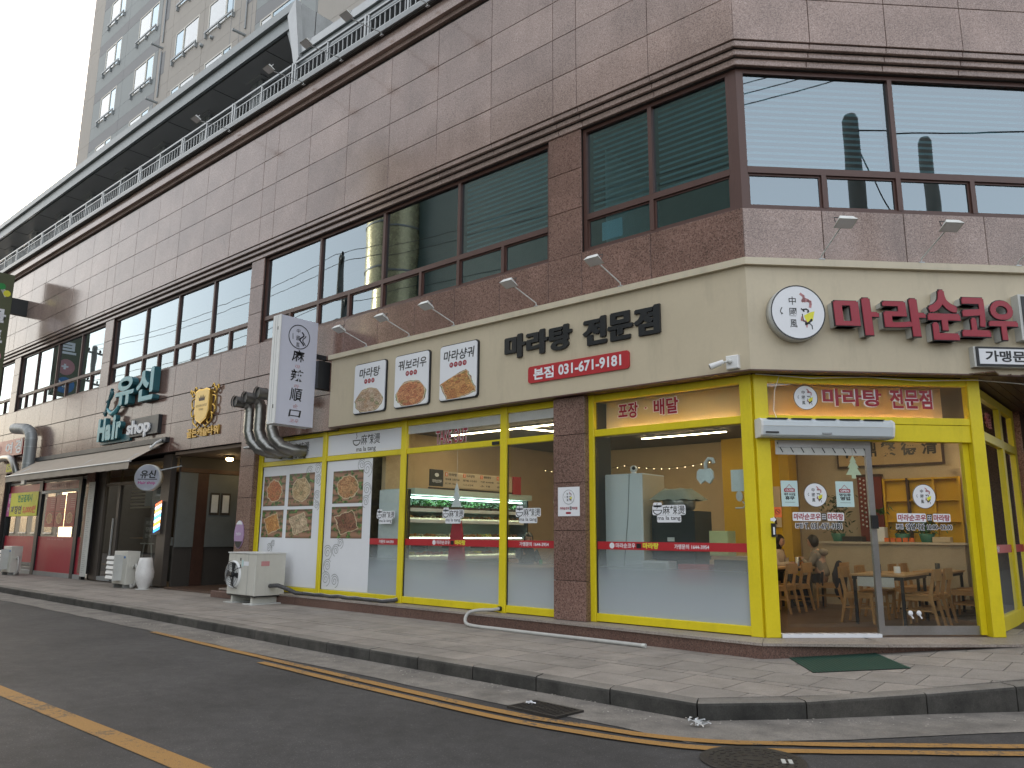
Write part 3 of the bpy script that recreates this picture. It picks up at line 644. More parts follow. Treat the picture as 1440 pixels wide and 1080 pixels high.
# first floor windows
def window(x0, x1, mull, low, fr='A', blinds='part', y=-.10):
    """brown aluminium window bay: frame > glass and blind"""
    z0, z1, zl0, zl1 = 5.955, 8.215, 6.54, 6.64; fw = .055
    f = MB(); f.box(x0, x1, y, y+.1, z0, z0+.07); f.box(x0, x1, y, y+.1, z1-.07, z1); f.box(x0, x0+.07, y, y+.1, z0+.07, z1-.07); f.box(x1-.07, x1, y, y+.1, z0+.07, z1-.07)
    f.box(x0+.07, x1-.07, y-.004, y+.09, zl0, zl1)
    for m_ in mull: f.box(m_-.035, m_+.035, y-.008, y+.1, z0+.07, zl0); f.box(m_-.035, m_+.035, y-.008, y+.1, zl1, z1-.07)
    for m_ in low:
        f.box(m_-.035, m_+.035, y-.006, y+.09, z0+.07, zl0)
    f.box(x0-.02, x1+.02, y-.06, y+.02, z0-.04, z0+.01)
    T = FR[fr]
    tr = lambda mb: mb if fr == 'A' else (setattr(mb, 'v', [tuple(T @ Vector(v)) for v in mb.v]) or mb)
    fo = part('window', tr(f), M['brown'], bld)
    e = sorted([x0+.035]+list(mull)+[x1-.035])
    for i in range(len(e)-1):
        gl = MB().box(0, e[i+1]-e[i]-.07, 0, .008, 0, z1-.07-zl1); tilt = random.uniform(-.004, .004), random.uniform(-.004, .004)
        R = Matrix.Translation((e[i]+.035, y+.05, zl1)) @ Euler((tilt[0], 0, tilt[1])).to_matrix().to_4x4(); gl.v = [tuple(R @ Vector(v)) for v in gl.v]
        part('glass', tr(gl), GL['up'], fo)
        if blinds and (blinds == 'all' or e[i] > -6):
            bl = MB(); z = z1-.1
            while z > zl1+.02: bl.box(e[i]+.06, e[i+1]-.06, y+.17, y+.20, z, z+.034, rot=(.5, 0, 0)); z -= .098
            part('blind', tr(bl), M['blind'], fo, kind='stuff')
    e = sorted([x0+.035]+list(mull)+list(low)+[x1-.035])
    for i in range(len(e)-1):
        q = MB(); a, b = e[i]+.035, e[i+1]-.035; q.box(a, b, y+.03, y+.045, z0+.07, z0+.10); q.box(a, b, y+.03, y+.045, zl0-.03, zl0); q.box(a, a+.03, y+.03, y+.045, z0+.1, zl0-.03); q.box(b-.03, b, y+.03, y+.045, z0+.1, zl0-.03)
        part('sash', tr(q), M['brown'], fo)
        gl = MB().box(0, b-a-.06, 0, .008, 0, zl0-z0-.13); R = Matrix.Translation((a+.03, y+.05, z0+.1)) @ Euler((random.uniform(-.006, .006), 0, random.uniform(-.006, .006))).to_matrix().to_4x4(); gl.v = [tuple(R @ Vector(v)) for v in gl.v]
        part('glass', tr(gl), GL['up'], fo)
    return fo
window(-2.77, -.06, [-1.45], [])
window(-12.7, -3.48, [-10.36, -8.05, -5.77], [-11.5, -9.2, -6.85, -4.61], blinds='part')
window(-21.75, -13.3, [-19.45, -17.35, -15.3], [-20.6, -18.4, -16.3, -14.3], blinds=None)
window(-30.6, -22.4, [-28.8, -26.7, -24.5], [-29.7, -27.7, -25.6, -23.4], blinds=None)
window(-39.7, -31.3, [-37.4, -35.2, -33.2], [-38.5, -36.3, -34.2, -32.2], blinds=None)
window(.0, 7.6, [2.35, 4.65], [1.21, 3.5, 5.8], 'B', blinds='all')
cp = MB(); cp.box(-.059, .041, -.10, .02, 5.955, 8.215); part('corner_post', cp, M['brown'], bld)
cp = MB().box(-.041, -.001, -.102, .02, 5.956, 8.214); cp.v = [tuple(FR['B'] @ Vector(v)) for v in cp.v]; part('corner_post', cp, M['brown'], bld)
# rooms behind the first floor windows
wedge(-2.6, 5.9, 8.6, M['tealwall'], d1=2.7, name='office_wall'); wedge(.0, 8.25, 8.45, M['ceil'], d1=2.6, name='office_ceiling'); wedge(-.02, 5.7, 5.93, M['floor'], d1=2.6, name='office_floor')
slab(-2.9, -2.86, .1, 2.6, 5.93, 8.25, M['blind'], name='office_partition')
q = MB().box(-2.45, -2.05, -.03, -.028, 6.12, 6.44); part('paper_sheet', q, M['paper'], bld)
# soffit over the recessed corner (planks run along front C)
so_ = MB()
mb = MB(); e_ = lambda s, o: (s*.7071+o*.7071, s*.7071-o*.7071)
mb.prism([e_(3.0, .30), e_(9, .30), e_(9, -9), (2.2, 9), (2.2, 2.3)], 3.56, 3.60, 'z'); part('soffit', mb, M['soffitwood'], bld)
for k in range(30):
    x = 2.26+k*.13; mb = MB().box(x, x+.12, 1.9 if k < 3 else x-.35, 9, 3.535, 3.552); part('soffit_plank', mb, M['soffitwood'], bld)
# main body mass behind everything so no light leaks
slab(-42, 3.0, 6.6, 7.4, 0, 12, M['joint'], name='rear_wall'); wedge(-2.72, 3.62, 12.1, M['joint'], d1=6.7, name='upper_mass')
# step / plinth
st_ = MB(); o2 = .60
P = [(-12.5, -.34), (-3, -.40), (.12, -.56)]; b0 = e_(.02, .58); b1 = e_(9, .62)
P = [(-13.4, -.32), (-3, -.40), (.2, -.54)] + [e_(6.5, .66), (5.2, 6.5), (-13.4, 6.5)]
part('plinth', MB().prism(P, -.45, -.035, 'z'), GR_STEP, bld)
seq = [(-13.4, -.345), (-12, -.35), (-10.5, -.36), (-9, -.37), (-7.5, -.38), (-6, -.395), (-4.5, -.41), (-3, -.43), (-1.5, -.50), (.205, -.565), tuple(e_(1.3, .68)), tuple(e_(2.7, .69)), tuple(e_(4.1, .69)), tuple(e_(5.6, .69)), tuple(e_(7.0, .69))]
for i in range(len(seq)-1):
    a, b = Vector(seq[i]), Vector(seq[i+1]); t = (b-a).normalized(); n = Vector((-t.y, t.x)); g_ = t*.003
    D = .9
    ca, cb = a+g_, b-g_
    if i == 8: q3, q4 = Vector((cb.x-.33, cb.y+.86)), ca+n*D
    elif i == 9: q3, q4 = cb+n*D, Vector((ca.x-.33, ca.y+.86))
    else: q3, q4 = cb+n*D, ca+n*D
    part('step_slab', MB().prism([tuple(ca), tuple(cb), tuple(q3), tuple(q4)], -.035, -.002, 'z'), GR_TOP, bld)
fl = MB(); fl.prism([(-12.5, .02), (-.02, .02), (2.2, 2.24), (2.2, 6.6), (-12.5, 6.6)], -.03, .002, 'z'); part('shop_floor', fl, M['floor'], bld)

# ================================================================== TERRACE: railing, eave, columns, tower
ry = -.50
rail = thing('terrace_railing', 'pale grey metal balustrade along the terrace edge above the granite cornice', 'railing', (0, ry, 12.26))
part('top_rail', MB().box(-42, -11.5, ry-.03, ry+.03, 12.93, 12.98).box(-11.4, 1, ry-.03, ry+.03, 12.93, 12.98), M['silver'], rail)
part('bottom_rail', MB().box(-42, 1, ry-.02, ry+.02, 12.40, 12.44), M['silver'], rail); part('middle_rail', MB().box(-42, 1, ry-.02, ry+.02, 12.76, 12.79), M['silver'], rail)
for x in [-11.4+k*2.9 for k in range(-10, 5)]:
    part('post', MB().box(x-.05, x+.01, ry-.035, ry+.035, 12.26, 12.99), M['silver'], rail); part('post', MB().box(x+.07, x+.12, ry-.03, ry+.03, 12.26, 12.95), M['silver'], rail)
for x in [-12.85+k*2.9 for k in range(-10, 5)]: part('post', MB().box(x-.025, x+.025, ry-.03, ry+.03, 12.26, 12.95), M['silver'], rail)
bm_ = MB().box(-.011, .011, -.011, .011, 0, .33).mesh('baluster'); bm_.materials.append(M['silver'])
for k in range(250):
    x = -41.5+k*.17; o = bpy.data.objects.new('baluster', bm_); COL.objects.link(o); o.parent = rail; o.location = (x, 0, .17)
ter = thing('terrace_roof', 'grey sheet metal roof over the long open terrace on square columns', 'roof', (-25, 0, 14.4))
part('soffit', MB().box(-42, -11.8, -.18, 3.4, 14.40, 14.46), M['soffit'], ter)
part('fascia', MB().box(-42, -11.75, -.34, -.26, 14.36, 14.72), M['eave'], ter); part('gutter', MB().box(-42, -11.72, -.44, -.26, 14.74, 14.98), M['eave'], ter); part('roof_sheet', MB().box(-42, -11.75, -.26, 3.4, 14.60, 14.96), M['eave'], ter)
for k in range(11):
    x = -13.4-k*2.9; part('soffit_joint', MB().box(x-.008, x+.008, -.17, 3.39, 14.392, 14.40), M['dark'], ter)
# slanted closing fin and end wall at the break in the roof
part('end_panel', MB().box(-11.75, -11.66, -.25, 3.4, 13.1, 14.98), M['silver'], ter)
part('fin', MB().prism([(-11.95, 14.62), (-11.62, 14.98), (-11.3, 13.15), (-11.5, 12.98)], -.46, -.30), M['silver'], ter); part('fin', MB().prism([(-12.2, 14.4), (-12.02, 14.45), (-11.5, 12.98), (-11.62, 13.02)], -.30, -.22), M['eave'], ter)
for k in range(3): part('panel_joint', MB().box(-11.66, -11.652, .2+k*.9, .215+k*.9, 13.1, 14.98), M['dark'], ter)
low = thing('lower_roof', 'lower grey metal roof edge starting at the slanted fin above the railing', 'roof', (-5, 0, 13))
part('fascia', MB().box(-11.45, 2, -.34, -.24, 13.02, 13.28), M['eave'], low); part('gutter', MB().box(-11.45, 2, -.40, -.22, 13.30, 13.52), M['silver'], low); part('roof_sheet', MB().box(-11.45, 2, -.22, 3.4, 13.06, 13.5), M['soffit'], low)
cols = [-14.9-3.05*k for k in range(9)]
for k, x in enumerate(cols):
    c = thing('terrace_column', 'square grey column under the terrace roof, number %d from the slanted fin' % (k+1) if False else ['grey square column nearest the slanted roof fin', 'second grey column along from the roof fin', 'third grey column along from the roof fin', 'fourth grey column along under the terrace roof', 'fifth grey column along under the terrace roof', 'sixth grey column along under the terrace roof', 'seventh grey column along, above the hair shop sign', 'eighth grey column, second from the far end', 'ninth grey column, at the far end of the roof'][k], 'column', (x, .75, 12.2), group='columns under the terrace roof')
    part('shaft', MB().box(x-.28, x+.28, .45, 1.0, 12.2, 14.36), M['eave'], c); part('collar', MB().box(x-.42, x+.42, .32, 1.14, 14.36, 14.40), M['soffit'], c); part('cladding_joint', MB().box(x+.02, x+.03, .445, .45, 12.2, 14.36), M['dark'], c)
slab(-42, 3, 3.3, 3.38, 12.1, 14.4, M['soffit'], name='terrace_back_wall')
ts = MB()
for x, wd in ((-31, 2.6), (-28.2, 1.0), (-24.5, 1.4), (-20.6, .8), (-17.2, 1.2), (-14.2, .9), (-12.3, .8)):
    pass
for k, (x, wd) in enumerate(((-24.8, 1.3), (-21.6, .7), (-18.3, .8), (-13.6, .9))):
    single('stacked_panel', MB().box(x, x+wd, .1, .2, 12.2, 12.78), M['paper'], ['pale panel leaning behind the railing below the fourth column', 'pale narrow panel behind the railing between columns', 'pale panel behind the railing near the security lamp', 'white panel behind the railing beside the roof fin'][k], 'panel', 'pale panels behind the railing')

tw = thing('apartment_tower', 'tall beige and blue grey apartment tower rising behind the terrace roof', 'building', (-20, 3.4, 12))
ty = 3.4
part('core', MB().box(-38.3, 2, ty+.03, ty+14, 12, 46), M['tower'], tw)
zones = [(-38.3, -36.75, 'tower'), (-36.75, -33.2, 'towerblue'), (-33.2, -29.3, 'towerblue'), (-29.3, -28.0, 'tower'), (-28.0, -25.0, 'tower'), (-25.0, -21.9, 'tower'), (-21.9, -20.7, 'tower'), (-20.7, -16.5, 'towerblue'), (-16.5, -13.6, 'tower'), (-13.6, -9, 'towerblue'), (-9, -5, 'tower'), (-5, 2, 'towerblue')]
wins = [(-35.75, -33.85), (-31.8, -29.7), (-27.6, -25.45), (-24.6, -22.4), (-20.3, -17.6), (-13.2, -10.5)]
for f in range(9):
    z = 16.4+2.76*f
    for x0, x1, m in zones:
        wn_ = [(a, b) for a, b in wins if a >= x0-.5 and b <= x1+.5]
        cuts = []
        for a, b in wn_:
            cuts = [(a, b)]
        if cuts:
            a, b = cuts[0]
            bandm = 'towergrey' if m == 'towerblue' else 'tower'
            for u, v in ((x0+.01, a), (b, x1-.01)):
                if v-u > .02: part('wall_panel', MB().box(u, v, ty-.01, ty+.03, z, z+1.42), M[m], tw)
            part('wall_panel', MB().box(x0+.01, x1-.01, ty-.01, ty+.03, z-.72, z-.012), M[m], tw)
            part('band_panel', MB().box(x0+.01, x1-.01, ty-.012, ty+.03, z+1.43, z+2.03), M[bandm], tw)
        else:
            part('wall_panel', MB().box(x0+.01, x1-.01, ty-.01, ty+.03, z-.72, z+2.03), M[m], tw)
    for i, (a, b) in enumerate(wins):
        fr_ = MB(); fr_.box(a, b, ty-.02, ty+.02, z, z+.07); fr_.box(a, b, ty-.02, ty+.02, z+1.35, z+1.42); fr_.box(a, a+.07, ty-.02, ty+.02, z+.07, z+1.35); fr_.box(b-.07, b, ty-.02, ty+.02, z+.07, z+1.35)
        mx = a+(b-a)*(.62 if i in (0, 1) else (.38 if i in (2,) else .68 if i == 3 else .3)); fr_.box(mx-.05, mx+.05, ty-.025, ty+.02, z+.07, z+1.35)
        wo_ = part('window', fr_, M['pvc'], tw)
        part('pane', MB().box(a+.07, mx-.05, ty+.0, ty+.008, z+.07, z+1.35), GL['tower'] if i not in (2,) else GL['up'], wo_)
        part('pane', MB().box(mx+.05, b-.07, ty+.0, ty+.008, z+.07, z+1.35), GL['up'] if i not in (2,) else GL['tower'], wo_)
        lit = MB().box(a+.07, mx-.05, ty+.014, ty+.02, z+.07, z+1.35); lit2 = MB().box(mx+.05, b-.07, ty+.014, ty+.02, z+.07, z+1.35)
        lit, lit2 = (lit2, lit) if i == 2 else (lit, lit2)
        part('curtain', lit, M['blind'], wo_); part('insect_screen', lit2, M['soffit'], wo_)
        rl = MB().box(a-.06, b+.06, ty-.14, ty-.09, z+.02, z+.10)
        for xx in (a, (a+b)/2, b): rl.box(xx-.03, xx+.03, ty-.13, ty-.02, z-.2, z+.02)
        part('window_guard', rl, M['grey'], wo_)
    for xx in (-28.9, -21.4): 
        part('vent_slot', MB().box(xx-.05, xx+.35, ty-.02, ty, z-.1, z+1.0), M['towergrey'], tw); part('exhaust_pipe', MB().tube([(xx, ty, z+1.3), (xx-.1, ty-.5, z+1.34)], .06), M['grey'], tw); part('drain_pipe', MB().tube([(xx+.02, ty-.05, z-1.2), (xx+.02, ty-.05, z+1.1)], .035, 6), M['grey'], tw)
    for xx in (-24.95, -25.0): part('vent_cap', MB().lathe([(.09, 0), (.09, -.12), (.0, -.14)], (xx+(.9 if xx == -25.0 else 0), ty, z-.35), 'y', 10), M['grey'], tw)
for k, x in enumerate((-22.6, -21.9, -21.0, -16.6, -29.35)): part('groove', MB().box(x-.012, x+.012, ty-.016, ty-.011, 15, 41), M['towergrey'], tw)

# ================================================================== YELLOW STOREFRONT
front = thing('yellow_storefront', 'bright yellow framed glass shopfront under the cream sign band on the long side', 'shopfront', (-6, 0, 0))
FD = .06
def bar(t, x0, x1, z0, z1, y=-FD/2, d=FD+.02, m=None, name='frame_bar', fr='A'):
    return part(name, MB().box(x0, x1, y, y+d, z0, z1, bev=.006), m or M['yellow'], t)
for x0, x1 in ((-12.52, -12.36),): bar(front, x0, x1, 0, 3.55, y=-.045, name='mullion')
for xc, w_ in ((-9.88, .13), (-7.25, .15), (-4.60, .15)): bar(front, xc-w_/2, xc+w_/2, .0, 3.55, y=-.05, name='mullion')
bar(front, -2.79, -2.66, 0, 3.55, y=-.05, name='mullion'); bar(front, -.17, -.002, 0, 3.53, y=-.05, name='mullion')
bays = [(-12.36, -9.945), (-9.815, -7.325), (-7.175, -4.675), (-4.525, -3.37), (-2.66, -.17)]
for i, (a, b) in enumerate(bays):
    bar(front, a, b, .01, .13, name='bottom_rail'); bar(front, a, b, 2.855, 2.965, name='transom'); bar(front, a, b, 3.42, 3.53, name='head_rail')
    part('glass_pane', MB().box(a, b, .012, .020, .13, 2.855), GL['frost'], front); part('glass_pane', MB().box(a, b, .012, .020, 2.965, 3.42), GL['shop'], front)
    for u in (a, b): part('gasket', MB().box(u-(.0 if u == a else .012), u+(.012 if u == a else .0), -.012, .011, .13, 2.855), M['black'], front)
part('brown_head', MB().box(-12.6, -.02, -.10, .05, 3.532, 3.60), M['brown'], front)
part('latch_box', MB().box(-4.86, -4.70, -.06, -.031, 2.87, 2.93), M['black'], front)
# film and white panels behind glass
def filmed(x0, x1, z0, z1, name='white_film', y=.004, m='paper'): return part(name, MB().box(x0, x1, y, y+.004, z0, z1), M[m], front)
filmed(-12.35, -9.95, .14, 2.845); filmed(-9.81, -8.25, .14, 2.845); filmed(-12.35, -9.95, 2.975, 3.41); filmed(-9.81, -7.335, 2.975, 3.41)
filmed(-7.17, -4.68, 3.25, 3.41, 'fascia_film', m='ltgrey'); filmed(-4.52, -3.38, 3.25, 3.41, 'fascia_film', m='ltgrey')
malatang(front, -11.0, 3.16, .95, .002, with_outline=False); malatang(front, -8.5, 3.17, .92, .002, with_outline=False)
cols6 = [(('bowl'), (.42, .10, .03), (.60, .22, .08), 1.0, (-12.28, -11.38, 1.92, 2.62)), ('bowl', (.45, .28, .10), (.62, .45, .25), 2.0, (-11.24, -10.25, 1.90, 2.64)), ('box', (.50, .16, .03), (.65, .33, .10), 3.0, (-12.28, -11.40, 1.20, 1.83)),
         ('box', (.42, .28, .16), (.62, .48, .32), 4.0, (-11.26, -10.27, 1.19, 1.83)), ('bowl', (.40, .13, .04), (.58, .32, .14), 5.0, (-9.56, -8.53, 1.93, 2.62)), ('box', (.12, .05, .03), (.28, .12, .07), 6.0, (-9.56, -8.51, 1.20, 1.86))]
for i, (st, h1, h2, sd, (a, b, c, d)) in enumerate(cols6):
    part('dish_photo', MB().box(a, b, .0, .003, c, d), food('printed_dish_%s' % 'abcdef'[i], st, h1, h2, sd, R=.30 if st == 'box' else .33, cx=.5, cz=.5), front,
         label=['round bowl of red stew printed photo', 'round bowl of yellow noodles printed photo', 'box of orange fried food printed photo', 'box of pale rice food printed photo', 'several bowls together printed photo', 'box of dark glazed meat printed photo'][i])
def curl(mb, cx, cz, r, flip, y, wd=.012):
    pts = []
    for k in range(34):
        a = k*.32; rr = r*(1-k/40); pts.append((cx+flip*rr*math.cos(a), cz+rr*math.sin(a)))
    stroke(mb, pts, wd, y); stroke(mb, [(cx+flip*r*1.25*math.cos(a*.22), cz+r*1.25*math.sin(a*.22)) for a in range(-6, 12)], wd, y)
cw = MB()
for cx, cz, r, fl_ in ((-10.15, 2.70, .11, 1), (-10.45, 2.66, .10, -1), (-10.12, 2.45, .10, 1), (-10.13, 2.12, .09, -1), (-10.13, 1.9, .08, 1), (-8.42, 2.62, .13, 1), (-8.6, 2.72, .1, -1), (-8.40, 2.2, .11, 1), (-8.42, 1.95, .10, -1), (-9.66, .35, .12, 1), (-9.62, .62, .11, -1), (-9.35, .32, .11, 1), (-9.64, .9, .12, 1), (-9.35, .95, .10, -1), (-9.22, 1.10, .09, 1), (-11.9, .95, .09, 1), (-11.75, 1.05, .07, -1)):
    curl(cw, cx, cz, r, fl_, .0025)
part('cloud_pattern', cw, M['grey'], front, kind='stuff')
# red band, decals
def redband(t, a, b, fr='A'):
    part('red_band', MB().box(a, b, .003, .006, 1.09, 1.21), M['red'], t)
for i, (a, b) in enumerate(((-8.245, -7.325), (-7.175, -4.675), (-4.525, -3.37), (-2.66, -.17))): redband(front, a, b)
for a, b in ((-7.95, -7.5), (-4.25, -3.62), (-1.3, -.75)): text('가맹문의 1644-3954', a, b, 1.115, 1.185, .001, M['paper'], front, bold=.02)
for xc in (-5.95, -1.98): 
    text('마라순코우', xc-.33, xc+.02, 1.115, 1.19, .001, M['paper'], front, bold=.02); text('마라탕', xc+.15, xc+.42, 1.11, 1.20, .001, M['banner'], front, bold=.04)
    part('mark_tile', MB().prism(rrect(xc+.04, xc+.12, 1.115, 1.185, .008), .0, .002), M['black'], front); part('badge', disc(MB(), xc-.40, 1.15, .045, .045, .001), M['paper'], front)
for xc in (-7.78, -5.87, -4.07, -1.38): malatang(front, xc, 1.63, .54, .002)
text('TAKE OUT', -6.38, -5.52, 2.985, 3.26, .004, M['paper'], front, bold=.05); text('TAKE OUT', -6.37, -5.53, 2.99, 3.25, .001, M['redface'], front, bold=.015)
for s_, a, b in (('포장', -2.22, -1.86), ('·', -1.74, -1.70), ('배달', -1.58, -1.16)):
    text(s_, a-.012, b+.012, 3.09 if s_ != '·' else 3.21, 3.36 if s_ != '·' else 3.25, .004, M['paper'], front, bold=.05); text(s_, a, b, 3.10 if s_ != '·' else 3.22, 3.35 if s_ != '·' else 3.245, .001, M['redface'], front, bold=.03)
# ---- angled entrance
door = thing('yellow_entrance', 'yellow framed sliding glass entrance at the angled corner of the shop', 'entrance', (0, 0, 0), fr='B')
bar(door, .002, .20, 0, 3.53, y=-.05, d=.12, name='mullion'); bar(door, 3.12, 3.30, 0, 3.56, y=-.05, d=.14, name='mullion')
bar(door, .20, 3.12, 2.86, 2.96, name='transom'); bar(door, .20, 3.12, 3.42, 3.53, name='head_rail'); bar(door, .20, 3.12, 2.62, 2.858, y=-.02, d=.1, name='door_header')
part('glass_pane', MB().box(.20, 3.12, .012, .02, 2.96, 3.42), GL['shop'], door)
part('inner_jamb', MB().box(3.03, 3.115, .06, .14, .02, 2.62), M['yellow'], door)
lf = part('sliding_leaf', MB().box(1.58, 1.66, .02, .07, .02, 2.62), M['chrome'], door); part('glass_pane', MB().box(.34, 1.58, .04, .048, .12, 2.52), GL['door'], lf)
part('leaf_top_rail', MB().box(.34, 1.58, .025, .065, 2.52, 2.62), M['chrome'], lf); part('door_handle', MB().box(1.575, 1.665, -.02, .02, 1.42, 1.60), M['black'], lf)
fx = part('fixed_leaf', MB().box(1.66, 3.03, .09, .12, .015, .135), M['chrome'], door); part('glass_pane', MB().box(1.66, 3.03, .10, .108, .135, 2.60), GL['door'], fx)
thr = MB().box(.22, 1.58, -.04, .10, .0, .045); part('threshold', thr, M['paper'], door)
for k in range(9): part('threshold_stripe', MB().box(.30+k*.15, .312+k*.15, -.041, .09, .045, .047, rot=(0, 0, .35)), M['black'], door)
for k in range(9): part('valance_stripe', MB().box(.36+k*.15, .372+k*.15, .030, .034, 2.44, 2.60, rot=(0, -.5, 0)), M['black'], door)
part('valance', MB().box(.3, 1.58, .035, .038, 2.42, 2.62), M['ltgrey'], door)
for x in (2.07, 2.19): part('rubber_stop', MB().ell((x, .09, .30), (.035, .02, .035)).tube([(x+.01, .09, .27), (x+.03, .08, .23)], .012, 6), M['paper'], door)
logo(door, .765, 3.22, .175, .002)
for a, b, bo, m, y in ((1.0, 2.62, .05, 'paper', .004), (1.01, 2.61, .03, 'redface', .001)):
    text('마라탕', a, a+.86, 3.10+.01*(m != 'paper'), 3.36, y, M[m], door, bold=bo); text('전문점', a+.98, b, 3.08+.01*(m != 'paper'), 3.37, y, M[m], door, bold=bo)
logo(door, .83, 1.87, .165, .036); logo(door, 2.42, 1.87, .17, .096)
brandline(door, .50, 1.20, 1.53, 1.62, .034); brandline(door, 2.01, 2.76, 1.53, 1.62, .094)
def wtext(s_, a, b, c, d, y, t): text(s_, a-.008, b+.008, c-.008, d+.008, y+.001, M['paper'], t, bold=.075); text(s_, a, b, c, d, y, M['black'], t, bold=.03)
wtext('본점', .52, .62, 1.425, 1.485, .034, door); wtext('T. 031-671-9181', .65, 1.17, 1.41, 1.49, .034, door)
wtext('본점', 1.98, 2.07, 1.425, 1.485, .094, door); wtext('영업시간 10:00~22:00', 2.12, 2.78, 1.41, 1.49, .094, door)
def notice(a, b, word, l1, l2, lab):
    n = thing('door_notice', lab, 'notice', (a, .03, 1.7), fr='B', group='opening notices on the entrance glass')
    part('card', MB().box(a, b, .031, .034, 1.71, 2.06), mat('pale_blue_card', (.50, .66, .66), .5, var=.03), n); W = b-a; c = (a+b)/2
    part('string', stroke(MB(), [(c-.05, 1.955), (c, 2.01), (c+.05, 1.955)], .006, .0295), M['redface'], n); part('word_plate', MB().prism(rrect(a+W*.18, b-W*.18, 1.905, 1.955, .012), .0285, .030), M['redface'], n)
    text(word, a+W*.25, b-W*.25, 1.915, 1.945, .027, M['paper'], n, bold=.03); text(l1, a+W*.17, b-W*.17, 1.855, 1.895, .0295, M['black'], n, bold=.03)
    text(l2, a+W*.22, b-W*.22, 1.80, 1.85, .0295, M['black'], n, bold=.04); part('rule', MB().box(a+W*.2, b-W*.2, .0295, .030, 1.765, 1.769), M['black'], n)
notice(.345, .58, 'CLOSE', '매주 수요일', '휴무', 'pale blue card with the closing day, beside the door mullion'); notice(1.12, 1.37, 'OPEN', '영업중', '영업', 'pale blue open for business card under the tree cutout')
n = thing('tree_cutout', 'pale green paper tree hung at the top of the door glass', 'decoration', (1.39, .02, 2.2), fr='B')
part('tree_shape', MB().prism([(1.39, 2.42), (1.44, 2.33), (1.42, 2.33), (1.47, 2.25), (1.44, 2.25), (1.50, 2.15), (1.42, 2.15), (1.42, 2.10), (1.36, 2.10), (1.36, 2.15), (1.28, 2.15), (1.34, 2.25), (1.31, 2.25), (1.36, 2.33), (1.34, 2.33)], .024, .028), mat('pale_green_paper', (.42, .52, .36), .7), n)
part('thread', MB().tube([(1.39, .026, 2.42), (1.39, .026, 2.52)], .002, 4), M['black'], n)
n = thing('no_smoking_sticker', 'orange no smoking sticker low on the door glass beside the yellow post', 'sticker', (.29, .03, 1.6), fr='B')
part('backing', MB().box(.215, .335, .031, .034, 1.56, 1.70), M['orange'], n); rg = MB(); rg.tube([(.28+.035*math.cos(a*.5), .029, 1.64+.035*math.sin(a*.5)) for a in range(13)], .005, 5, closed=False); part('ring', rg, M['red'], n); part('cigarette', MB().box(.255, .305, .028, .030, 1.635, 1.645, rot=(0, .6, 0)), M['black'], n)
# ---- side return C
cfr = thing('yellow_side_window', 'yellow framed side windows receding under the soffit beyond the entrance', 'shopfront', (0, 0, 0), fr='C')
for a, b in ((.12, .22), (2.12, 2.30), (3.30, 3.50)): bar(cfr, a, b, 0, 3.5, name='mullion')
for a, b in ((.22, 2.12), (2.30, 3.30)):
    bar(cfr, a, b, .01, .22, name='bottom_rail'); bar(cfr, a, b, 2.72, 2.86, name='transom'); bar(cfr, a, b, 3.36, 3.5, name='head_rail')
    part('glass_pane', MB().box(a, b, .012, .02, .22, 2.72), GL['frost'], cfr); part('glass_pane', MB().box(a, b, .012, .02, 2.86, 3.36), GL['shop'], cfr); part('red_band', MB().box(a, b, .003, .006, 1.09, 1.21), M['red'], cfr)
text('마라탕', .5, 1.1, 1.11, 1.19, .0, M['paper'], cfr); text('포장 · 배달', .5, 1.6, 2.98, 3.22, .001, M['redface'], cfr, bold=.03)
pr_ = MB().box(5.95-2.23, 6.6-2.23, -.1, .5, 0, 3.53); pr_.v = [tuple(FR['C'] @ Vector(v)) for v in pr_.v]; part('end_pier', pr_, GR_LO, bld)
part('side_wall', MB().box(2.0, 2.2, 6.55, 7.6, 0, 3.5), M['joint'], bld)

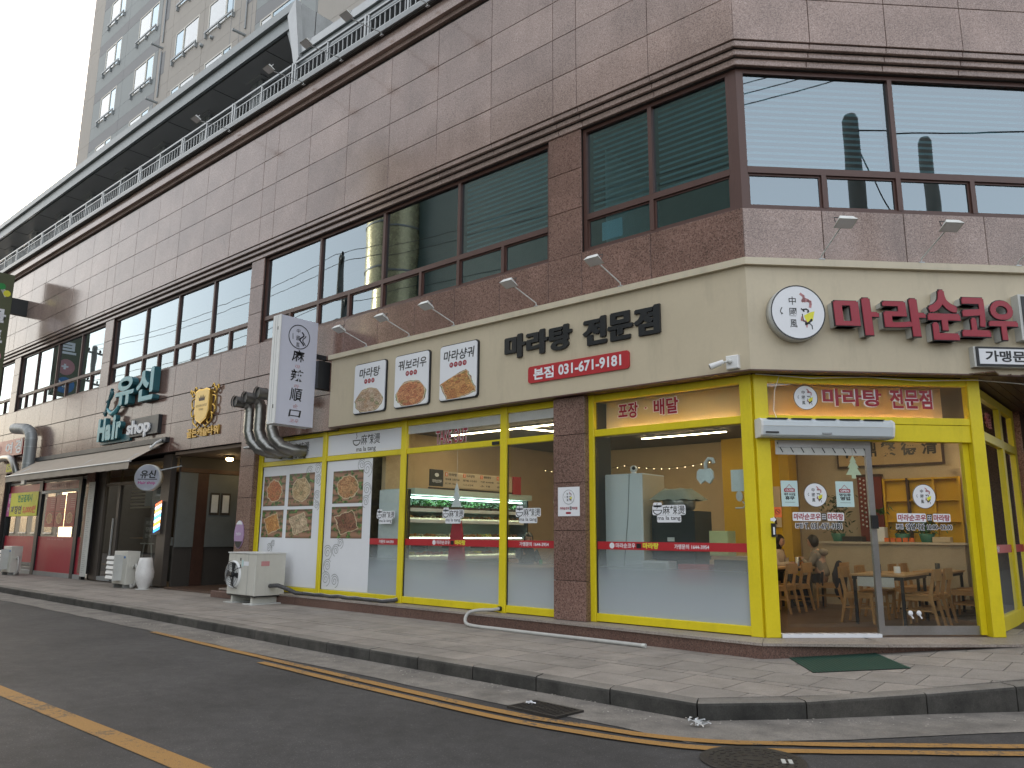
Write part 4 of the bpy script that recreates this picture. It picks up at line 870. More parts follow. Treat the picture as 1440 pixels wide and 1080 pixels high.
# ================================================================== CREAM SIGN BAND
fas = thing('cream_sign_band', 'long cream metal sign band wrapping the shop corner above the yellow frames', 'signboard', (-4, -.3, 3.54))
def wedge2(t, name, d, z0, z1, m, xa, sb, din, label=None):
    k = math.tan(PI/8); e = lambda s, o: (s*.7071068+o*.7071068, s*.7071068-o*.7071068)
    return part(name, MB().prism([(xa, -d), (k*d, -d), e(sb, d), e(sb, din), (k*din, -din), (xa, -din)], z0, z1, 'z'), m, t, label=label)
wedge2(fas, 'face_panel', .30, 3.545, 5.03, M['cream'], -9.42, 8.2, .14); wedge2(fas, 'cap', .37, 5.03, 5.13, M['creamlip'], -9.47, 8.2, .14); wedge2(fas, 'bottom_trim', .31, 3.525, 3.545, M['brown'], -9.42, 8.2, .12)
def lamp(x, yb, zb, L_, lab, fr='A', grp='floodlights on arms above the cream sign', rise=.12, up=False):
    t = thing('arm_floodlight', lab, 'floodlight', (x, yb, zb), fr=fr, group=grp)
    y2, z2 = yb-L_, zb+rise+.10
    part('arm', MB().tube([(x, yb, zb), (x, yb-.02, zb+.06), (x, y2+.1, z2)], .011, 8), M['lampwhite'] if not up else M['silver'], t); part('base_plate', MB().box(x-.04, x+.04, yb-.025, yb+.025, zb-.002, zb+.012), M['silver'], t)
    h = MB(); c = (x, y2, z2+.02)
    R = Euler((-.35 if not up else -.35, 0, 0)).to_matrix()
    pf = [(-.13, -.09, -.03), (.13, -.09, -.03), (.13, .10, -.03), (-.13, .10, -.03), (-.09, -.06, .045), (.09, -.06, .045), (.07, .09, .04), (-.07, .09, .04)]
    h.add([R @ Vector(v) + Vector(c) for v in pf], [(0, 3, 2, 1), (4, 5, 6, 7), (0, 1, 5, 4), (1, 2, 6, 5), (2, 3, 7, 6), (3, 0, 4, 7)]); part('housing', h, M['lampwhite'], t)
    g_ = MB(); g_.add([R @ Vector(v) + Vector(c) for v in ((-.11, -.075, -.033), (.11, -.075, -.033), (.11, .085, -.033), (-.11, .085, -.033))], [(0, 1, 2, 3)]); part('lens', g_, M['paper'], t)
    b_ = MB().tube([(x-.135, y2, z2+.01), (x-.135, y2+.03, z2+.085), (x+.135, y2+.03, z2+.085), (x+.135, y2, z2+.01)], .007, 6); b_.tube([(x, y2+.1, z2), (x, y2+.04, z2+.075)], .012, 6); part('bracket', b_, M['black'] if not up else M['silver'], t)
    return t
for x, s_ in ((-8.17, 'white arm floodlight above the first food picture, nearest the blade sign'), (-6.84, 'white arm floodlight above the cream band over the middle food picture'), (-5.59, 'white arm floodlight above the third food picture'), (-3.6, 'white arm floodlight above the start of the black lettering'), (-1.9, 'white arm floodlight above the end of the black lettering')): lamp(x, -.35, 5.13, .72, s_)
for x, s_ in ((.96, 'white arm floodlight above the round emblem on the angled front'), (2.42, 'white arm floodlight above the middle of the crimson lettering'), (3.86, 'white arm floodlight above the end of the crimson lettering')): lamp(x, -.35, 5.13, .72, s_, fr='B', rise=.15)
for x, s_ in ((-10.67, 'grey floodlight on the cornice just below the slanted roof fin'), (-9.17, 'grey floodlight on the cornice, next along from the fin lamp'), (-7.73, 'grey floodlight on the cornice above the window pier'), (-6.26, 'grey floodlight on the cornice nearest the corner'), (-14.13, 'grey floodlight on the cornice by the first terrace column')): lamp(x, -.66, 12.02, .95, s_, grp='floodlights on arms on the cornice', rise=-.15, up=True)
# lettering on the long side
s1 = thing('black_letter_sign', 'black raised lettering in two words above the red telephone plate', 'sign lettering', (-4.3, -.30, 4.3))
t_ = 'black'
chars('마라탕', -4.34, -2.86, 4.30, 4.72, -.345, M[t_], s1, bold=.02, depth=.04, heavy=4, gap=.04); chars('전문점', -2.66, -1.22, 4.28, 4.73, -.345, M[t_], s1, bold=.02, depth=.04, heavy=4, gap=.04)
s2 = thing('red_phone_plate', 'red rounded plate with a white telephone number on the cream band', 'sign', (-3.8, -.30, 3.8))
part('plate', MB().prism(rrect(-3.80, -1.79, 3.815, 4.10, .05), -.33, -.301), M['red'], s2); text('본점', -3.68, -3.25, 3.86, 4.06, -.334, M['paper'], s2, bold=.035); text('031-671-9181', -3.15, -1.93, 3.875, 4.055, -.334, M['paper'], s2, bold=.03)
foods = [(-8.52, -7.54, '마라탕', 3, 'bowl', (.45, .25, .12), (.58, .45, .34), 11.0, 'white food picture board with a bowl of noodle soup, nearest the blade sign'),
         (-7.23, -6.26, '꿔보러우', 3, 'bowl', (.45, .09, .04), (.62, .28, .12), 12.0, 'white food picture board with a plate of red fried pork, middle of three'),
         (-5.94, -4.99, '마라샹궈', 4, 'box', (.40, .10, .04), (.60, .30, .10), 13.0, 'white food picture board with a square tray of stir fry, nearest the black lettering')]
for i, (a, b, s_, nd, st, h1, h2, sd, lab) in enumerate(foods):
    t = thing('food_sign', lab, 'food sign', (a, -.3, 3.73), group='three food picture boards on the cream band')
    part('black_rim', MB().prism(rrect(a-.02, b+.03, 3.72, 4.79, .07), -.33, -.301), M['black'], t); part('board', MB().prism(rrect(a, b, 3.74, 4.77, .06), -.35, -.331), M['paper'], t)
    W = b-a; text(s_, a+W*(.16 if len(s_) == 3 else .1), b-W*(.16 if len(s_) == 3 else .06), 4.47, 4.67, -.353, M['black'], t, bold=.015, shear=.12)
    for k in range(nd):
        cx = a+W*.5+(k-(nd-1)/2)*.115; part('red_dot', disc(MB(), cx, 4.39, .05, .05, -.353, .0025, 18), M['redface'], t); text('마라탕궈'[k] if st != 'bowl' or i == 0 else '탕수육'[k], cx-.025, cx+.025, 4.37, 4.41, -.3545, M['paper'], t, name='dot_character', bold=0)
    cl = [(x, z) for x, z in rrect(a+.01, b-.01, 3.75, 4.76, .055)]
    zt = 4.30 if st == 'bowl' else 4.22
    if st == 'bowl': shp = [(a+.01+(W-.02)*k/18, 3.90+(zt-3.90)*math.sin(PI*(k+1.2)/20.4)) for k in range(19)]
    else: shp = [(a+.01, 4.05), (a+W*.7, zt+.06), (b-.01, 4.08)]
    poly = [(a+.06, 3.75), (a+.01, 3.80)]+shp+[(b-.01, 3.80), (b-.06, 3.75)]
    part('dish_photo', MB().prism(poly, -.353, -.3505), food('printed_sign_dish_%s' % 'xyz'[i], st, h1, h2, sd, R=.42 if st == 'bowl' else .40, cx=.5, cz=.42, ground='white', leaf=(.10, .2, .04)), t)
# angled front lettering
e1 = thing('round_logo_sign', 'round white sign drum with black rim and painted swirl on the cream corner', 'round sign', (.5, -.3, 4.3), fr='B')
bd = MB(); bd.lathe([(.0, -.301), (.39, -.301), (.39, -.44), (.37, -.46), (0, -.461)], (.52, 0, 4.32), 'y', 44); part('drum', bd, M['ltgrey'], e1); logo(e1, .52, 4.32, .385, -.465, name='face_disc')
s3 = thing('crimson_letter_sign', 'large crimson brush style channel letters on the cream corner', 'sign lettering', (1, -.3, 4), fr='B')
for i, (c, a, b, z0, z1) in enumerate((('마', 1.02, 1.66, 4.02, 4.55), ('라', 1.72, 2.33, 4.02, 4.56), ('순', 2.36, 2.83, 3.98, 4.70), ('코', 2.84, 3.25, 4.04, 4.60), ('우', 3.24, 3.66, 4.00, 4.57))):
    text(c, a, b, z0, z1, -.475, M['redface'], s3, name='letter', bold=.012, depth=.012, shear=-.04, heavy=3); text(c, a-.012, b+.012, z0-.012, z1+.012, -.463, M['black'], s3, name='letter_rim', bold=.022, depth=.02, shear=-.04, heavy=3); text(c, a, b, z0, z1, -.443, M['ltgrey'], s3, name='letter_return', bold=.018, depth=.14, shear=-.04, heavy=3)
s4 = thing('franchise_phone_sign', 'white light box sign with black rim at the end of the cream corner band', 'sign', (3.1, -.3, 3.7), fr='B')
part('case', MB().box(3.02, 5.3, -.40, -.301, 3.63, 3.92), M['ltgrey'], s4); part('rim', MB().box(3.05, 5.3, -.415, -.40, 3.64, 3.915), M['black'], s4); part('face', MB().box(3.085, 5.27, -.42, -.416, 3.67, 3.885), M['paper'], s4); text('가맹문의 1644-3954', 3.17, 4.95, 3.70, 3.86, -.4225, M['black'], s4, bold=.03)
s5 = thing('black_sign_box', 'tall black sign box beyond the crimson letters on the corner band', 'sign', (3.8, -.3, 4), fr='B')
part('case', MB().box(3.73, 4.6, -.44, -.301, 4.02, 4.68), M['ltgrey'], s5); part('face', MB().box(3.77, 4.56, -.45, -.441, 4.05, 4.65), M['signbox'], s5); text('麻辣', 3.86, 4.5, 4.2, 4.5, -.4525, M['paper'], s5)
# cctv on the corner
c_ = thing('security_camera', 'small white security camera on a box at the lower corner of the cream band', 'camera', (-.1, -.3, 3.6))
part('junction_box', MB().box(-.20, -.02, -.37, -.301, 3.57, 3.76, bev=.01), M['white'], c_); part('joint', MB().ell((-.13, -.40, 3.67), (.035, .035, .035)).tube([(-.13, -.40, 3.67), (-.22, -.45, 3.66)], .015), M['ltgrey'], c_)
part('barrel', MB().tube([(-.20, -.44, 3.665), (-.36, -.53, 3.60)], [.035, .045], 12), M['white'], c_); part('lens', MB().tube([(-.36, -.53, 3.60), (-.365, -.533, 3.598)], .03, 12), M['black'], c_)
wr = MB()
cab = [(.02, -.10, 3.52), (.35, -.12, 3.50), (.28, -.10, 3.30), (.25, -.10, 3.02), (.24, -.2, 2.9)]
wr.tube(cab, .006, 6); wr.tube([(.30, -.12, 3.505), (.8, -.12, 3.475), (1.6, -.11, 3.51), (2.4, -.12, 3.47), (3.2, -.12, 3.50), (4.2, -.12, 3.44)], .006, 6)
o = single('white_cable', wr, M['lampwhite'], 'thin white cable drooping along the underside of the cream corner band', 'cable', base=(0, 0, 3.5), fr='B')
# air curtain
a_ = thing('air_curtain', 'long white air curtain unit mounted above the sliding door', 'air curtain', (.9, -.05, 2.75), fr='B')
pf = [(-.031, 2.885), (-.20, 2.885), (-.27, 2.84), (-.27, 2.78), (-.24, 2.66), (-.20, 2.635), (-.031, 2.635)]
part('housing', MB().prism(pf, .02, 1.84, 'x'), mat('pale_blue_white_metal', (.58, .64, .68), .3, var=.03), a_)
for x in (-.005, 1.84): part('end_cap', MB().prism([(y-.004 if y < -.04 else y, z+(.004 if z > 2.8 else -.004)) for y, z in pf], x, x+.03, 'x'), M['white'], a_)
for k in range(5): part('intake_slot', MB().box(.10+k*.34, .38+k*.34, -.255, -.21, 2.878, 2.889), M['black'], a_)
part('outlet_slot', MB().box(.06, .24, -.262, -.25, 2.68, 2.70), M['black'], a_); part('badge', MB().box(.85, .98, -.262, -.25, 2.675, 2.695), M['grey'], a_)
part('seam', MB().box(.03, 1.83, -.273, -.268, 2.775, 2.782), M['ltgrey'], a_)
sn = thing('door_sensor', 'small black sensor on the yellow post beside the entrance', 'sensor', (.17, -.06, 1.4), fr='B'); part('case', MB().box(.14, .20, -.075, -.051, 1.30, 1.48), M['black'], sn); part('label_strip', MB().box(.158, .182, -.078, -.075, 1.33, 1.43), M['paper'], sn)
sn = thing('arrow_sticker', 'white arrow sticker above the door sensor on the yellow post', 'sticker', (.17, -.05, 1.53), fr='B'); part('arrow', MB().prism([(.14, 1.51), (.14, 1.55), (.18, 1.55), (.18, 1.57), (.22, 1.53), (.18, 1.49), (.18, 1.51)], -.053, -.051), M['paper'], sn)
# paper on pier
pp = thing('paper_notice', 'white paper notice with a small emblem taped to the granite pier', 'notice', (-3.07, -.18, 1.6)); part('sheet', MB().box(-3.28, -2.85, -.186, -.182, 1.60, 2.06), M['paper'], pp)
logo(pp, -3.065, 1.90, .115, -.188); brandline(pp, -3.24, -2.89, 1.70, 1.745, -.189, outline=False); part('red_mark', MB().prism(rrect(-3.12, -3.02, 1.635, 1.665, .012), -.189, -.187), M['redface'], pp)
# window suction decorations in bay 5
bb = thing('suction_hook_cutout', 'pale cat shaped foam hook stuck inside the shop glass', 'decoration', (-.75, .06, 2.2))
bm = MB().prism([(-.92, 2.22), (-.88, 2.26), (-.80, 2.25), (-.72, 2.26), (-.68, 2.22), (-.67, 2.12), (-.73, 2.04), (-.80, 2.09), (-.87, 2.04), (-.93, 2.12)], .05, .09); part('body', bm, mat('pale_teal_foam', (.60, .66, .66), .6), bb)
part('hook', MB().tube([(-.79, .07, 2.25), (-.79, .07, 2.34), (-.74, .07, 2.40), (-.68, .07, 2.39), (-.66, .07, 2.33)], .028, 8), M['ltgrey'], bb)
bb = thing('hanging_tag', 'pale blue card with a small clip hung inside the shop glass', 'decoration', (-.3, .06, 2.0)); part('card', MB().box(-.40, -.18, .05, .06, 1.92, 2.22), mat('pale_teal_foam', (.60, .66, .66), .6), bb); part('disc', disc(MB(), -.285, 1.85, .05, .07, .045, .01), M['ltgrey'], bb); part('ring', MB().tube([(-.24, .05, 1.78), (-.20, .05, 1.73), (-.24, .05, 1.69), (-.35, .05, 1.69)], .012, 6), M['ltgrey'], bb)

# ================================================================== SHOP INTERIOR
def boxpart(t, name, m, x0, x1, y0, y1, z0, z1, **k): return part(name, MB().box(x0, x1, y0, y1, z0, z1, bev=k.pop('bev', 0), rot=k.pop('rot', None)), m, t, **k)
M['covewall'] = mat('cream_cove_panel', (.62, .52, .36), .7, var=.04)
room = thing('restaurant_room', 'warm tan walled restaurant room behind the shop glass', 'room', (-4, 4, 0))
boxpart(room, 'back_wall', M['tanwall'], -12.4, -1.9, 6.45, 6.55, 0, 3.45); boxpart(room, 'back_wall', M['stonewall'], -1.88, 2.0, 6.46, 6.56, 0, 3.45)
boxpart(room, 'yellow_wall', M['yelwall'], -3.4, -1.9, 6.0, 6.44, 0, 3.45); boxpart(room, 'side_wall', M['tanwall'], -8.3, -8.18, .3, 6.44, 0, 3.45)
part('ceiling', MB().prism([(-12.4, .05), (-.02, .05), (2.18, 2.25), (2.18, 6.6), (-12.4, 6.6)], 3.46, 3.52, 'z'), M['ceil'], room)
boxpart(room, 'bulkhead', M['covewall'], -2.66, -.25, .32, .35, 2.90, 3.45); boxpart(room, 'spill_stop_shelf', M['covewall'], -2.66, -.25, .04, .35, 2.88, 2.897)  # unseen shelf added to keep the cove light from spilling down
bk = MB().box(.30, 2.95, .32, .35, 2.90, 3.45).box(.30, 2.95, .04, .35, 2.88, 2.897); bk.v = [tuple(FR['B'] @ Vector(v)) for v in bk.v]; part('bulkhead', bk, M['tanwall'], room)  # second box is the added shelf that stops the cove light below
WARM = emis('warm_led_tube', (1.0, .78, .48), 14.0); WARM2 = emis('warm_cove_led', (1.0, .68, .32), 17.0); COOL = emis('cool_fridge_tube', (.75, 1.0, .88), 6.0); SPOT = emis('warm_spot_lamp', (1.0, .72, .36), 14.0)
def strip_light(a, b, lab, z=3.42, m=None, fr='A'):
    t = thing('strip_light', lab, 'ceiling light', (a[0], a[1], z), fr=fr, group='warm strip lights on the shop ceiling'); A_, B_ = Vector((a[0], a[1], 0)), Vector((b[0], b[1], 0)); d = (B_-A_).normalized(); n = Vector((-d.y, d.x, 0))*.025
    mb = MB(); P = [A_-n, B_-n, B_+n, A_+n]; mb.add([(p.x, p.y, z-.012) for p in P]+[(p.x, p.y, z+.0) for p in P], [(3, 2, 1, 0), (4, 5, 6, 7), (0, 1, 5, 4), (1, 2, 6, 5), (2, 3, 7, 6), (3, 0, 4, 7)]); part('diffuser', mb, m or WARM, t)
    n = n*1.4; P = [A_-n, B_-n, B_+n, A_+n]; mb = MB(); mb.add([(p.x, p.y, z) for p in P]+[(p.x, p.y, z+.03) for p in P], [(3, 2, 1, 0), (4, 5, 6, 7), (0, 1, 5, 4), (1, 2, 6, 5), (2, 3, 7, 6), (3, 0, 4, 7)]); part('channel', mb, M['silver'], t)
strip_light((-7.6, 1.6), (-3.2, 1.6), 'long warm strip light behind the take out lettering'); strip_light((-5.6, 1.7), (-5.0, 3.6), 'warm strip light running away from the take out window'); strip_light((-2.5, 1.7), (-.3, 1.7), 'warm strip light just inside the delivery window')
strip_light((-4.6, 4.6), (-2.6, 4.6), 'warm strip light deep in the room over the pale fridge'); strip_light((-.2, 3.2), (-.2, 5.6), 'warm strip light over the seated diners'); strip_light((1.0, 3.3), (1.0, 5.6), 'warm strip light above the empty tables')
strip_light((-2.55, .17), (-.3, .17), 'hidden cove light above the delivery window', z=2.925, m=WARM2); strip_light((.35, .17), (2.85, .17), 'hidden cove light above the sliding door', z=2.925, m=WARM2, fr='B')
for k, (x, y) in enumerate(((-6.2, 3.2), (-4.4, 2.8), (-3.6, 3.8), (-1.6, 5.2), (.3, 5.9))):
    t = thing('downlight', ['small round downlight over the display fridge', 'small round downlight near the seated man', 'small round downlight deep behind the pale fridge', 'small round downlight over the diners', 'small round downlight above the plant ledge'][k], 'ceiling light', (x, y, 3.45), group='round downlights in the shop'); part('rim', MB().lathe([(.07, 3.44), (.07, 3.455), (.05, 3.46)], (x, y, 0), 'z', 16), M['white'], t); part('lens', MB().lathe([(.0, 3.441), (.05, 3.441)], (x, y, 0), 'z', 14), SPOT, t)
# display fridge along the side wall
t = thing('display_fridge', 'long open display fridge with lit shelves of green vegetables and trays', 'display fridge', (-7.7, 2, 0)); W_ = mat('fridge_inner_panel', (.50, .62, .58), .5, var=.03)
boxpart(t, 'base', W_, -8.15, -7.25, .2, 3.85, 0, .42); boxpart(t, 'back_panel', W_, -8.15, -8.08, .2, 3.85, .42, 2.2); boxpart(t, 'canopy', W_, -8.15, -7.15, .2, 3.85, 2.08, 2.2); boxpart(t, 'end_panel', M['fridge'], -8.15, -7.35, .14, .20, 0, 2.18); boxpart(t, 'end_panel', M['blacksteel'], -8.15, -7.3, 3.85, 3.9, 0, 2.18); boxpart(t, 'end_post', M['blacksteel'], -7.34, -7.26, .13, .20, 0, 2.18)
for z in (2.05, 1.60, 1.24, .86): boxpart(t, 'lamp_tube', COOL, -7.45, -7.41, .3, 3.8, z-.03, z-.01)
for z in (1.80, 1.58, 1.20, .84): boxpart(t, 'shelf', W_, -8.06, -7.38, .25, 3.82, z-.03, z); boxpart(t, 'price_rail', M['white'], -7.38, -7.365, .25, 3.82, z-.05, z+.02)
for k in range(4): boxpart(t, 'shelf_bracket', M['blacksteel'], -8.0, -7.5, .9+k*.9, .92+k*.9, 1.0, 1.2)
FN = ['brown cut meat', 'orange roots', 'pale noodles', 'yellow tofu strips', 'red sliced meat', 'green leaves']; WH = ['nearest the street glass']+['%s from the street glass' % q for q in ('second', 'third', 'fourth', 'fifth', 'sixth', 'seventh', 'eighth', 'ninth', 'tenth', 'eleventh')]+['farthest from the street']
rng = random.Random(3); fm = [mat('food_brown', (.25, .11, .05), .7, var=.5, scale=30), mat('food_orange', (.45, .2, .06), .7, var=.4, scale=30), mat('food_cream', (.5, .42, .26), .7, var=.3, scale=30), mat('food_yellow', (.55, .5, .08), .6, var=.3, scale=30), mat('food_red', (.35, .06, .03), .6, var=.4, scale=30), M['leaf']]
for zi, z in enumerate((1.58, 1.20, .84, .42)):
    for k in range(12):
        y = .32+k*.29; m = fm[rng.randrange(5)] if zi < 2 else fm[rng.randrange(6)]; tr = thing('food_tray', 'tray of %s, %s fridge shelf, %s' % (FN[fm.index(m)] if m in fm else 'leaves', ['second', 'third', 'fourth', 'bottom'][zi], WH[k]), 'tray', (-7.6, y, z+.001), group='trays of food on the display fridge shelves')
        boxpart(tr, 'tray', M['beige'], -7.86, -7.42, y, y+.26, z+.001, z+.05); fb = MB()
        for q in range(14): c = (-7.64+rng.uniform(-.18, .18), y+.13+rng.uniform(-.09, .09), z+.06+rng.uniform(0, .03)); fb.ell(c, (rng.uniform(.02, .05), rng.uniform(.02, .04), rng.uniform(.02, .035)), 6, 4)
        part('contents', fb, m, tr, kind='stuff')
for k in range(9):
    y = .35+k*.40; gb = thing('greens_crate', 'crate of leafy greens on the top fridge shelf, %s' % (WH[k] if k < 8 else WH[11]), 'crate', (-7.6, y, 1.80), group='leafy greens on the top shelf'); boxpart(gb, 'crate', M['darkwood'], -7.84, -7.40, y, y+.34, 1.801, 1.87); lf_ = MB()
    for q in range(90):
        c = Vector((-7.6+rng.gauss(0, .1), y+.17+rng.gauss(0, .09), 1.88+abs(rng.gauss(0, .06)))); a = Euler((rng.uniform(-1, 1), rng.uniform(-1, 1), rng.uniform(0, 6))).to_matrix(); s_ = rng.uniform(.025, .055)
        lf_.add([c+a @ Vector(v)*s_ for v in ((-1, 0, 0), (0, -.5, .1), (1, 0, 0), (0, .5, .1))], [(0, 1, 2, 3)])
    part('leaves', lf_, M['leaf'] if k % 3 else M['leafdk'], gb, kind='stuff')
t = thing('menu_board', 'long tan menu board above the display fridge with a black end panel', 'menu board', (-7.2, 2, 2.3))
C2 = FR['C'].copy(); 
def onx(x, fn):  # builds facing +x at plane x: local x runs along +y
    return Matrix.Translation((x, 0, 0)) @ Matrix.Rotation(PI/2, 4, 'Z')
t2 = thing('printed_menu', 'tan menu with orange numbers and rows of small writing over the display fridge', 'menu', (0, 0, 0), fr=onx(-7.12, None))
boxpart(t, 'hanger', M['blacksteel'], -7.2, -7.16, .6, 3.4, 2.21, 2.24)
boxpart(t2, 'board', M['beige'], .95, 3.1, 0, .03, 2.26, 2.58); boxpart(t2, 'logo_panel', M['signbox'], .58, .94, 0, .03, 2.26, 2.6); boxpart(t2, 'red_panel', M['red'], 3.15, 3.42, 0, .03, 2.2, 2.6)
for k in range(4):
    x = 1.0+k*.53; boxpart(t2, 'number_tile', M['orange'], x, x+.07, -.004, 0, 2.48, 2.56); text('%d' % (k+1), x+.02, x+.05, 2.495, 2.545, -.006, M['paper'], t2); text(['마라탕', '마라샹궈', '꿔바로우', '음료'][k], x+.10, x+.34, 2.49, 2.55, -.003, M['black'], t2); text(['재료를 고르세요', '맵기를 고르세요', '기본 8,000원', '마라 한그릇'][k], x+.0, x+.42, 2.40, 2.44, -.003, M['black'], t2); text(['한그릇 100g', '1 2 3 4 단계', '소 대', '공기밥'][k], x, x+.3, 2.31, 2.35, -.003, M['black'], t2)
text('마라순코우', .64, .9, 2.33, 2.40, -.004, M['paper'], t2); part('steam_logo', MB().ell((.76, -.004, 2.49), (.06, .003, .04), 12, 6), M['paper'], t2)
# chairs and tables
def make_chair(lab):
    t = thing('wooden_chair', lab, 'chair', (0, 0, 0), group='oak dining chairs in the restaurant'); w_ = M['wood']
    part('seat', MB().prism([(-.19, -.21), (.22, -.19), (.22, .19), (-.19, .21)], .435, .46, 'z'), w_, t)
    for s_ in (-1, 1):
        y = s_*.19; part('leg', MB().prism([(-.29, 0), (-.255, 0), (-.165, .40), (-.165, .50), (-.235, .82), (-.275, .82), (-.215, .48), (-.215, .40)], y-.014, y+.014), w_, t)
        part('leg', MB().prism([(.17, .435), (.215, .435), (.225, 0), (.195, 0)], y-.014, y+.014), w_, t); boxpart(t, 'side_rail', w_, -.19, .2, y-.01, y+.01, .375, .43); boxpart(t, 'stretcher', w_, -.22, .2, y-.008, y+.008, .22, .245)
    boxpart(t, 'cross_rail', w_, -.21, -.18, -.175, .175, .38, .43); bk = MB(); P = []
    for i in range(9):
        a = -.24+.06*i; P.append((-.262-.03*math.cos(a*6), a))
    vs = [(x+dx, y, z) for x, y in P for dx in (0, .022) for z in (.67, .84)]
    bk.add(vs, [f for i in range(8) for f in ((i*4, i*4+4, i*4+5, i*4+1), (i*4+2, i*4+3, i*4+7, i*4+6), (i*4+1, i*4+5, i*4+7, i*4+3), (i*4, i*4+2, i*4+6, i*4+4))]+[(0, 1, 3, 2), (32, 34, 35, 33)]); part('backrest', bk, w_, t); return t
spots = [(1.18, 3.0, PI, 'nearest oak chair with its back to the side window'), (1.2, 3.62, PI, 'second oak chair at the near table, back to the side window'), (1.42, 4.75, PI, 'oak chair at the far table by the side window'), (1.45, 5.35, PI, 'oak chair farthest back by the side window'), (.38, 2.85, 0, 'oak chair just behind the silver door stile, facing the side window'), (.36, 3.7, 0, 'oak chair behind the near table, half hidden by the stile'), (-1.22, 3.5, PI, 'oak chair closest to the yellow corner post'), (-1.2, 4.15, PI, 'oak chair in front of the seated diners, second from the corner post'), (-.82, 5.0, PI, 'oak chair with a dark coat under the diner in the hooded top'), (-1.95, 5.05, 0, 'oak chair under the diner in the cream jumper'), (.55, 4.9, 0, 'oak chair at the far table with its back to the diners'), (.6, 5.4, 0, 'oak chair at the far table nearest the plant ledge'), (-4.15, .95, PI, 'oak chair behind the narrow window beside the pier'), (-3.75, 1.6, PI, 'oak chair farther behind the narrow window'), (-5.35, 1.35, 0, 'oak chair under the man on the telephone')]
c0 = None
for x, y, r, lab in spots:
    c = make_chair(lab) if c0 is None else copy_tree(c0); c0 = c0 or c; c['label'] = lab; c.matrix_world = Matrix.Translation((x, y, .003)) @ Matrix.Rotation(r, 4, 'Z')
def table(x0, x1, y0, y1, lab, tag=True):
    t = thing('dining_table', lab, 'table', ((x0+x1)/2, (y0+y1)/2, .003), group='wood topped tables with black legs'); boxpart(t, 'tabletop', M['table'], x0, x1, y0, y1, .72, .75, bev=.004); boxpart(t, 'frame', M['blacksteel'], x0+.03, x1-.03, y0+.03, y1-.03, .67, .72)
    for x in (x0+.04, x1-.08):
        for y in (y0+.04, y1-.08): boxpart(t, 'leg', M['blacksteel'], x, x+.04, y, y+.04, .003, .67)
    return t
T1 = table(.30, 1.10, 2.55, 3.95, 'table nearest the sliding door with white paper hanging from its edge'); boxpart(T1, 'hanging_paper', M['ltgrey'], .42, .95, 2.545, 2.548, .57, .71)
table(.72, 1.3, 4.5, 5.6, 'small table at the far side by the side windows'); table(-1.95, -1.35, 3.2, 4.6, 'table behind the yellow corner post with two chairs drawn up'); T0 = table(-1.72, -1.05, 4.68, 5.4, 'table between the two seated diners'); table(-5.0, -4.3, .7, 1.9, 'table in front of the man on the telephone')
for lab, x, y, h, r, m in (('steel tumbler on the diners table', -1.4, 4.9, .17, .04, 'chrome'), ('orange cup beside the tumbler on the diners table', -1.25, 4.85, .10, .035, 'orange'), ('green cup on the table before the man', -4.55, .95, .11, .035, 'green')):
    single('cup', MB().lathe([(r*.9, 0), (r, h), (r*.9, h), (r*.8, .01)], (x, y, .753), 'z', 14), M[m], lab, 'cup', base=(x, y, .753))
single('food_bowl', MB().lathe([(.05, 0), (.11, .06), (.10, .06), (.05, .012)], (-1.5, 5.1, .753), 'z', 18), M['orange'], 'orange bowl of food in front of the diner in the cream jumper', 'bowl', base=(-1.5, 5.1, .753)); single('food_bowl', MB().lathe([(.05, 0), (.12, .06), (.11, .06), (.05, .012)], (-4.7, 1.25, .753), 'z', 18), M['beige'], 'tan bowl on the table before the man on the telephone', 'bowl', base=(-4.7, 1.25, .753))
for lab, x, y, h, r, m in (('dark chopstick jar on the table by the sliding door', .55, 3.2, .13, .04, 'darkwood'), ('white napkin holder on the table by the sliding door', .8, 3.3, .10, .05, 'paper'), ('dark sauce jar on the far table', 1.0, 5.0, .12, .04, 'signbox'), ('white cup on the table behind the corner post', -1.6, 3.8, .09, .035, 'paper')):
    single('table_jar', MB().lathe([(r, 0), (r, h), (r*.8, h), (r*.8, .01), (0, .01)], (x, y, .753), 'z', 14), M[m], lab, 'jar', base=(x, y, .753))
# plant ledge, shelves, framed writing
t = thing('ledge_wall', 'low beige marble ledge wall with plants behind the empty tables', 'wall', (0, 6.1, 0)); boxpart(t, 'wall', M['stonewall'], -1.3, 1.25, 6.0, 6.25, 0, 1.18); boxpart(t, 'ledge', mat('pale_stone_ledge', (.55, .48, .38), .4), -1.35, 1.3, 5.95, 6.3, 1.18, 1.22)
t = thing('yellow_shelving', 'ochre yellow shelving lit behind the plant ledge', 'shelving', (.3, 6.4, 1.2))
boxpart(t, 'back_panel', M['yelwall'], -.15, 1.2, 6.42, 6.45, 1.2, 2.45)
for x in (-.15, .28, .74, 1.17): boxpart(t, 'upright', M['darkwood'] if x in (.28,) else M['yelwall'], x, x+.04, 6.3, 6.41, 1.22, 2.45)
for z in (1.6, 2.0, 2.41): boxpart(t, 'shelf', M['yelwall'], -.11, 1.17, 6.31, 6.42, z, z+.03)
t = thing('red_pillar', 'dark red pillar between the planter and the yellow shelving', 'pillar', (-.5, 6.35, 1.2)); boxpart(t, 'shaft', M['redwood'], -.62, -.17, 6.3, 6.42, 1.2, 2.5); boxpart(t, 'capital', M['darkwood'], -.64, -.155, 6.28, 6.43, 2.5, 2.55)
t = thing('hanging_chain_string', 'string of small pale beads hanging before the dark red pillar', 'decoration', (-.5, 6.2, 2.2))
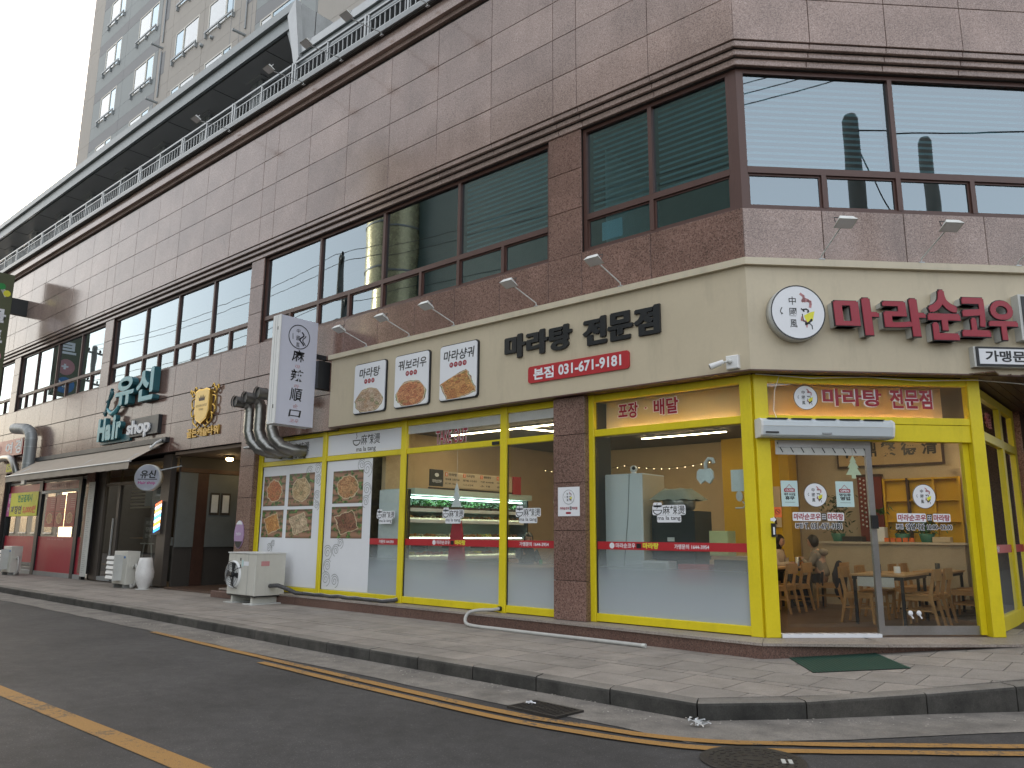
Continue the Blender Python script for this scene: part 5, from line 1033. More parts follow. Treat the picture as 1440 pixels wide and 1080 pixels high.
for k in range(3):
    b_ = MB()
    for q in range(11): b_.ell((-.52+k*.07, 6.15, 2.45-q*.09-k*.03), (.02, .02, .02), 6, 4)
    part('bead_string', b_, M['ltgrey'], t, kind='stuff')
def plant(lab, x, y, z, n, sp_, h, m='leafdk', pot=True, pw=.14):
    t = thing('potted_plant', lab, 'plant', (x, y, z), group='plants on the ledge inside the shop'); rg = random.Random(int(x*97+y*31))
    if pot: part('pot', MB().lathe([(pw*.7, 0), (pw, .16), (pw*.9, .16), (pw*.85, .13), (0, .13)], (x, y, z), 'z', 14), M['plastic'], t)
    f = MB()
    for q in range(n):
        a = rg.uniform(0, 6.28); r = abs(rg.gauss(0, sp_)); c = Vector((x+r*math.cos(a), y+r*math.sin(a)*.4, z+.16+h*rg.random())); R = Euler((rg.uniform(-1, 1), rg.uniform(-1, 1), rg.uniform(0, 6))).to_matrix(); s_ = rg.uniform(.03, .07)
        f.add([c+R @ Vector(v)*s_ for v in ((-1, 0, 0), (-.2, -.3, .1), (1, 0, 0), (-.2, .3, .1))], [(0, 1, 2, 3)])
    part('foliage', f, M[m], t)
plant('tall leafy plant in a box planter behind the seated diner', -1.0, 6.1, 1.22, 260, .20, .75); plant('bushy green plant on the ledge in front of the yellow shelves', .62, 6.1, 1.22, 200, .12, .22, 'leaf'); plant('small plant in a wrapped pot on the ledge', .2, 6.1, 1.22, 90, .10, .12, 'leafdk'); plant('trailing green plant beside the silver door stile', -.15, 6.1, 1.6, 60, .14, .1, 'leaf', pot=False)
for lab, x, w_, h, m in (('white box standing on the plant ledge', -.2, .22, .28, 'paper'), ('low tan box at the end of the plant ledge', .88, .3, .1, 'beige'), ('dark round tray on the plant ledge', -.7, .4, .1, 'signbox')):
    single('storage_box', MB().box(x-w_/2, x+w_/2, 6.0, 6.2, 1.222, 1.222+h, bev=.01), M[m], lab, 'box', base=(x, 6.1, 1.22))
t = thing('letter_blocks', 'row of small orange letter blocks on the plant ledge', 'decoration', (.2, 6, 1.22))
for k in range(5): boxpart(t, 'block', M['orange'], -.1+k*.11, -.02+k*.11, 5.97, 6.03, 1.222, 1.30)
t = thing('framed_calligraphy', 'long dark framed calligraphy panel high on the back wall', 'picture', (0, 6.44, 3)); boxpart(t, 'frame', M['darkwood'], -1.02, .98, 6.40, 6.45, 2.70, 3.36); boxpart(t, 'sheet', mat('tan_calligraphy_paper', (.5, .36, .2), .8), -.98, .94, 6.385, 6.40, 2.74, 3.32)
for k, c in enumerate('福鼎繁德清'): text(c, -.88+k*.37, -.60+k*.37, 2.90, 3.2, 6.38, M['black'], t, bold=.03)
t = thing('noodle_poster', 'tan noodle bowl poster on the back wall near the side windows', 'poster', (1.5, 6.44, 2)); boxpart(t, 'sheet', M['beige'], 1.22, 1.75, 6.41, 6.43, 1.55, 2.62); part('dish_photo', MB().box(1.25, 1.72, 6.402, 6.408, 2.1, 2.45), food('poster_dish', 'bowl', (.25, .12, .05), (.4, .25, .12), 21.0), t); text('마라탕', 1.35, 1.62, 2.49, 2.56, 6.405, M['red'], t); part('dish_photo', MB().box(1.25, 1.72, 6.402, 6.408, 1.58, 1.78), food('poster_dish_two', 'box', (.15, .1, .06), (.25, .18, .12), 22.0), t)
for k in range(4): text('재료본연의맛그대로', 1.30, 1.67, 1.84+k*.06, 1.87+k*.06, 6.405, M['black'], t)
t = thing('wall_lamp', 'glowing yellow wall lamp beside the noodle poster', 'lamp', (1.6, 6.3, 2.8)); part('globe', MB().ell((1.62, 6.3, 2.72), (.07, .07, .08), 12, 8), SPOT, t); part('bracket', MB().tube([(1.62, 6.46, 2.85), (1.62, 6.32, 2.86), (1.62, 6.3, 2.79)], .012, 6), M['gold'], t)
t = thing('cat_poster', 'tan poster with a dark arch shape on the ochre wall', 'poster', (-2.4, 5.98, 2)); boxpart(t, 'sheet', M['beige'], -2.75, -2.1, 5.97, 5.985, 1.5, 2.35); part('arch', MB().prism([(-2.45+.26*math.cos(a*PI/10), 1.56+.34*math.sin(a*PI/10)) for a in range(11)], 5.962, 5.968), M['darkwood'], t)
# service corner behind the delivery window
t = thing('upright_fridge', 'tall pale white fridge close behind the delivery window', 'fridge', (-2.4, .8, 0)); boxpart(t, 'body', M['fridge'], -2.88, -2.08, .42, 1.12, .003, 2.28, bev=.02); boxpart(t, 'side_trim', M['beige'], -2.078, -2.07, .44, 1.1, .05, 2.26); part('cable', MB().tube([(-2.3, .41, 2.28), (-2.34, .41, 1.6), (-2.42, .41, .9), (-2.5, .41, .3)], .006, 5), M['grey'], t)
t = thing('fridge_top_camera', 'small white dome camera sitting on top of the pale fridge', 'camera', (-2.35, .6, 2.28)); part('dome', MB().ell((-2.3, .55, 2.36), (.06, .06, .06)), M['white'], t); part('lens', MB().ell((-2.27, .50, 2.37), (.03, .03, .03)), M['black'], t); part('base', MB().lathe([(.05, 0), (.03, .04)], (-2.3, .55, 2.281), 'z', 12), M['white'], t)
t = thing('black_cabinet', 'black cabinet standing beside the pale fridge', 'cabinet', (-1.7, .8, 0)); boxpart(t, 'body', M['signbox'], -2.0, -1.25, .55, 1.1, .95, 1.68, bev=.01); boxpart(t, 'label_plate', M['ltgrey'], -1.72, -1.6, .544, .549, 1.22, 1.28); boxpart(t, 'lower_body', M['blacksteel'], -1.95, -1.3, .6, 1.08, .003, .949)
t = thing('rice_cooker', 'grey steel pot with a towel draped over it on the black cabinet', 'pot', (-1.65, .8, 1.68)); part('pot', MB().lathe([(.20, 0), (.25, .05), (.25, .26), (.2, .3), (0, .32)], (-1.65, .82, 1.681), 'z', 20), M['chrome'], t)
tw_ = MB(); vs = []
for i in range(9):
    for j in range(7):
        u, v = i/8-.5, j/6-.5; rr = max(abs(u)*2, abs(v)*2); vs.append((-1.65+u*.72, .80+v*.6, 1.681+.35-(.18*max(0, rr-.55)**1.2/.45**1.2 if rr > .55 else 0)+.012*math.sin(i*2.1+j*1.7)))
tw_.add(vs, [(i*7+j, (i+1)*7+j, (i+1)*7+j+1, i*7+j+1) for i in range(8) for j in range(6)], True); single('draped_towel', tw_, M['towel'], 'grey green towel draped over the pot on the black cabinet', 'towel', base=(-1.65, .8, 2.0))
t = thing('white_printer_stand', 'white drawer unit low behind the frosted glass', 'drawers', (-1.8, .3, 0)); boxpart(t, 'body', M['white'], -2.02, -1.55, .25, .5, .003, .93, bev=.01)
for z in (.1, .38, .66): boxpart(t, 'drawer', M['ltgrey'], -1.98, -1.59, .24, .249, z, z+.24)
for k, (m, z) in enumerate((('plastic', 0), ('beige', .3), ('red', .6))):
    single('storage_crate', MB().box(-1.45, -.95, .35, .7, .003+z+.0, z+.29, bev=.012), M[m], ['green plastic crate at the bottom of the stack behind the frosted glass', 'tan cardboard crate in the middle of the stack', 'red crate on top of the stack behind the red band'][k], 'crate', base=(-1.2, .5, z))
single('yellow_box', MB().box(-1.0, -.7, .5, .75, 1.02, 1.38, bev=.01), mat('pale_yellow_card', (.5, .52, .25), .6), 'pale yellow box above the red band behind the delivery window', 'box', base=(-.85, .6, 1.02)); t = thing('side_counter', 'wooden counter behind the frosted glass carrying the yellow box', 'counter', (-.8, .6, 0)); boxpart(t, 'top', M['table'], -1.0 if 0 else -.93, -.3, .4, .9, .97, 1.018); boxpart(t, 'body', M['darkwood'], -.9, -.33, .43, .88, .003, .97)
# red apron decal shape and paper tree in the take out window
t = thing('red_dress_decoration', 'dark red cloth robe hanging below the small bowl sign in the take out window', 'decoration', (-5.85, .08, 1)); part('cloth', MB().prism([(-5.95, 1.55), (-5.75, 1.55), (-5.68, 1.2), (-5.60, .55), (-6.08, .55), (-6.02, 1.2)], .08, .12), M['redcloth'], t); part('belt', MB().box(-6.02, -5.68, .07, .079, 1.16, 1.2), M['darkwood'], t)
t = thing('paper_tree', 'white paper tree hanging above the red robe in the take out window', 'decoration', (-5.85, .08, 2)); part('tree_shape', MB().prism([(-5.86, 2.25), (-5.80, 2.1), (-5.83, 2.1), (-5.76, 1.95), (-5.80, 1.95), (-5.73, 1.80), (-5.99, 1.80), (-5.92, 1.95), (-5.96, 1.95), (-5.89, 2.1), (-5.92, 2.1)], .08, .09), M['paper'], t); part('thread', MB().tube([(-5.86, .085, 2.25), (-5.86, .085, 2.85)], .003, 4), M['paper'], t)
t = thing('red_lucky_knot', 'red tasselled knot on the tan wall behind the narrow window', 'decoration', (-4.7, 6.4, 2)); part('knot', MB().prism([(-6.6, 2.5), (-6.4, 2.7), (-6.2, 2.5), (-6.4, 2.3)], 6.41, 6.44), M['redface'], t); part('tassel', MB().box(-6.42, -6.38, 6.41, 6.43, 1.95, 2.3), M['redface'], t)
t = thing('string_lights', 'string of tiny warm lights drooping across the back of the room', 'fairy lights', (-5, 4, 2.9)); wl = MB().tube([(-8.1+k*.3, 5.5, 2.95-.12*math.sin(PI*(k % 8)/8)) for k in range(17)], .004, 4); part('wire', wl, M['wire'], t)
for k in range(24): part('bulb', MB().ell((-8.05+k*.2, 5.5, 2.93-.12*math.sin(PI*((k*.2/.3) % 8)/8)), (.006, .006, .009), 6, 4), emis('tiny_warm_bulb', (1, .75, .4), 4.0), t)

# ------------------------------------------------------------------ people
def skin_mesh(pts, edges, rad, sub=1):
    me = bpy.data.meshes.new('figure'); me.from_pydata([tuple(p) for p in pts], edges, []); o = bpy.data.objects.new('figure', me); COL.objects.link(o)
    o.modifiers.new('s', 'SKIN'); 
    if not me.skin_vertices: bpy.context.view_layer.objects.active = o
    for i, r in enumerate(rad): me.skin_vertices[0].data[i].radius = (r, r) if isinstance(r, (int, float)) else r
    me.skin_vertices[0].data[0].use_root = True
    b = o.modifiers.new('u', 'SUBSURF'); b.levels = sub; b.render_levels = sub
    bpy.context.view_layer.update(); dg = bpy.context.evaluated_depsgraph_get(); r = bpy.data.meshes.new_from_object(o.evaluated_get(dg))
    bpy.data.objects.remove(o); bpy.data.meshes.remove(me)
    for p in r.polygons: p.use_smooth = True
    return r
def person(lab, x, y, rot, top, bottoms, hands, hairlen, lean=.08, hood=False, head_yaw=0.0):
    """seated figure facing local +x; seat 0.46 m"""
    t = thing('person', lab, 'person', (x, y, 0), rot=rot)
    def place(me, name, m): 
        o = link(name, me, t, m); return o
    hp, ch, nk = Vector((0, 0, .54)), Vector((lean, 0, .86)), Vector((lean*1.5, 0, 1.06)); hd = Vector((lean*1.9+.015, 0, 1.215))
    P = [hp, hp.lerp(ch, .5), ch, Vector((lean*1.3, 0, 1.0)), nk, nk+Vector((.01, 0, .06))]; R = [(.15, .12), (.13, .115), (.16, .115), (.12, .09), .055, .052]; E = [(0, 1), (1, 2), (2, 3), (3, 4), (4, 5)]
    C = list(P); CR = [(.165, .135), (.15, .13), (.18, .13), (.14, .105), .066, .058]; CE = list(E)
    legs = []
    for s_, (hx, hy, hz) in zip((-1, 1), hands):
        sh = Vector((lean*1.2, s_*.185, .985)); el = Vector((lean+.10, s_*.25, .76)) if hz < 1.0 else Vector((lean+.18, s_*.25, .86)); ha = Vector((hx, hy, hz)); n = len(P)
        P += [sh, el, ha.lerp(el, .12), ha]; R += [.06, .045, .032, .036]; E += [(3, n), (n, n+1), (n+1, n+2), (n+2, n+3)]
        n = len(C); C += [sh, el, ha.lerp(el, .18)]; CR += [.078, .06, .045]; CE += [(3, n), (n, n+1), (n+1, n+2)]
        kn = Vector((.43, s_*.10, .52)); an = Vector((.40, s_*.10, .09)); n = len(P); P += [Vector((.05, s_*.09, .53)), kn, an]; R += [.085, .06, .04]; E += [(0, n), (n, n+1), (n+1, n+2)]
        legs.append((s_, kn, an))
    place(skin_mesh(P, E, R), 'body', M['skin'])
    hb = MB()
    for s_, (hx, hy, hz) in zip((-1, 1), hands):
        for k in range(4):
            b0 = Vector((hx+.01, hy+(k-1.5)*.018, hz)); hb.tube([b0, b0+Vector((.035, 0, .004)), b0+Vector((.06, 0, -.014)), b0+Vector((.066-.004*abs(k-1.5), 0, -.03))], [.010, .009, .008, .006], 6)
        hb.tube([(hx-.01, hy-s_*.025, hz), (hx+.015, hy-s_*.045, hz+.002), (hx+.04, hy-s_*.045, hz-.008)], [.011, .010, .007], 6)
    part_o = link('fingers', hb.mesh('fingers'), t, M['skin'])
    place(skin_mesh(C, CE, CR), 'top', top)
    L_ = [Vector((-.02, 0, .52))]; LR = [(.16, .13)]; LE = []
    for s_, kn, an in legs: n = len(L_); L_ += [Vector((.08, s_*.10, .535)), kn, an]; LR += [.10, .078, .06]; LE += [(0, n), (n, n+1), (n+1, n+2)]
    place(skin_mesh(L_, LE, LR), 'trousers', bottoms)
    for s_, kn, an in legs:
        link('shoe', MB().ell((an.x+.06, an.y, .045), (.13, .045, .042)).mesh('shoe'), t, M['signbox'])
    # head
    def warp(v):
        q = Vector(v); 
        if q.z < 0: q.x *= 1-.12*(-q.z); q.y *= 1-.28*(-q.z); q.x += .10*(-q.z)
        if q.x > .75 and abs(q.y) < .25 and -.35 < q.z < .15: q.x += .16*(1-abs(q.y)/.25)
        return q
    hm = MB().ell((0, 0, 0), (.095, .078, .118), 20, 14, warp)
    for s_ in (-1, 1): hm.ell((-.005, s_*.078, -.005), (.018, .010, .028), 8, 6)
    hm.ell((.092, 0, -.056), (.010, .026, .008), 8, 5)
    Mh = Matrix.Translation(hd) @ Matrix.Rotation(head_yaw, 4, 'Z') @ Matrix.Rotation(.16, 4, 'Y')
    tf = lambda mb: (setattr(mb, 'v', [tuple(Mh @ Vector(v)) for v in mb.v]) or mb)
    link('head', tf(hm).mesh('head'), t, M['skin'])
    ey = MB()
    for s_ in (-1, 1): ey.ell((.083, s_*.032, .012), (.008, .015, .006), 8, 5); ey.box(.084, .093, s_*.032-.017, s_*.032+.017, .032, .037)
    link('eyes', tf(ey).mesh('eyes'), t, M['hair'])
    def hw(v):
        q = Vector(v); q *= 1+.05*math.sin(9*v[1]+5*v[0])*.5
        if q.x > .35: q.z = max(q.z, .42+.1*abs(q.y)); 
        return q
    h = MB().ell((-.012, 0, .012), (.108, .092, .125), 20, 14, hw)
    if hairlen > .1: 
        h.ell((-.035, 0, -.10), (.085, .095, hairlen), 14, 9)
    link('hair', tf(h).mesh('hair'), t, M['hair'])
    if hood: link('hood', MB().ell((lean*1.2-.10, 0, 1.02), (.09, .13, .07), 14, 8).mesh('hood'), t, top)
    return t
person('person in a grey hooded top eating, back to the plant ledge', -.92, 5.0, PI, M['hoodie'], M['coat'], [(.42, -.1, .86), (.40, .08, .92)], 0, lean=.10, hood=True)
person('person with shoulder length dark hair in a cream jumper facing the hooded diner', -1.92, 5.05, 0, M['creamcloth'], M['signbox'], [(.40, -.1, .80), (.40, .1, .80)], .16, lean=.06)
person('person in a dark jacket holding a telephone to one ear at the take out window', -5.28, 1.35, -.35, M['coat'], M['signbox'], [(.20, -.13, 1.16), (.38, .1, .79)], 0, lean=.08, head_yaw=-.5)
single('mobile_phone', MB().box(-.02, .02, -.005, .005, -.06, .06, bev=.004), M['black'], 'black telephone held to the ear of the man in the dark jacket', 'telephone'); bpy.data.objects['mobile_phone'].location = (-5.12, 1.17, 1.20)
t = thing('draped_coat', 'dark coat and bag hung over the chair behind the hooded diner', 'coat', (-.66, 5, .4)); link('coat', MB().ell((0, 0, .12), (.11, .24, .36), 14, 10, lambda v: Vector((v[0]*(1+.15*math.sin(7*v[2])), v[1]*(1+.1*math.sin(5*v[2]+1)), v[2]))).mesh('coat'), t, M['coat'])

# ================================================================== SIGNS AND DUCTS BESIDE THE SHOP
bs = thing('blade_sign', 'white light box sign above the spiral ducts with upright brush writing', 'blade sign', (-9.85, -.9, 3.5))
boxpart(bs, 'cabinet', mat('cool_white_sign_face', (.58, .60, .70), .35, var=.02), -9.97, -9.72, -1.43, -.50, 3.54, 5.88, bev=.01); boxpart(bs, 'edge_trim', M['white'], -9.99, -9.70, -1.45, -1.43, 3.54, 5.88); boxpart(bs, 'edge_trim', M['white'], -9.985, -9.965, -1.43, -.5, 3.53, 5.89)
boxpart(bs, 'hinge', M['black'], -9.80, -9.78, -1.455, -1.45, 5.55, 5.62); boxpart(bs, 'hinge', M['black'], -9.80, -9.78, -1.455, -1.45, 3.86, 3.94)
for x in (-9.9, -9.82): boxpart(bs, 'edge_groove', M['grey'], x, x+.008, -1.452, -1.449, 3.56, 5.86)
boxpart(bs, 'wall_box', M['signbox'], -9.78, -9.62, -.50, -.19, 4.40, 5.02); boxpart(bs, 'wall_arm', M['signbox'], -9.88, -9.80, -.5, -.18, 5.1, 5.2)
fx_ = Matrix.Translation((-9.718, 0, 0)) @ Matrix.Rotation(PI/2, 4, 'Z')
bf = thing('printed_face', '', 'x', (0, 0, 0), fr=fx_); bf.parent = bs; bf.matrix_parent_inverse = bs.matrix_world.inverted()
for k in ('label', 'category'): bf.pop(k, None)
def ring(mb, cx, cz, R, wd, y, n=40):
    mb.add([(cx+q*math.cos(2*PI*k/n), y, cz+q*math.sin(2*PI*k/n)) for k in range(n) for q in (R, R-wd)], [(2*k, 2*k+1, (2*k+3) % (2*n), (2*k+2) % (2*n)) for k in range(n)]); return mb
BASE[bf.name] = Vector((0, 0, 0))
def vtext(s_, x0, x1, z0, z1, m, b=.03, nm='brush_character'): text(s_, x0, x1, z0, z1, -.003, M[m], bf, name=nm, bold=b, shear=.08)
part('rim_line', ring(MB(), -.965, 5.47, .27, .018, -.003), M['black'], bf)
for c, z in (('中', 5.60), ('國', 5.44), ('風', 5.29)): vtext(c, -1.04, -.95, z-.05, z+.05, 'black', 0)
q = MB(); stroke(q, [(-.90+.05*math.sin(k), 5.58-.035*k) for k in range(9)], .03, -.003); stroke(q, [(-.84+.04*math.cos(k), 5.52-.035*k) for k in range(7)], .02, -.003); stroke(q, [(-1.13, 5.52), (-1.12, 5.40)], .012, -.003); part('ink_swirl', q, M['black'], bf)
for c, z0, z1, s_, zz in (('麻', 4.92, 5.18, '마', 4.81), ('辣', 4.49, 4.75, '라', 4.38), ('順', 4.06, 4.34, '순', 3.95), ('口', 3.72, 3.87, '코우', 3.63)):
    vtext(c, -1.12, -.81, z0, z1, 'black', .012); vtext(s_, -1.02 if len(s_) == 1 else -1.08, -.90 if len(s_) == 1 else -.86, zz-.035, zz+.045, 'pink', .0, 'small_character')
# three spiral ducts
for k, (x, lab) in enumerate(((-12.05, 'silver spiral duct with a round mouth, nearest the open entrance'), (-11.62, 'silver spiral duct in the middle of the three ducts'), (-11.1, 'silver spiral duct half hidden behind the white blade sign'))):
    t = thing('exhaust_duct', lab, 'duct', (x, -.5, 3.3), group='three silver exhaust ducts'); r = .13
    zt = 4.24+.05*k; pts = [(x+.42, -.02, 3.14), (x+.36, -.30, 3.14), (x+.24, -.50, 3.22), (x+.08, -.60, 3.40), (x, -.64, 3.62), (x, -.64, 3.9), (x, -.64, zt-.12), (x-.02, -.68, zt+.02), (x-.04, -.84, zt+.06), (x-.05, -1.02, zt+.06)]
    part('pipe', MB().tube(pts, r, 20, cap=False), M['steel'], t)
    P = [Vector(p) for p in pts]
    for i in range(len(P)-1):
        for f in ((0, .5) if (P[i+1]-P[i]).length > .2 else (0,)):
            a = P[i].lerp(P[i+1], f); d = (P[i+1]-P[i]).normalized()*.012; part('seam_ring', MB().tube([a-d, a+d], r+.008, 20, cap=False), M['steel'], t)
    part('mouth_rim', MB().tube([P[-1], P[-1]+Vector((0, -.03, 0))], r+.012, 20, cap=False), M['steel'], t); part('mouth_inside', MB().tube([P[-1]+Vector((0, .02, 0)), P[-1]+Vector((0, .021, 0))], r-.005, 20), M['black'], t)
t = thing('conduit', 'short grey conduit running from the ducts into the wall', 'pipe', (-12.4, -.22, 3.3)); part('tube', MB().tube([(-12.9, -.24, 3.34), (-12.2, -.30, 3.32), (-11.6, -.40, 3.2)], .03, 8), M['grey'], t)
# information plates on the pier
t = thing('pier_plate', 'small oval purple plate on the granite pier above the large cooling unit', 'plate', (-12.9, -.2, 1.25)); pl_ = [(-12.93+.21*math.cos(a*PI/12), 1.26+.33*math.sin(a*PI/12)) for a in range(24)]
part('plate', MB().prism(pl_, -.20, -.181), mat('pale_purple_enamel', (.42, .28, .48), .35), t); part('white_top', MB().prism([(-12.93+.20*math.cos(a*PI/12), 1.27+.32*math.sin(a*PI/12)) for a in range(3, 10)], -.203, -.2005), M['paper'], t); part('dark_foot', MB().prism([(-12.93+.20*math.cos(a*PI/12), 1.26+.32*math.sin(a*PI/12)) for a in range(14, 23)], -.203, -.2005), M['signbox'], t)
text('안심업소', -13.05, -12.82, 1.24, 1.31, -.2035, M['paper'], t)
# air conditioner condensers
def condenser_big():
    t = thing('cooling_condenser', 'large ivory cooling condenser with a black wire fan, on feet before the white poster panels', 'air conditioner', (-11.3, -.4, -.2)); x0, x1, y0, y1, z0, z1 = -11.92, -10.80, -.98, -.25, -.02, .86
    boxpart(t, 'body', M['acbody'], x0, x1, y0, y1, z0, z1, bev=.012); boxpart(t, 'lid', M['white'], x0-.015, x1+.015, y0-.015, y1+.015, z1, z1+.022)
    cx, cz = -11.66, .40; part('fan_shroud', MB().lathe([(.30, y0-.001), (.285, y0-.05), (.27, y0-.05), (.27, y0-.01)], (cx, 0, cz), 'y', 32), M['white'], t); part('fan_opening', MB().lathe([(0, y0-.008), (.27, y0-.008)], (cx, 0, cz), 'y', 32), M['black'], t)
    g_ = MB()
    for r in (.07, .12, .17, .22, .27): g_.tube([(cx+r*math.cos(a*PI/14), y0-.10+.05*(r/.27)**2, cz+r*math.sin(a*PI/14)) for a in range(28)], .004, 4, closed=True)
    part('wire_guard', g_, M['black'], t, kind='stuff'); arm = MB()
    for k in range(4): a = k*PI/2+.5; arm.tube([(cx, y0-.11, cz), (cx+.30*math.cos(a), y0-.07, cz+.30*math.sin(a)), (cx+.33*math.cos(a), y0, cz+.33*math.sin(a))], .008, 6)
    part('guard_arms', arm, M['black'], t, kind='stuff'); part('motor', MB().lathe([(0, y0-.06), (.06, y0-.06), (.06, y0-.02)], (cx, 0, cz), 'y', 16), M['black'], t)
    for k in range(4):
        a = k*PI/2; c, s_ = math.cos(a), math.sin(a); bl = MB(); bl.add([(cx+u*c-v*s_, y0-.03+w_, cz+u*s_+v*c) for u, v, w_ in ((.05, -.03, 0), (.24, -.09, .012), (.25, .05, -.012), (.05, .03, 0))], [(0, 1, 2, 3)]); part('fan_blade', bl, M['signbox'], t)
    boxpart(t, 'sticker', M['paper'], -11.28, -11.08, y0-.004, y0-.001, .60, .69); boxpart(t, 'sticker', mat('pale_blue_card', (.3, .5, .6)), -11.36, -11.29, y0-.004, y0-.001, .58, .72)
    for z in (.56, .70): boxpart(t, 'symbol', M['black'], -11.43, -11.39, y0-.004, y0-.001, z, z+.06)
    boxpart(t, 'warning_label', M['pink'], x1+.001, x1+.004, -.85, -.65, .60, .70); boxpart(t, 'seam', M['grey'], x1-.3, x1-.294, y0-.003, y0, z0, z1)
    for x in (x0+.12, x1-.2): boxpart(t, 'foot', M['acbody'], x, x+.07, y0+.05, y1-.05, -.18, -.02); boxpart(t, 'foot_plank', M['ltgrey'], x-.12, x+.25, y0-.06, y1, -.215, -.18)
    boxpart(t, 'base_rail', M['black'], x0+.02, x1-.02, y0+.02, y1-.02, -.05, -.021)
    part('valve', MB().tube([(x1, -.55, .18), (x1+.10, -.55, .18)], .035, 8), M['steel'], t)
condenser_big()
t = thing('insulated_pipe', 'black wrapped pipe lying along the step from the large condenser to the shop frame', 'pipe', (-10, -.2, 0))
pp_ = [(-10.78, -.62, .18), (-10.5, -.60, .20), (-10.32, -.5, .14), (-10.2, -.35, .05)]+[(-10.1+.2*k, -.22-.03*math.sin(k*1.7), .035+.008*math.sin(k*2.3)) for k in range(14)]+[(-7.3, -.12, .05), (-7.25, -.06, .07)]
part('hose', MB().tube(pp_, [.045]*4+[.035+.008*math.sin(k*2.9) for k in range(16)], 8), M['foil'], t); part('tie_wires', MB().tube([(x, y-.02, z+.035) for x, y, z in pp_[4:]], .006, 4), M['ltgrey'], t)
hp = [(-4.62, -.06, .07), (-4.66, -.20, .06), (-4.80, -.36, .055), (-4.93, -.48, .02), (-4.95, -.56, -.07), (-4.86, -.62, -.15), (-4.62, -.64, -.172), (-4.2, -.635, -.175), (-3.2, -.66, -.175), (-2.2, -.665, -.173), (-1.45, -.685, -.172)]
def smooth(pts, n=5):
    P = [Vector(p) for p in pts]; out = []
    for i in range(len(P)-1):
        a, b, c, d = P[max(0, i-1)], P[i], P[i+1], P[min(len(P)-1, i+2)]
        for k in range(n): t_ = k/n; out.append(.5*((2*b)+(c-a)*t_+(2*a-5*b+4*c-d)*t_**2+(3*b-a-3*c+d)*t_**3))
    return out+[P[-1]]
t = thing('grey_drain_hose', 'grey plastic drain hose curling off the step and lying along its foot', 'hose', (-3, -.6, -.1)); part('hose', MB().tube(smooth(hp), .028, 10), M['pipe'], t); part('hose_mouth', MB().tube([(-1.455, -.685, -.172), (-1.40, -.686, -.172)], .031, 10), M['ltgrey'], t); part('wall_fitting', MB().tube([(-4.62, -.045, .07), (-4.62, -.09, .07)], .04, 10), M['black'], t)
def condenser_small(x, y, lab, rot=0.0, duct=True):
    t = thing('air_conditioner_unit', lab, 'air conditioner', (x, y, -.2), rot=rot, group='small outdoor units before the left shops')
    def bp(name, m, *a, **k):
        mb = MB().box(*a, bev=k.get('bev', 0)); return link(name, mb.mesh(name), t, m)
    bp('body', M['acbody'], -.42, .42, -.17, .17, .10, .98, bev=.012); bp('front_grille', M['soffit'], -.36, .12, -.178, -.171, .2, .88)
    for k in range(5): link('louvre', MB().prism([(-.18, .24+k*.13), (-.36, .22+k*.13), (-.39, .25+k*.13), (-.37, .33+k*.13), (-.18, .32+k*.13)], -.36, .14, 'x').mesh('louvre'), t, M['white'])
    link('side_frame', MB().box(.14, .17, -.40, -.171, .2, .88).mesh('side_frame'), t, M['ltgrey']); link('badge', MB().ell((.27, -.172, .82), (.055, .006, .035), 14, 6).mesh('badge'), t, M['blue'])
    link('valve_cover', MB().box(.421, .45, -.10, .10, .55, .85, bev=.01).mesh('valve_cover'), t, M['acbody'])
    link('looped_hose', MB().tube(smooth([(.44, .02, .55), (.62, .0, .62), (.76, -.02, .42), (.72, -.02, .15), (.50, -.02, .03), (.40, 0, .10)], 5), .035, 8).mesh('looped_hose'), t, M['pipe'])
    for s_ in (-.3, .3): link('foot', MB().box(s_-.05, s_+.05, -.16, .16, 0, .10).mesh('foot'), t, M['concrete'])
    return t
condenser_small(-17.95, -.62, 'ivory outdoor unit with white louvres before the hair shop window'); condenser_small(-26.9, -.70, 'ivory outdoor unit with a looped hose before the red noodle shop')
t = thing('white_vase', 'white faceted ceramic vase standing beside the hair shop outdoor unit', 'vase', (-17.0, -.52, -.2)); part('pot', MB().lathe([(.12, -.20), (.20, -.05), (.245, .12), (.25, .24), (.19, .50), (.165, .62), (.14, .62), (.13, .55), (0, .5)], (-17.0, -.52, 0), 'z', 8), M['vase'], t); part('base_disc', MB().lathe([(.2, -.205), (.2, -.19), (0, -.19)], (-17.0, -.52, 0), 'z', 14), M['ltgrey'], t)

# ================================================================== TOWER ENTRANCE, HAIR SHOP, RED NOODLE SHOP
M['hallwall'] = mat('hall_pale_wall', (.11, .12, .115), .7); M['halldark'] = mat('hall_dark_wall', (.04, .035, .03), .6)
hall = thing('entrance_hall', 'dim entrance hall of the tower with pale walls and framed notices', 'entrance hall', (-15, 3, 0))
boxpart(hall, 'floor', M['floor'], -16.7, -12.7, -.1, 6.4, -.2, -.15); boxpart(hall, 'ceiling', M['ceil'], -16.7, -12.55, -.12, 6.5, 3.40, 3.48); boxpart(hall, 'back_wall', M['halldark'], -20.5, -12.6, 5.2, 5.3, -.2, 3.4); boxpart(hall, 'side_wall', M['hallwall'], -12.68, -12.56, -.0, 5.2, -.2, 3.4)
boxpart(hall, 'door_beam', M['halldark'], -20.4, -12.7, 3.0, 3.1, 3.0, 3.4); boxpart(hall, 'pale_wall', M['hallwall'], -20.0, -17.4, 4.6, 4.7, .9, 3.0); boxpart(hall, 'dark_dado', M['halldark'], -20.0, -17.4, 4.58, 4.7, -.2, .9); boxpart(hall, 'pillar', M['redwood'], -20.8, -20.3, 4.2, 4.7, -.2, 3.2)
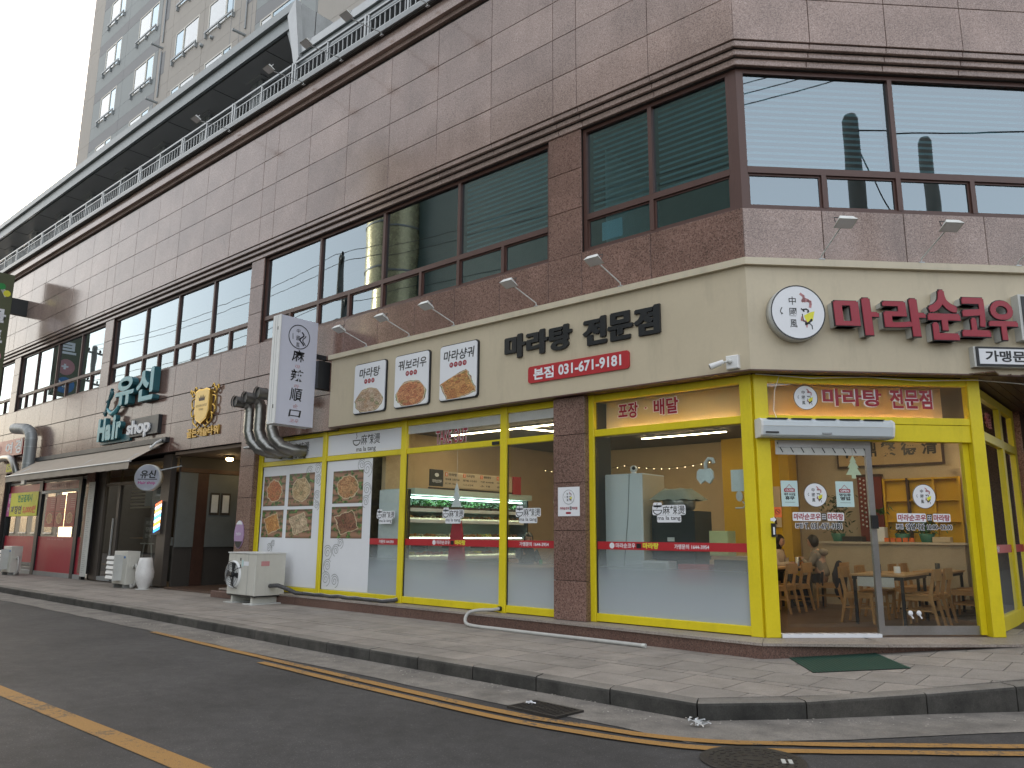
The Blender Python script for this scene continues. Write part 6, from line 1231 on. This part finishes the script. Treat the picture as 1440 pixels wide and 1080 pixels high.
boxpart(hall, 'upper_tan_wall', M['tanwall'], -16.6, -12.7, 5.1, 5.2, 2.2, 3.3)  # tan panel over the upper part of the dark back wall
for x in (-19.3, -18.5): boxpart(hall, 'framed_notice', M['halldark'], x, x+.6, 4.54, 4.58, 1.75, 2.5); boxpart(hall, 'notice_sheet', M['ltgrey'], x+.05, x+.55, 4.53, 4.54, 1.8, 2.45)
boxpart(hall, 'pale_wall', M['hallwall'], -16.775, -16.74, .10, .62, .9, 2.95); boxpart(hall, 'pale_wall', M['hallwall'], -16.775, -16.74, .95, 3.4, .9, 2.95); boxpart(hall, 'pilaster', M['darkwood'], -16.775, -16.74, .62, .95, -.2, 2.95); boxpart(hall, 'lintel', M['darkwood'], -16.775, -16.72, .10, 3.4, 2.96, 3.08)
for y in (1.02, 1.36): boxpart(hall, 'framed_notice', M['halldark'], -16.735, -16.71, y, y+.28, 1.8, 2.42); boxpart(hall, 'notice_sheet', M['ltgrey'], -16.709, -16.705, y+.04, y+.24, 1.86, 2.36)
for k, (x, y, lab) in enumerate(((-15.6, .9, 'bright warm ceiling lamp inside the tower entrance'), (-16.1, 1.9, 'second warm ceiling lamp farther into the tower entrance'))):
    t = thing('hall_lamp', lab, 'ceiling light', (x, y, 3.3), group='warm lamps in the tower entrance'); part('globe', MB().ell((x, y, 3.30), (.10, .10, .05), 12, 6), SPOT, t); part('rim', MB().lathe([(.13, 3.33), (.13, 3.37), (0, 3.37)], (x, y, 0), 'z', 14), M['gold'], t)
t = thing('sign_easel', 'dark notice board on a wooden easel just inside the tower entrance', 'easel', (-13.5, .6, -.15)); boxpart(t, 'board', M['signbox'], -14.2, -13.4, .55, .58, .55, 1.35); text('공지', -14.0, -13.7, 1.1, 1.25, .545, M['ltgrey'], t); part('printed_seal', MB().ell((-13.8, .546, .8), (.2, .004, .15), 14, 6), M['grey'], t)
for pts in ([(-14.2, .6, -.15), (-13.95, .6, .6)], [(-13.4, .6, -.15), (-13.65, .6, .6)], [(-13.8, 1.0, -.15), (-13.8, .62, .9)], [(-14.05, .6, .25), (-13.55, .6, .25)]): part('leg', MB().tube(pts, .022, 6), M['wood'], t)
st2 = MB().box(-13.4, -12.5, -.55, -.1, -.2, -.05, bev=.01); single('granite_step', st2, GR_STEP, 'small granite step at the foot of the pier beside the large condenser', 'step', base=(-13, -.3, -.2))
# emblem and gold lettering
t = thing('gold_emblem_sign', 'gold shield emblem with a small crown and curling leaf frame above the entrance', 'emblem', (-15.1, -.2, 4.6))
sh_ = [(-15.47, 5.02), (-15.3, 5.07), (-15.1, 5.05), (-14.9, 5.07), (-14.72, 5.02), (-14.72, 4.45), (-14.82, 4.25), (-15.10, 4.12), (-15.38, 4.25), (-15.47, 4.45)]
part('shield', MB().prism(sh_, -.30, -.20), M['gold'], t); part('shield_face', MB().prism([(-15.1+(x+15.1)*.93, 4.6+(z-4.6)*.93) for x, z in sh_], -.306, -.3005), mat('pale_gold_face', (.68, .47, .14), .35, metal=.3), t)
cr = MB(); cr.prism([(-15.25, 4.74), (-15.27, 4.86), (-15.2, 4.80), (-15.16, 4.90), (-15.1, 4.80), (-15.04, 4.90), (-15.0, 4.80), (-14.93, 4.86), (-14.95, 4.74)], -.309, -.3065); part('crown', cr, M['darkwood'], t); text('GOLDEN CASTLE', -15.38, -14.82, 4.58, 4.64, -.3075, M['darkwood'], t, bold=.0); text('TOWER', -15.22, -14.98, 4.48, 4.53, -.3075, M['darkwood'], t, bold=0)
for s_ in (-1, 1):
    for pts in ([(.45, 4.95), (.58, 5.06), (.66, 4.98), (.60, 4.90), (.52, 4.94)], [(.47, 4.85), (.62, 4.80), (.60, 4.62), (.50, 4.60)], [(.50, 4.60), (.62, 4.52), (.58, 4.36), (.46, 4.40)], [(.46, 4.40), (.50, 4.22), (.36, 4.12), (.26, 4.18), (.30, 4.26)], [(.36, 4.12), (.22, 4.04), (.12, 4.10)], [(.55, 5.05), (.48, 5.16), (.40, 5.08)], [(.60, 5.0), (.72, 5.10), (.74, 5.0)]):
        part('scroll', MB().tube(smooth([(-15.095+s_*x, -.25, z) for x, z in pts], 4), .022, 6), M['gold'], t)
g2 = thing('gold_lettering', 'small gold raised lettering under the shield emblem', 'sign lettering', (-15, -.2, 3.9)); chars('골든캐슬타워', -15.95, -14.25, 3.80, 4.04, -.225, M['goldpaint'], g2, bold=.03, depth=.04)
# hair shop sign
hs = thing('hair_shop_sign', 'large teal raised Korean lettering with a smile shaped stroke on the granite', 'sign lettering', (-19.3, -.2, 5.4))
def teal(c, a, b, z0, z1, rise=0): text(c, a, b, z0, z1, -.40, M['teal'], hs, name='letter', bold=.02, depth=.20, side=M['tealside'], heavy=2)
teal('유', -20.45, -19.15, 5.10, 5.98); teal('신', -19.0, -17.85, 5.08, 6.05)
sm = MB(); sm.tube([(-21.2+.12*k, -.3, 5.14-.3*math.sin(PI*k/9)+.02*k) for k in range(10)], [.03+.05*math.sin(PI*k/9) for k in range(10)], 8); part('smile_stroke', sm, M['teal'], hs)
for pts in ([(-21.3, -.3, 4.9), (-21.1, -.3, 5.4), (-20.95, -.3, 5.75)], [(-21.25, -.3, 5.35), (-21.0, -.3, 5.45), (-20.9, -.3, 5.62), (-21.05, -.3, 5.68)], [(-21.4, -.3, 5.0), (-21.15, -.3, 5.02)]): part('scissor_stroke', MB().tube(smooth(pts, 3), .05, 6), M['tealside'], hs)
h2 = thing('hair_word_sign', 'teal and white Hair shop lettering mounted on a dark box over the awning', 'sign lettering', (-19.5, -.2, 4.3)); boxpart(h2, 'backing_box', M['tealside'], -21.55, -19.42, -.26, -.19, 4.0, 4.22); boxpart(h2, 'backing_box', M['signbox'], -19.35, -17.55, -.30, -.19, 4.08, 4.62)
for c, a, b, z0, z1 in (('H', -21.5, -20.95, 4.08, 4.80), ('a', -20.92, -20.5, 4.08, 4.58), ('i', -20.42, -20.22, 4.08, 4.85), ('r', -20.14, -19.8, 4.10, 4.62)): text(c, a, b, z0, z1, -.40, M['teal'], h2, name='letter', bold=.05, depth=.14, side=M['tealside'])
text('shop', -19.5, -18.0, 4.02, 4.56, -.345, M['paper'], h2, bold=.03, depth=.04)
wv = MB().tube([(-18.2, -.25, 4.9), (-18.25, -.3, 5.05)], .01, 4)
# awning
aw = thing('fabric_awning', 'beige retractable fabric awning over the hair shop and noodle shop fronts', 'awning', (-22, -.6, 3.5))
ax = MB(); P = []; nx_ = 24
for i in range(nx_+1):
    x = -27.0+9.9*i/nx_; s_ = .05*abs(math.sin(PI*i/nx_*3.0)); 
    for j in range(7): t_ = j/6; P.append((x, -.22-.95*t_, 3.80-.62*t_-s_*math.sin(PI*t_)))
ax.add(P, [(i*7+j, (i+1)*7+j, (i+1)*7+j+1, i*7+j+1) for i in range(nx_) for j in range(6)], True); part('fabric', ax, M['canvas'], aw)
vl = MB(); P = []
for i in range(61): x = -27.0+9.9*i/60; P += [(x, -1.18, 3.17), (x, -1.19+.01*math.sin(i), 2.97+.012*abs(math.sin(i*.9)))]
vl.add(P, [(2*i, 2*i+1, 2*i+3, 2*i+2) for i in range(60)]); part('valance', vl, M['canvas'], aw); part('front_bar', MB().tube([(-27.05, -1.17, 3.18), (-17.05, -1.17, 3.18)], .03, 8), M['silver'], aw); boxpart(aw, 'roller_case', M['signbox'], -27.1, -17.0, -.30, -.18, 3.78, 3.92)
for x in (-26.6, -23.7, -20.6, -17.4): part('arm', MB().tube([(x, -.25, 3.68), (x-.35 if x > -26 else x+.35, -.75, 3.42), (x, -1.15, 3.17)], .022, 6), M['silver'], aw)
t = thing('awning_motor', 'white bracket at the end of the awning roller', 'bracket', (-17.1, -.4, 3.7)); part('bracket', MB().tube([(-17.25, -.3, 3.84), (-17.1, -.5, 3.74), (-17.2, -.6, 3.58), (-17.4, -.5, 3.66)], .035, 8), M['white'], t)
# round projecting sign
rs = thing('round_blade_sign', 'round white double faced hair shop sign projecting below the awning end', 'blade sign', (-16.9, -.7, 2.75)); fxr = Matrix.Translation((-16.9, -.7, 2.75)) @ Matrix.Rotation(math.radians(38), 4, 'Z')
def rpart(name, mb, m): mb.v = [tuple(fxr @ Vector(v)) for v in mb.v]; return part(name, mb, m, rs)
rpart('drum', MB().lathe([(0, -.085), (.36, -.085), (.36, .085), (0, .085)], (0, 0, 0), 'y', 36), M['ltgrey']); rpart('face', MB().lathe([(0, -.09), (.345, -.09)], (0, 0, 0), 'y', 36), M['pearl']); rpart('hanger', MB().tube([(.3, 0, .2), (.75, .3, .35)], .02, 6), M['grey'])
rf = thing('printed_face', '', '', (0, 0, 0), fr=fxr); rf.parent = rs; rf.matrix_parent_inverse = rs.matrix_world.inverted(); BASE[rf.name] = Vector((0, 0, 0))
text('유신', -.20, .24, -.02, .20, -.093, M['black'], rf, bold=.03, shear=.1); part('underline', MB().box(-.26, .28, -.093, -.091, -.055, -.035), M['black'], rf); text('Hair shop', -.24, .24, -.20, -.10, -.093, M['magenta'], rf, bold=.02)
# hair shop front
hf = thing('hair_shop_glazing', 'bronze framed hair shop glass front under the end of the awning', 'shopfront', (-19.3, 0, 0)); BZ = M['greyshop']
boxpart(hf, 'frame_bar', BZ, -21.88, -21.3, -.06, .1, -.15, 3.45); boxpart(hf, 'frame_bar', BZ, -20.35, -20.2, -.05, .05, -.15, 2.7); boxpart(hf, 'frame_bar', BZ, -17.5, -17.0, -.06, .1, -.15, 3.45)
for z in (2.7, 3.3): boxpart(hf, 'frame_bar', BZ, -21.3, -17.5, -.04, .05, z, z+.08)
boxpart(hf, 'bottom_rail', M['grey'], -21.3, -17.5, -.05, .05, -.16, -.04)
for a, b in ((-21.3, -20.35), (-20.2, -17.5)): part('glass_pane', MB().box(a, b, .0, .008, -.04, 2.7), GL['dark'], hf); part('glass_pane', MB().box(a, b, .0, .008, 2.78, 3.3), GL['dark'], hf)
boxpart(hf, 'door_handle', M['silver'], -20.46, -20.42, -.10, -.06, .6, 1.7)
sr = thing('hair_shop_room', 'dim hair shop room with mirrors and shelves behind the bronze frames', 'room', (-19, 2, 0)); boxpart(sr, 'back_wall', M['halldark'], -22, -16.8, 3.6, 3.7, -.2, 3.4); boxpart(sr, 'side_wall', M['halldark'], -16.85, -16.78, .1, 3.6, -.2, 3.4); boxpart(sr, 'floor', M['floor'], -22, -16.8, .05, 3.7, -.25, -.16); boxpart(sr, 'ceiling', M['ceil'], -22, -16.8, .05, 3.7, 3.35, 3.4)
for k in range(9): boxpart(sr, 'bottle', M[('paper', 'teal', 'orange', 'beige', 'grey')[k % 5]], -20.2+k*.17, -20.12+k*.17, 1.25, 1.33, .902, 1.05+.05*(k % 3))
for k in range(2): boxpart(sr, 'salon_chair', M['redwood'], -20.9+k*1.5, -20.3+k*1.5, 2.0, 2.5, -.1, .55); boxpart(sr, 'chair_back', M['redwood'], -20.9+k*1.5, -20.3+k*1.5, 2.42, 2.52, .55, 1.1)
boxpart(sr, 'pale_cupboard', M['hallwall'], -19.9, -17.4, 3.2, 3.6, -.1, 2.1); boxpart(sr, 'shelf', M['wood'], -21.2, -20.4, .8, 1.1, 1.1, 1.13)
for k in range(7): boxpart(sr, 'blind_slat', M['beige'], -20.1, -17.6, .25, .28, 2.0+k*.1, 2.05+k*.1)
boxpart(sr, 'counter', M['halldark'], -20.4, -18.6, 1.2, 1.7, -.15, .9); boxpart(sr, 'mirror', GL['oppwin'], -20.8, -20.0, 3.5, 3.58, .8, 2.2)
for k, (x, y, lab) in enumerate(((-20.3, 1.4, 'small warm lamp in the hair shop window'), (-19.2, 2.2, 'warm lamp deeper inside the hair shop'))): single('shop_lamp', MB().ell((x, y, 2.5), (.12, .12, .07), 10, 6), SPOT, lab, 'lamp', 'warm lamps in the hair shop', base=(x, y, 2.5))
t = thing('barber_light', 'lit panel of blue, white and orange diagonal stripes on the hair shop frame', 'barber sign', (-17.3, -.1, 1.7)); boxpart(t, 'case', BZ, -17.62, -17.22, -.12, -.061, 1.25, 2.15)
for k in range(9):
    z = 1.28+k*.09; c = ((.05, .25, .8), (.9, .92, 1), (.95, .35, .05), (.9, .92, 1), (.1, .5, .9), (.9, .92, 1), (.95, .55, .1), (.9, .92, 1), (.8, .12, .05))[k]
    part('stripe', MB().prism([(-17.60, z), (-17.24, z+.10), (-17.24, z+.17), (-17.60, z+.07)], -.125, -.121), emis('barber_stripe_%s' % ['blue', 'white', 'orange', 'white', 'sky', 'white', 'amber', 'white', 'red'][k], c, 1.3), t)
t = thing('chalk_board', 'black chalkboard with white writing on an easel inside the hair shop', 'board', (-18.2, .2, 1.3)); boxpart(t, 'board', M['signbox'], -18.62, -18.0, .06, .09, 1.02, 1.72, bev=.01)
for k, s_ in enumerate(('커트', '펌', '염색')): text(s_, -18.5, -18.1, 1.50-k*.18, 1.62-k*.18, .055, M['ltgrey'], t)
part('easel_legs', MB().tube([(-18.5, .08, 1.0), (-18.6, .08, .6)], .02, 6), M['ltgrey'], t); part('easel_legs', MB().tube([(-18.1, .08, 1.0), (-18.0, .08, .6)], .02, 6), M['ltgrey'], t); boxpart(t, 'easel_tray', M['ltgrey'], -18.7, -17.95, .04, .10, .96, .99)
t = thing('hanging_bus_sign', 'grey panel with pale round characters hanging in the hair shop window', 'sign', (-18, .1, 2.3)); boxpart(t, 'panel', M['soffit'], -18.85, -17.75, .12, .15, 2.05, 2.5); text('영업중', -18.6, -17.95, 2.15, 2.4, .115, M['ltgrey'], t)
# tall menu strip between the shops
t = thing('vertical_menu_banner', 'tall narrow white banner of small menu lines on the pillar between the shops', 'banner', (-21.9, -.2, 1.3)); boxpart(t, 'sheet', M['ltgrey'], -22.18, -21.72, -.215, -.205, -.08, 2.85)
for k in range(46): boxpart(t, 'menu_line', M['grey'], -22.12, -21.98+.12*((k*7) % 5)/4, -.2165, -.2155, 2.74-k*.06, 2.755-k*.06)
# noodle shop
nf = thing('noodle_shop_glazing', 'dark framed noodle shop front with red film on the lower glass', 'shopfront', (-27, 0, 0))
for x0, x1 in ((-30.5, -30.3), (-27.05, -26.75), (-23.45, -23.2), (-22.6, -22.45)): boxpart(nf, 'frame_bar', M['signbox'], x0, x1, -.06, .06, -.2, 3.1)
boxpart(nf, 'frame_bar', M['signbox'], -30.3, -22.5, -.04, .05, 3.02, 3.1); boxpart(nf, 'frame_bar', M['ltgrey'], -26.75, -23.45, -.06, .05, 2.62, 2.72); boxpart(nf, 'bottom_rail', M['grey'], -30.3, -22.5, -.05, .05, -.2, -.06)
for a, b in ((-30.3, -27.05), (-26.75, -23.45), (-23.2, -22.6)):
    part('glass_pane', MB().box(a, b, .0, .008, -.06, 3.02), GL['dark'], nf); boxpart(nf, 'red_film', M['redfilm'], a, b, -.006, -.002, -.06 if a > -28 else .2, 1.12)
boxpart(nf, 'red_fascia', M['redface'], -30.3, -27.05, -.012, -.006, 2.68, 3.0); boxpart(nf, 'red_fascia', M['redface'], -26.75, -23.45, -.012, -.006, 2.73, 3.0); text('수타짜장 짬뽕', -26.1, -24.1, 2.78, 2.94, -.014, M['pink'], nf); text('어서오세요', -25.9, -24.4, 1.0, 1.06, -.008, M['pink'], nf)
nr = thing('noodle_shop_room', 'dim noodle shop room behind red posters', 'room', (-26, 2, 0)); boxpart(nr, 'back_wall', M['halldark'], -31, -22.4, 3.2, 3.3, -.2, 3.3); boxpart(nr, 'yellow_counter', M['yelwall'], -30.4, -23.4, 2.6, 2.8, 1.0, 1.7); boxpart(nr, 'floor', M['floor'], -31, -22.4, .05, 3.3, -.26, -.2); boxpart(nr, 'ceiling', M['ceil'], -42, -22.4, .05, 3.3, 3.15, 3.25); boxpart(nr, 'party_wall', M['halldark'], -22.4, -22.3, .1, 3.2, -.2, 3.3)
for k, (x0, x1) in enumerate(((-26.3, -25.45), (-25.4, -24.55), (-24.5, -23.65))):
    t = thing('menu_poster', ['red menu poster with a bowl of noodles, nearest the banner', 'red menu poster with a large red dish, middle of three', 'red menu poster with a small dark dish, nearest the menu strip'][k], 'poster', ((x0+x1)/2, -.02, 1.9), group='red menu posters on the noodle shop glass'); boxpart(t, 'sheet', M['redfilm'], x0, x1, -.016, -.012, 1.45, 2.5+.05*k)
    part('dish_photo', MB().box(x0+.08, x1-.08, -.019, -.0165, 1.5, 2.0), food('menu_dish_%s' % 'abc'[k], 'bowl', (.35, .1, .04), (.55, .25, .1), 31.0+k, bg=(.25, .02, .02), leaf=(.3, .03, .02)), t)
    for q in range(5): boxpart(t, 'menu_line', M['pink'], x0+.4, x1-.08, -.0175, -.0165, 2.1+q*.07, 2.12+q*.07)
t = thing('yellow_price_banner', 'yellow banner with green and black writing and a magenta end, on the noodle shop glass', 'banner', (-28.6, -.1, 2.2)); boxpart(t, 'cloth', M['banner'], -29.9, -27.0, -.085, -.075, 1.85, 2.72); part('magenta_end', MB().prism([(-30.25, 1.85), (-29.9, 1.85), (-29.9, 2.72), (-30.15, 2.72)], -.086, -.076), M['magenta'], t)
text('현금결제시', -29.1, -27.6, 2.36, 2.64, -.089, M['green'], t, bold=.03); text('짜장면', -29.75, -28.6, 1.93, 2.24, -.089, M['black'], t, bold=.04); text('5,000원', -28.45, -27.15, 1.93, 2.22, -.089, M['orange'], t, bold=.05); text('원', -30.1, -29.92, 2.35, 2.55, -.089, M['paper'], t); text('가', -30.15, -29.95, 2.0, 2.2, -.089, M['paper'], t)
t = thing('noodle_shop_sign', 'crimson sign box with two white Korean characters behind the grey pipe', 'sign', (-29.6, -.2, 4.4)); boxpart(t, 'case', M['redface'], -31.9, -28.6, -.32, -.19, 4.15, 4.78); text('여', -30.5, -29.7, 4.25, 4.68, -.325, M['paper'], t, bold=.04); text('경', -29.4, -28.7, 4.2, 4.75, -.325, M['paper'], t, bold=.04); text('짬뽕', -31.8, -31.0, 4.3, 4.6, -.325, M['pink'], t)
t = thing('wide_vent_pipe', 'fat grey bent vent pipe rising past the crimson sign', 'duct', (-27.4, -.5, 4.4)); pv = smooth([(-27.3, -.45, 3.15), (-27.3, -.45, 4.3), (-27.35, -.46, 4.75), (-27.7, -.5, 4.98), (-28.3, -.55, 5.05), (-28.8, -.58, 5.1)], 4); part('pipe', MB().tube(pv, .20, 16, cap=False), M['grey'], t); part('mouth', MB().tube([pv[-1]+Vector((.02, .01, 0)), pv[-1]+Vector((.03, .015, 0))], .19, 16), M['black'], t)
for i in range(0, len(pv)-1, 2): part('seam_ring', MB().tube([pv[i], pv[i]+(pv[i+1]-pv[i]).normalized()*.03], .21, 16, cap=False), M['silver'], t)
t = thing('foil_duct', 'silver flexible duct bending along the wall under the crimson sign', 'duct', (-29, -.4, 3.8)); part('pipe', MB().tube(smooth([(-31.3, -.35, 4.05), (-30.2, -.4, 4.08), (-29.2, -.45, 3.98), (-28.8, -.4, 3.6), (-28.75, -.3, 3.2)], 4), .12, 12), M['steel'], t); boxpart(t, 'mesh_strip', M['silver'], -28.45, -28.1, -.26, -.19, 3.0, 4.8)
t = thing('yellow_hotline_sign', 'small yellow sign with black figures under the silver duct', 'sign', (-29.9, -.2, 3.7)); boxpart(t, 'plate', M['banner'], -30.35, -29.4, -.25, -.2, 3.55, 3.86); text('677-8', -30.25, -29.5, 3.62, 3.78, -.253, M['black'], t)
# olive blade sign at the far end
gs = thing('olive_blade_sign', 'tall olive green projecting sign with white characters and round coloured badges', 'blade sign', (-29.9, -1.5, 9)); boxpart(gs, 'cabinet', M['signgreen'], -30.2, -29.9, -2.15, -.95, 6.75, 11.3, bev=.02); boxpart(gs, 'wall_bracket', M['signbox'], -30.15, -29.95, -.95, -.36, 9.75, 10.4)
fxg = Matrix.Translation((-29.898, 0, 0)) @ Matrix.Rotation(PI/2, 4, 'Z'); gf = thing('printed_face', '', '', (0, 0, 0), fr=fxg); gf.parent = gs; gf.matrix_parent_inverse = gs.matrix_world.inverted(); BASE[gf.name] = Vector((0, 0, 0))
text('몰', -1.72, -1.08, 9.3, 9.85, -.004, M['paper'], gf, bold=.04); text('트', -1.72, -1.1, 8.5, 9.0, -.004, M['paper'], gf, bold=.04)
for z, m in ((10.75, 'green'), (10.5, 'banner'), (7.95, 'pink'), (7.2, 'blue')): part('badge', disc(MB(), -1.4 if z < 10 else -1.35+(.2 if z < 10.7 else 0), z, .33 if z < 10 else .13, .33 if z < 10 else .13, -.006), M[m], gf)
text('+', -1.48, -1.22, 7.85, 8.08, -.009, M['paper'], gf, bold=.05); stroke(q := MB(), [(-1.5, 7.2), (-1.4, 7.1), (-1.2, 7.35)], .06, -.009); part('tick_mark', q, M['paper'], gf)
for k in range(3): part('leaf_drawing', stroke(MB(), [(-1.6, 10.9-k*.1), (-1.4, 10.7), (-1.2, 10.6-k*.12)], .05, -.005), M['ltgrey'], gf)
for o in (rf, gf):
    for k in ('label', 'category'):
        if k in o: del o[k]
# extra shop front farther left
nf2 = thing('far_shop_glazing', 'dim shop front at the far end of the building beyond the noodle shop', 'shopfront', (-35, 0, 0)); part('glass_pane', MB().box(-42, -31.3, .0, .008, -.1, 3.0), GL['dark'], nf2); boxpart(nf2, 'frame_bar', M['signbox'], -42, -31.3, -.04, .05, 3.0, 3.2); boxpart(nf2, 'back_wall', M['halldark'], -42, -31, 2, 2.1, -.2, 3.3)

# ================================================================== STREET OPPOSITE (seen in the window reflections)
def opp(lab, x0, x1, y0, y1, h, m, rows=4, wcol=3.2):
    t = thing('opposite_building', lab, 'building', ((x0+x1)/2, y1, ZR), group='buildings across the street'); boxpart(t, 'walls', m, x0, x1, y0, y1, ZR, h); boxpart(t, 'parapet', M['concrete'], x0-.1, x1+.1, y1-.3, y1+.1, h, h+.5)
    n = max(1, int((x1-x0)/wcol))
    for r in range(rows):
        z = 1.2+r*3.1
        if z+1.6 > h: break
        for k in range(n): x = x0+(x1-x0)*(k+.5)/n; boxpart(t, 'window', GL['oppwin'], x-.9, x+.9, y1+.005, y1+.03, z, z+1.5); boxpart(t, 'sill', M['ltgrey'], x-1, x+1, y1+.005, y1+.1, z-.12, z)
    return t
opp('dark glazed tall block across the street from the right hand bays', -31.5, -9, -34, -22, 26, M['oppB'], 0); opp('low cream shop building across the street', -60, -34, -30, -19, 6.5, M['oppA'], 2); opp('row of low pale shops far down the street', -140, -62, -28, -16, 8.5, M['oppA'], 2); opp('two storey corner building across the junction', 16, 30, -12, 2, 6.5, M['oppA'], 2); opp('low building far along the side street', 16, 34, 8, 26, 7.5, M['concrete'], 2)
t = thing('glazed_stair_tower', 'rounded pale gold stair tower on the dark block across the street', 'building', (-33.5, -22, 0)); part('drum', MB().lathe([(2.0, ZR), (2.0, 26)], (-33.6, -22, 0), 'z', 24), mat('pale_gold_cladding', (.55, .5, .3), .25, metal=.5), t)
for z in range(3, 25, 3): part('band', MB().lathe([(2.04, z), (2.04, z+.12)], (-33.6, -22, 0), 'z', 24), M['grey'], t)
def pole(lab, x, y, h, r=.17, arms=True, rot=0.0):
    t = thing('utility_pole', lab, 'utility pole', (x, y, ZR), group='utility poles along the street', rot=rot); c = math.cos(rot); s_ = math.sin(rot)
    def lk(name, mb, m): return link(name, mb.mesh(name), t, m)
    lk('shaft', MB().lathe([(r*1.25, 0), (r*.85, h), (r*.6, h+.12), (0, h+.14)], (0, 0, 0), 'z', 16), M['concrete'])
    if arms:
        for z, w_ in ((h-.4, 1.1), (h-2.4, 1.2)):
            lk('cross_arm', MB().box(-w_, w_, -.05, .05, z, z+.12), M['concrete'])
            for k in (-1, -.4, .4, 1): lk('insulator', MB().lathe([(.05, 0), (.08, .1), (.04, .2)], (k*w_*.92, 0, z+.12), 'z', 8), M['signbox'])
        lk('transformer', MB().lathe([(.25, 0), (.25, .8), (.1, .9)], (.5, .25, h-4.0), 'z', 14), M['grey'])
    return t
pole('thick grey utility pole across the junction', 7.0, -.4, 10.9, .2, arms=False); pole('second grey utility pole farther along the side street', 11.9, .1, 12.3, .2, arms=False); pole('utility pole with a transformer and crossarms opposite the window bay', -24, -10.6, 14.2, rot=.6); pole('utility pole with three insulators farther down the street', -47, -8.6, 13.2, rot=1.3)
def wire(a, b, sag, lab):
    A_, B_ = Vector(a), Vector(b); single('overhead_cable', MB().tube([A_.lerp(B_, k/14)-Vector((0, 0, sag*4*(k/14)*(1-k/14))) for k in range(15)], .016, 4), M['wire'], lab, 'cable', 'overhead cables along the street', base=tuple(A_.lerp(B_, .5)))
for k, z in enumerate((13.6, 13.9, 11.6)):
    wire((-24, -10.6+.3*k, z), (-47, -8.6, z-.9), .6, ['upper cable between the two crossarm poles', 'topmost cable between the two crossarm poles', 'lower cable between the two crossarm poles'][k]); wire((-24, -10.6+.3*k, z), (14, -13.5, z+1), .9, ['upper cable running on from the transformer pole', 'topmost cable running on from the transformer pole', 'lower cable running on from the transformer pole'][k])
for k in range(4): wire((7.0+k*.4, -9, 12.6+.5*k), (11+k*.3, 14, 13.2+.6*k), .4, ['lowest cable crossing the side street', 'second cable crossing the side street', 'third cable crossing the side street', 'highest cable crossing the side street'][k])
wire((7.0, -.4, 10.3), (11.9, .1, 8.6), .7, 'slack service cable between the two plain poles'); wire((7.0, -.4, 10.3), (4.2, 16, 5), .5, 'slack service cable dropping from the thick pole')
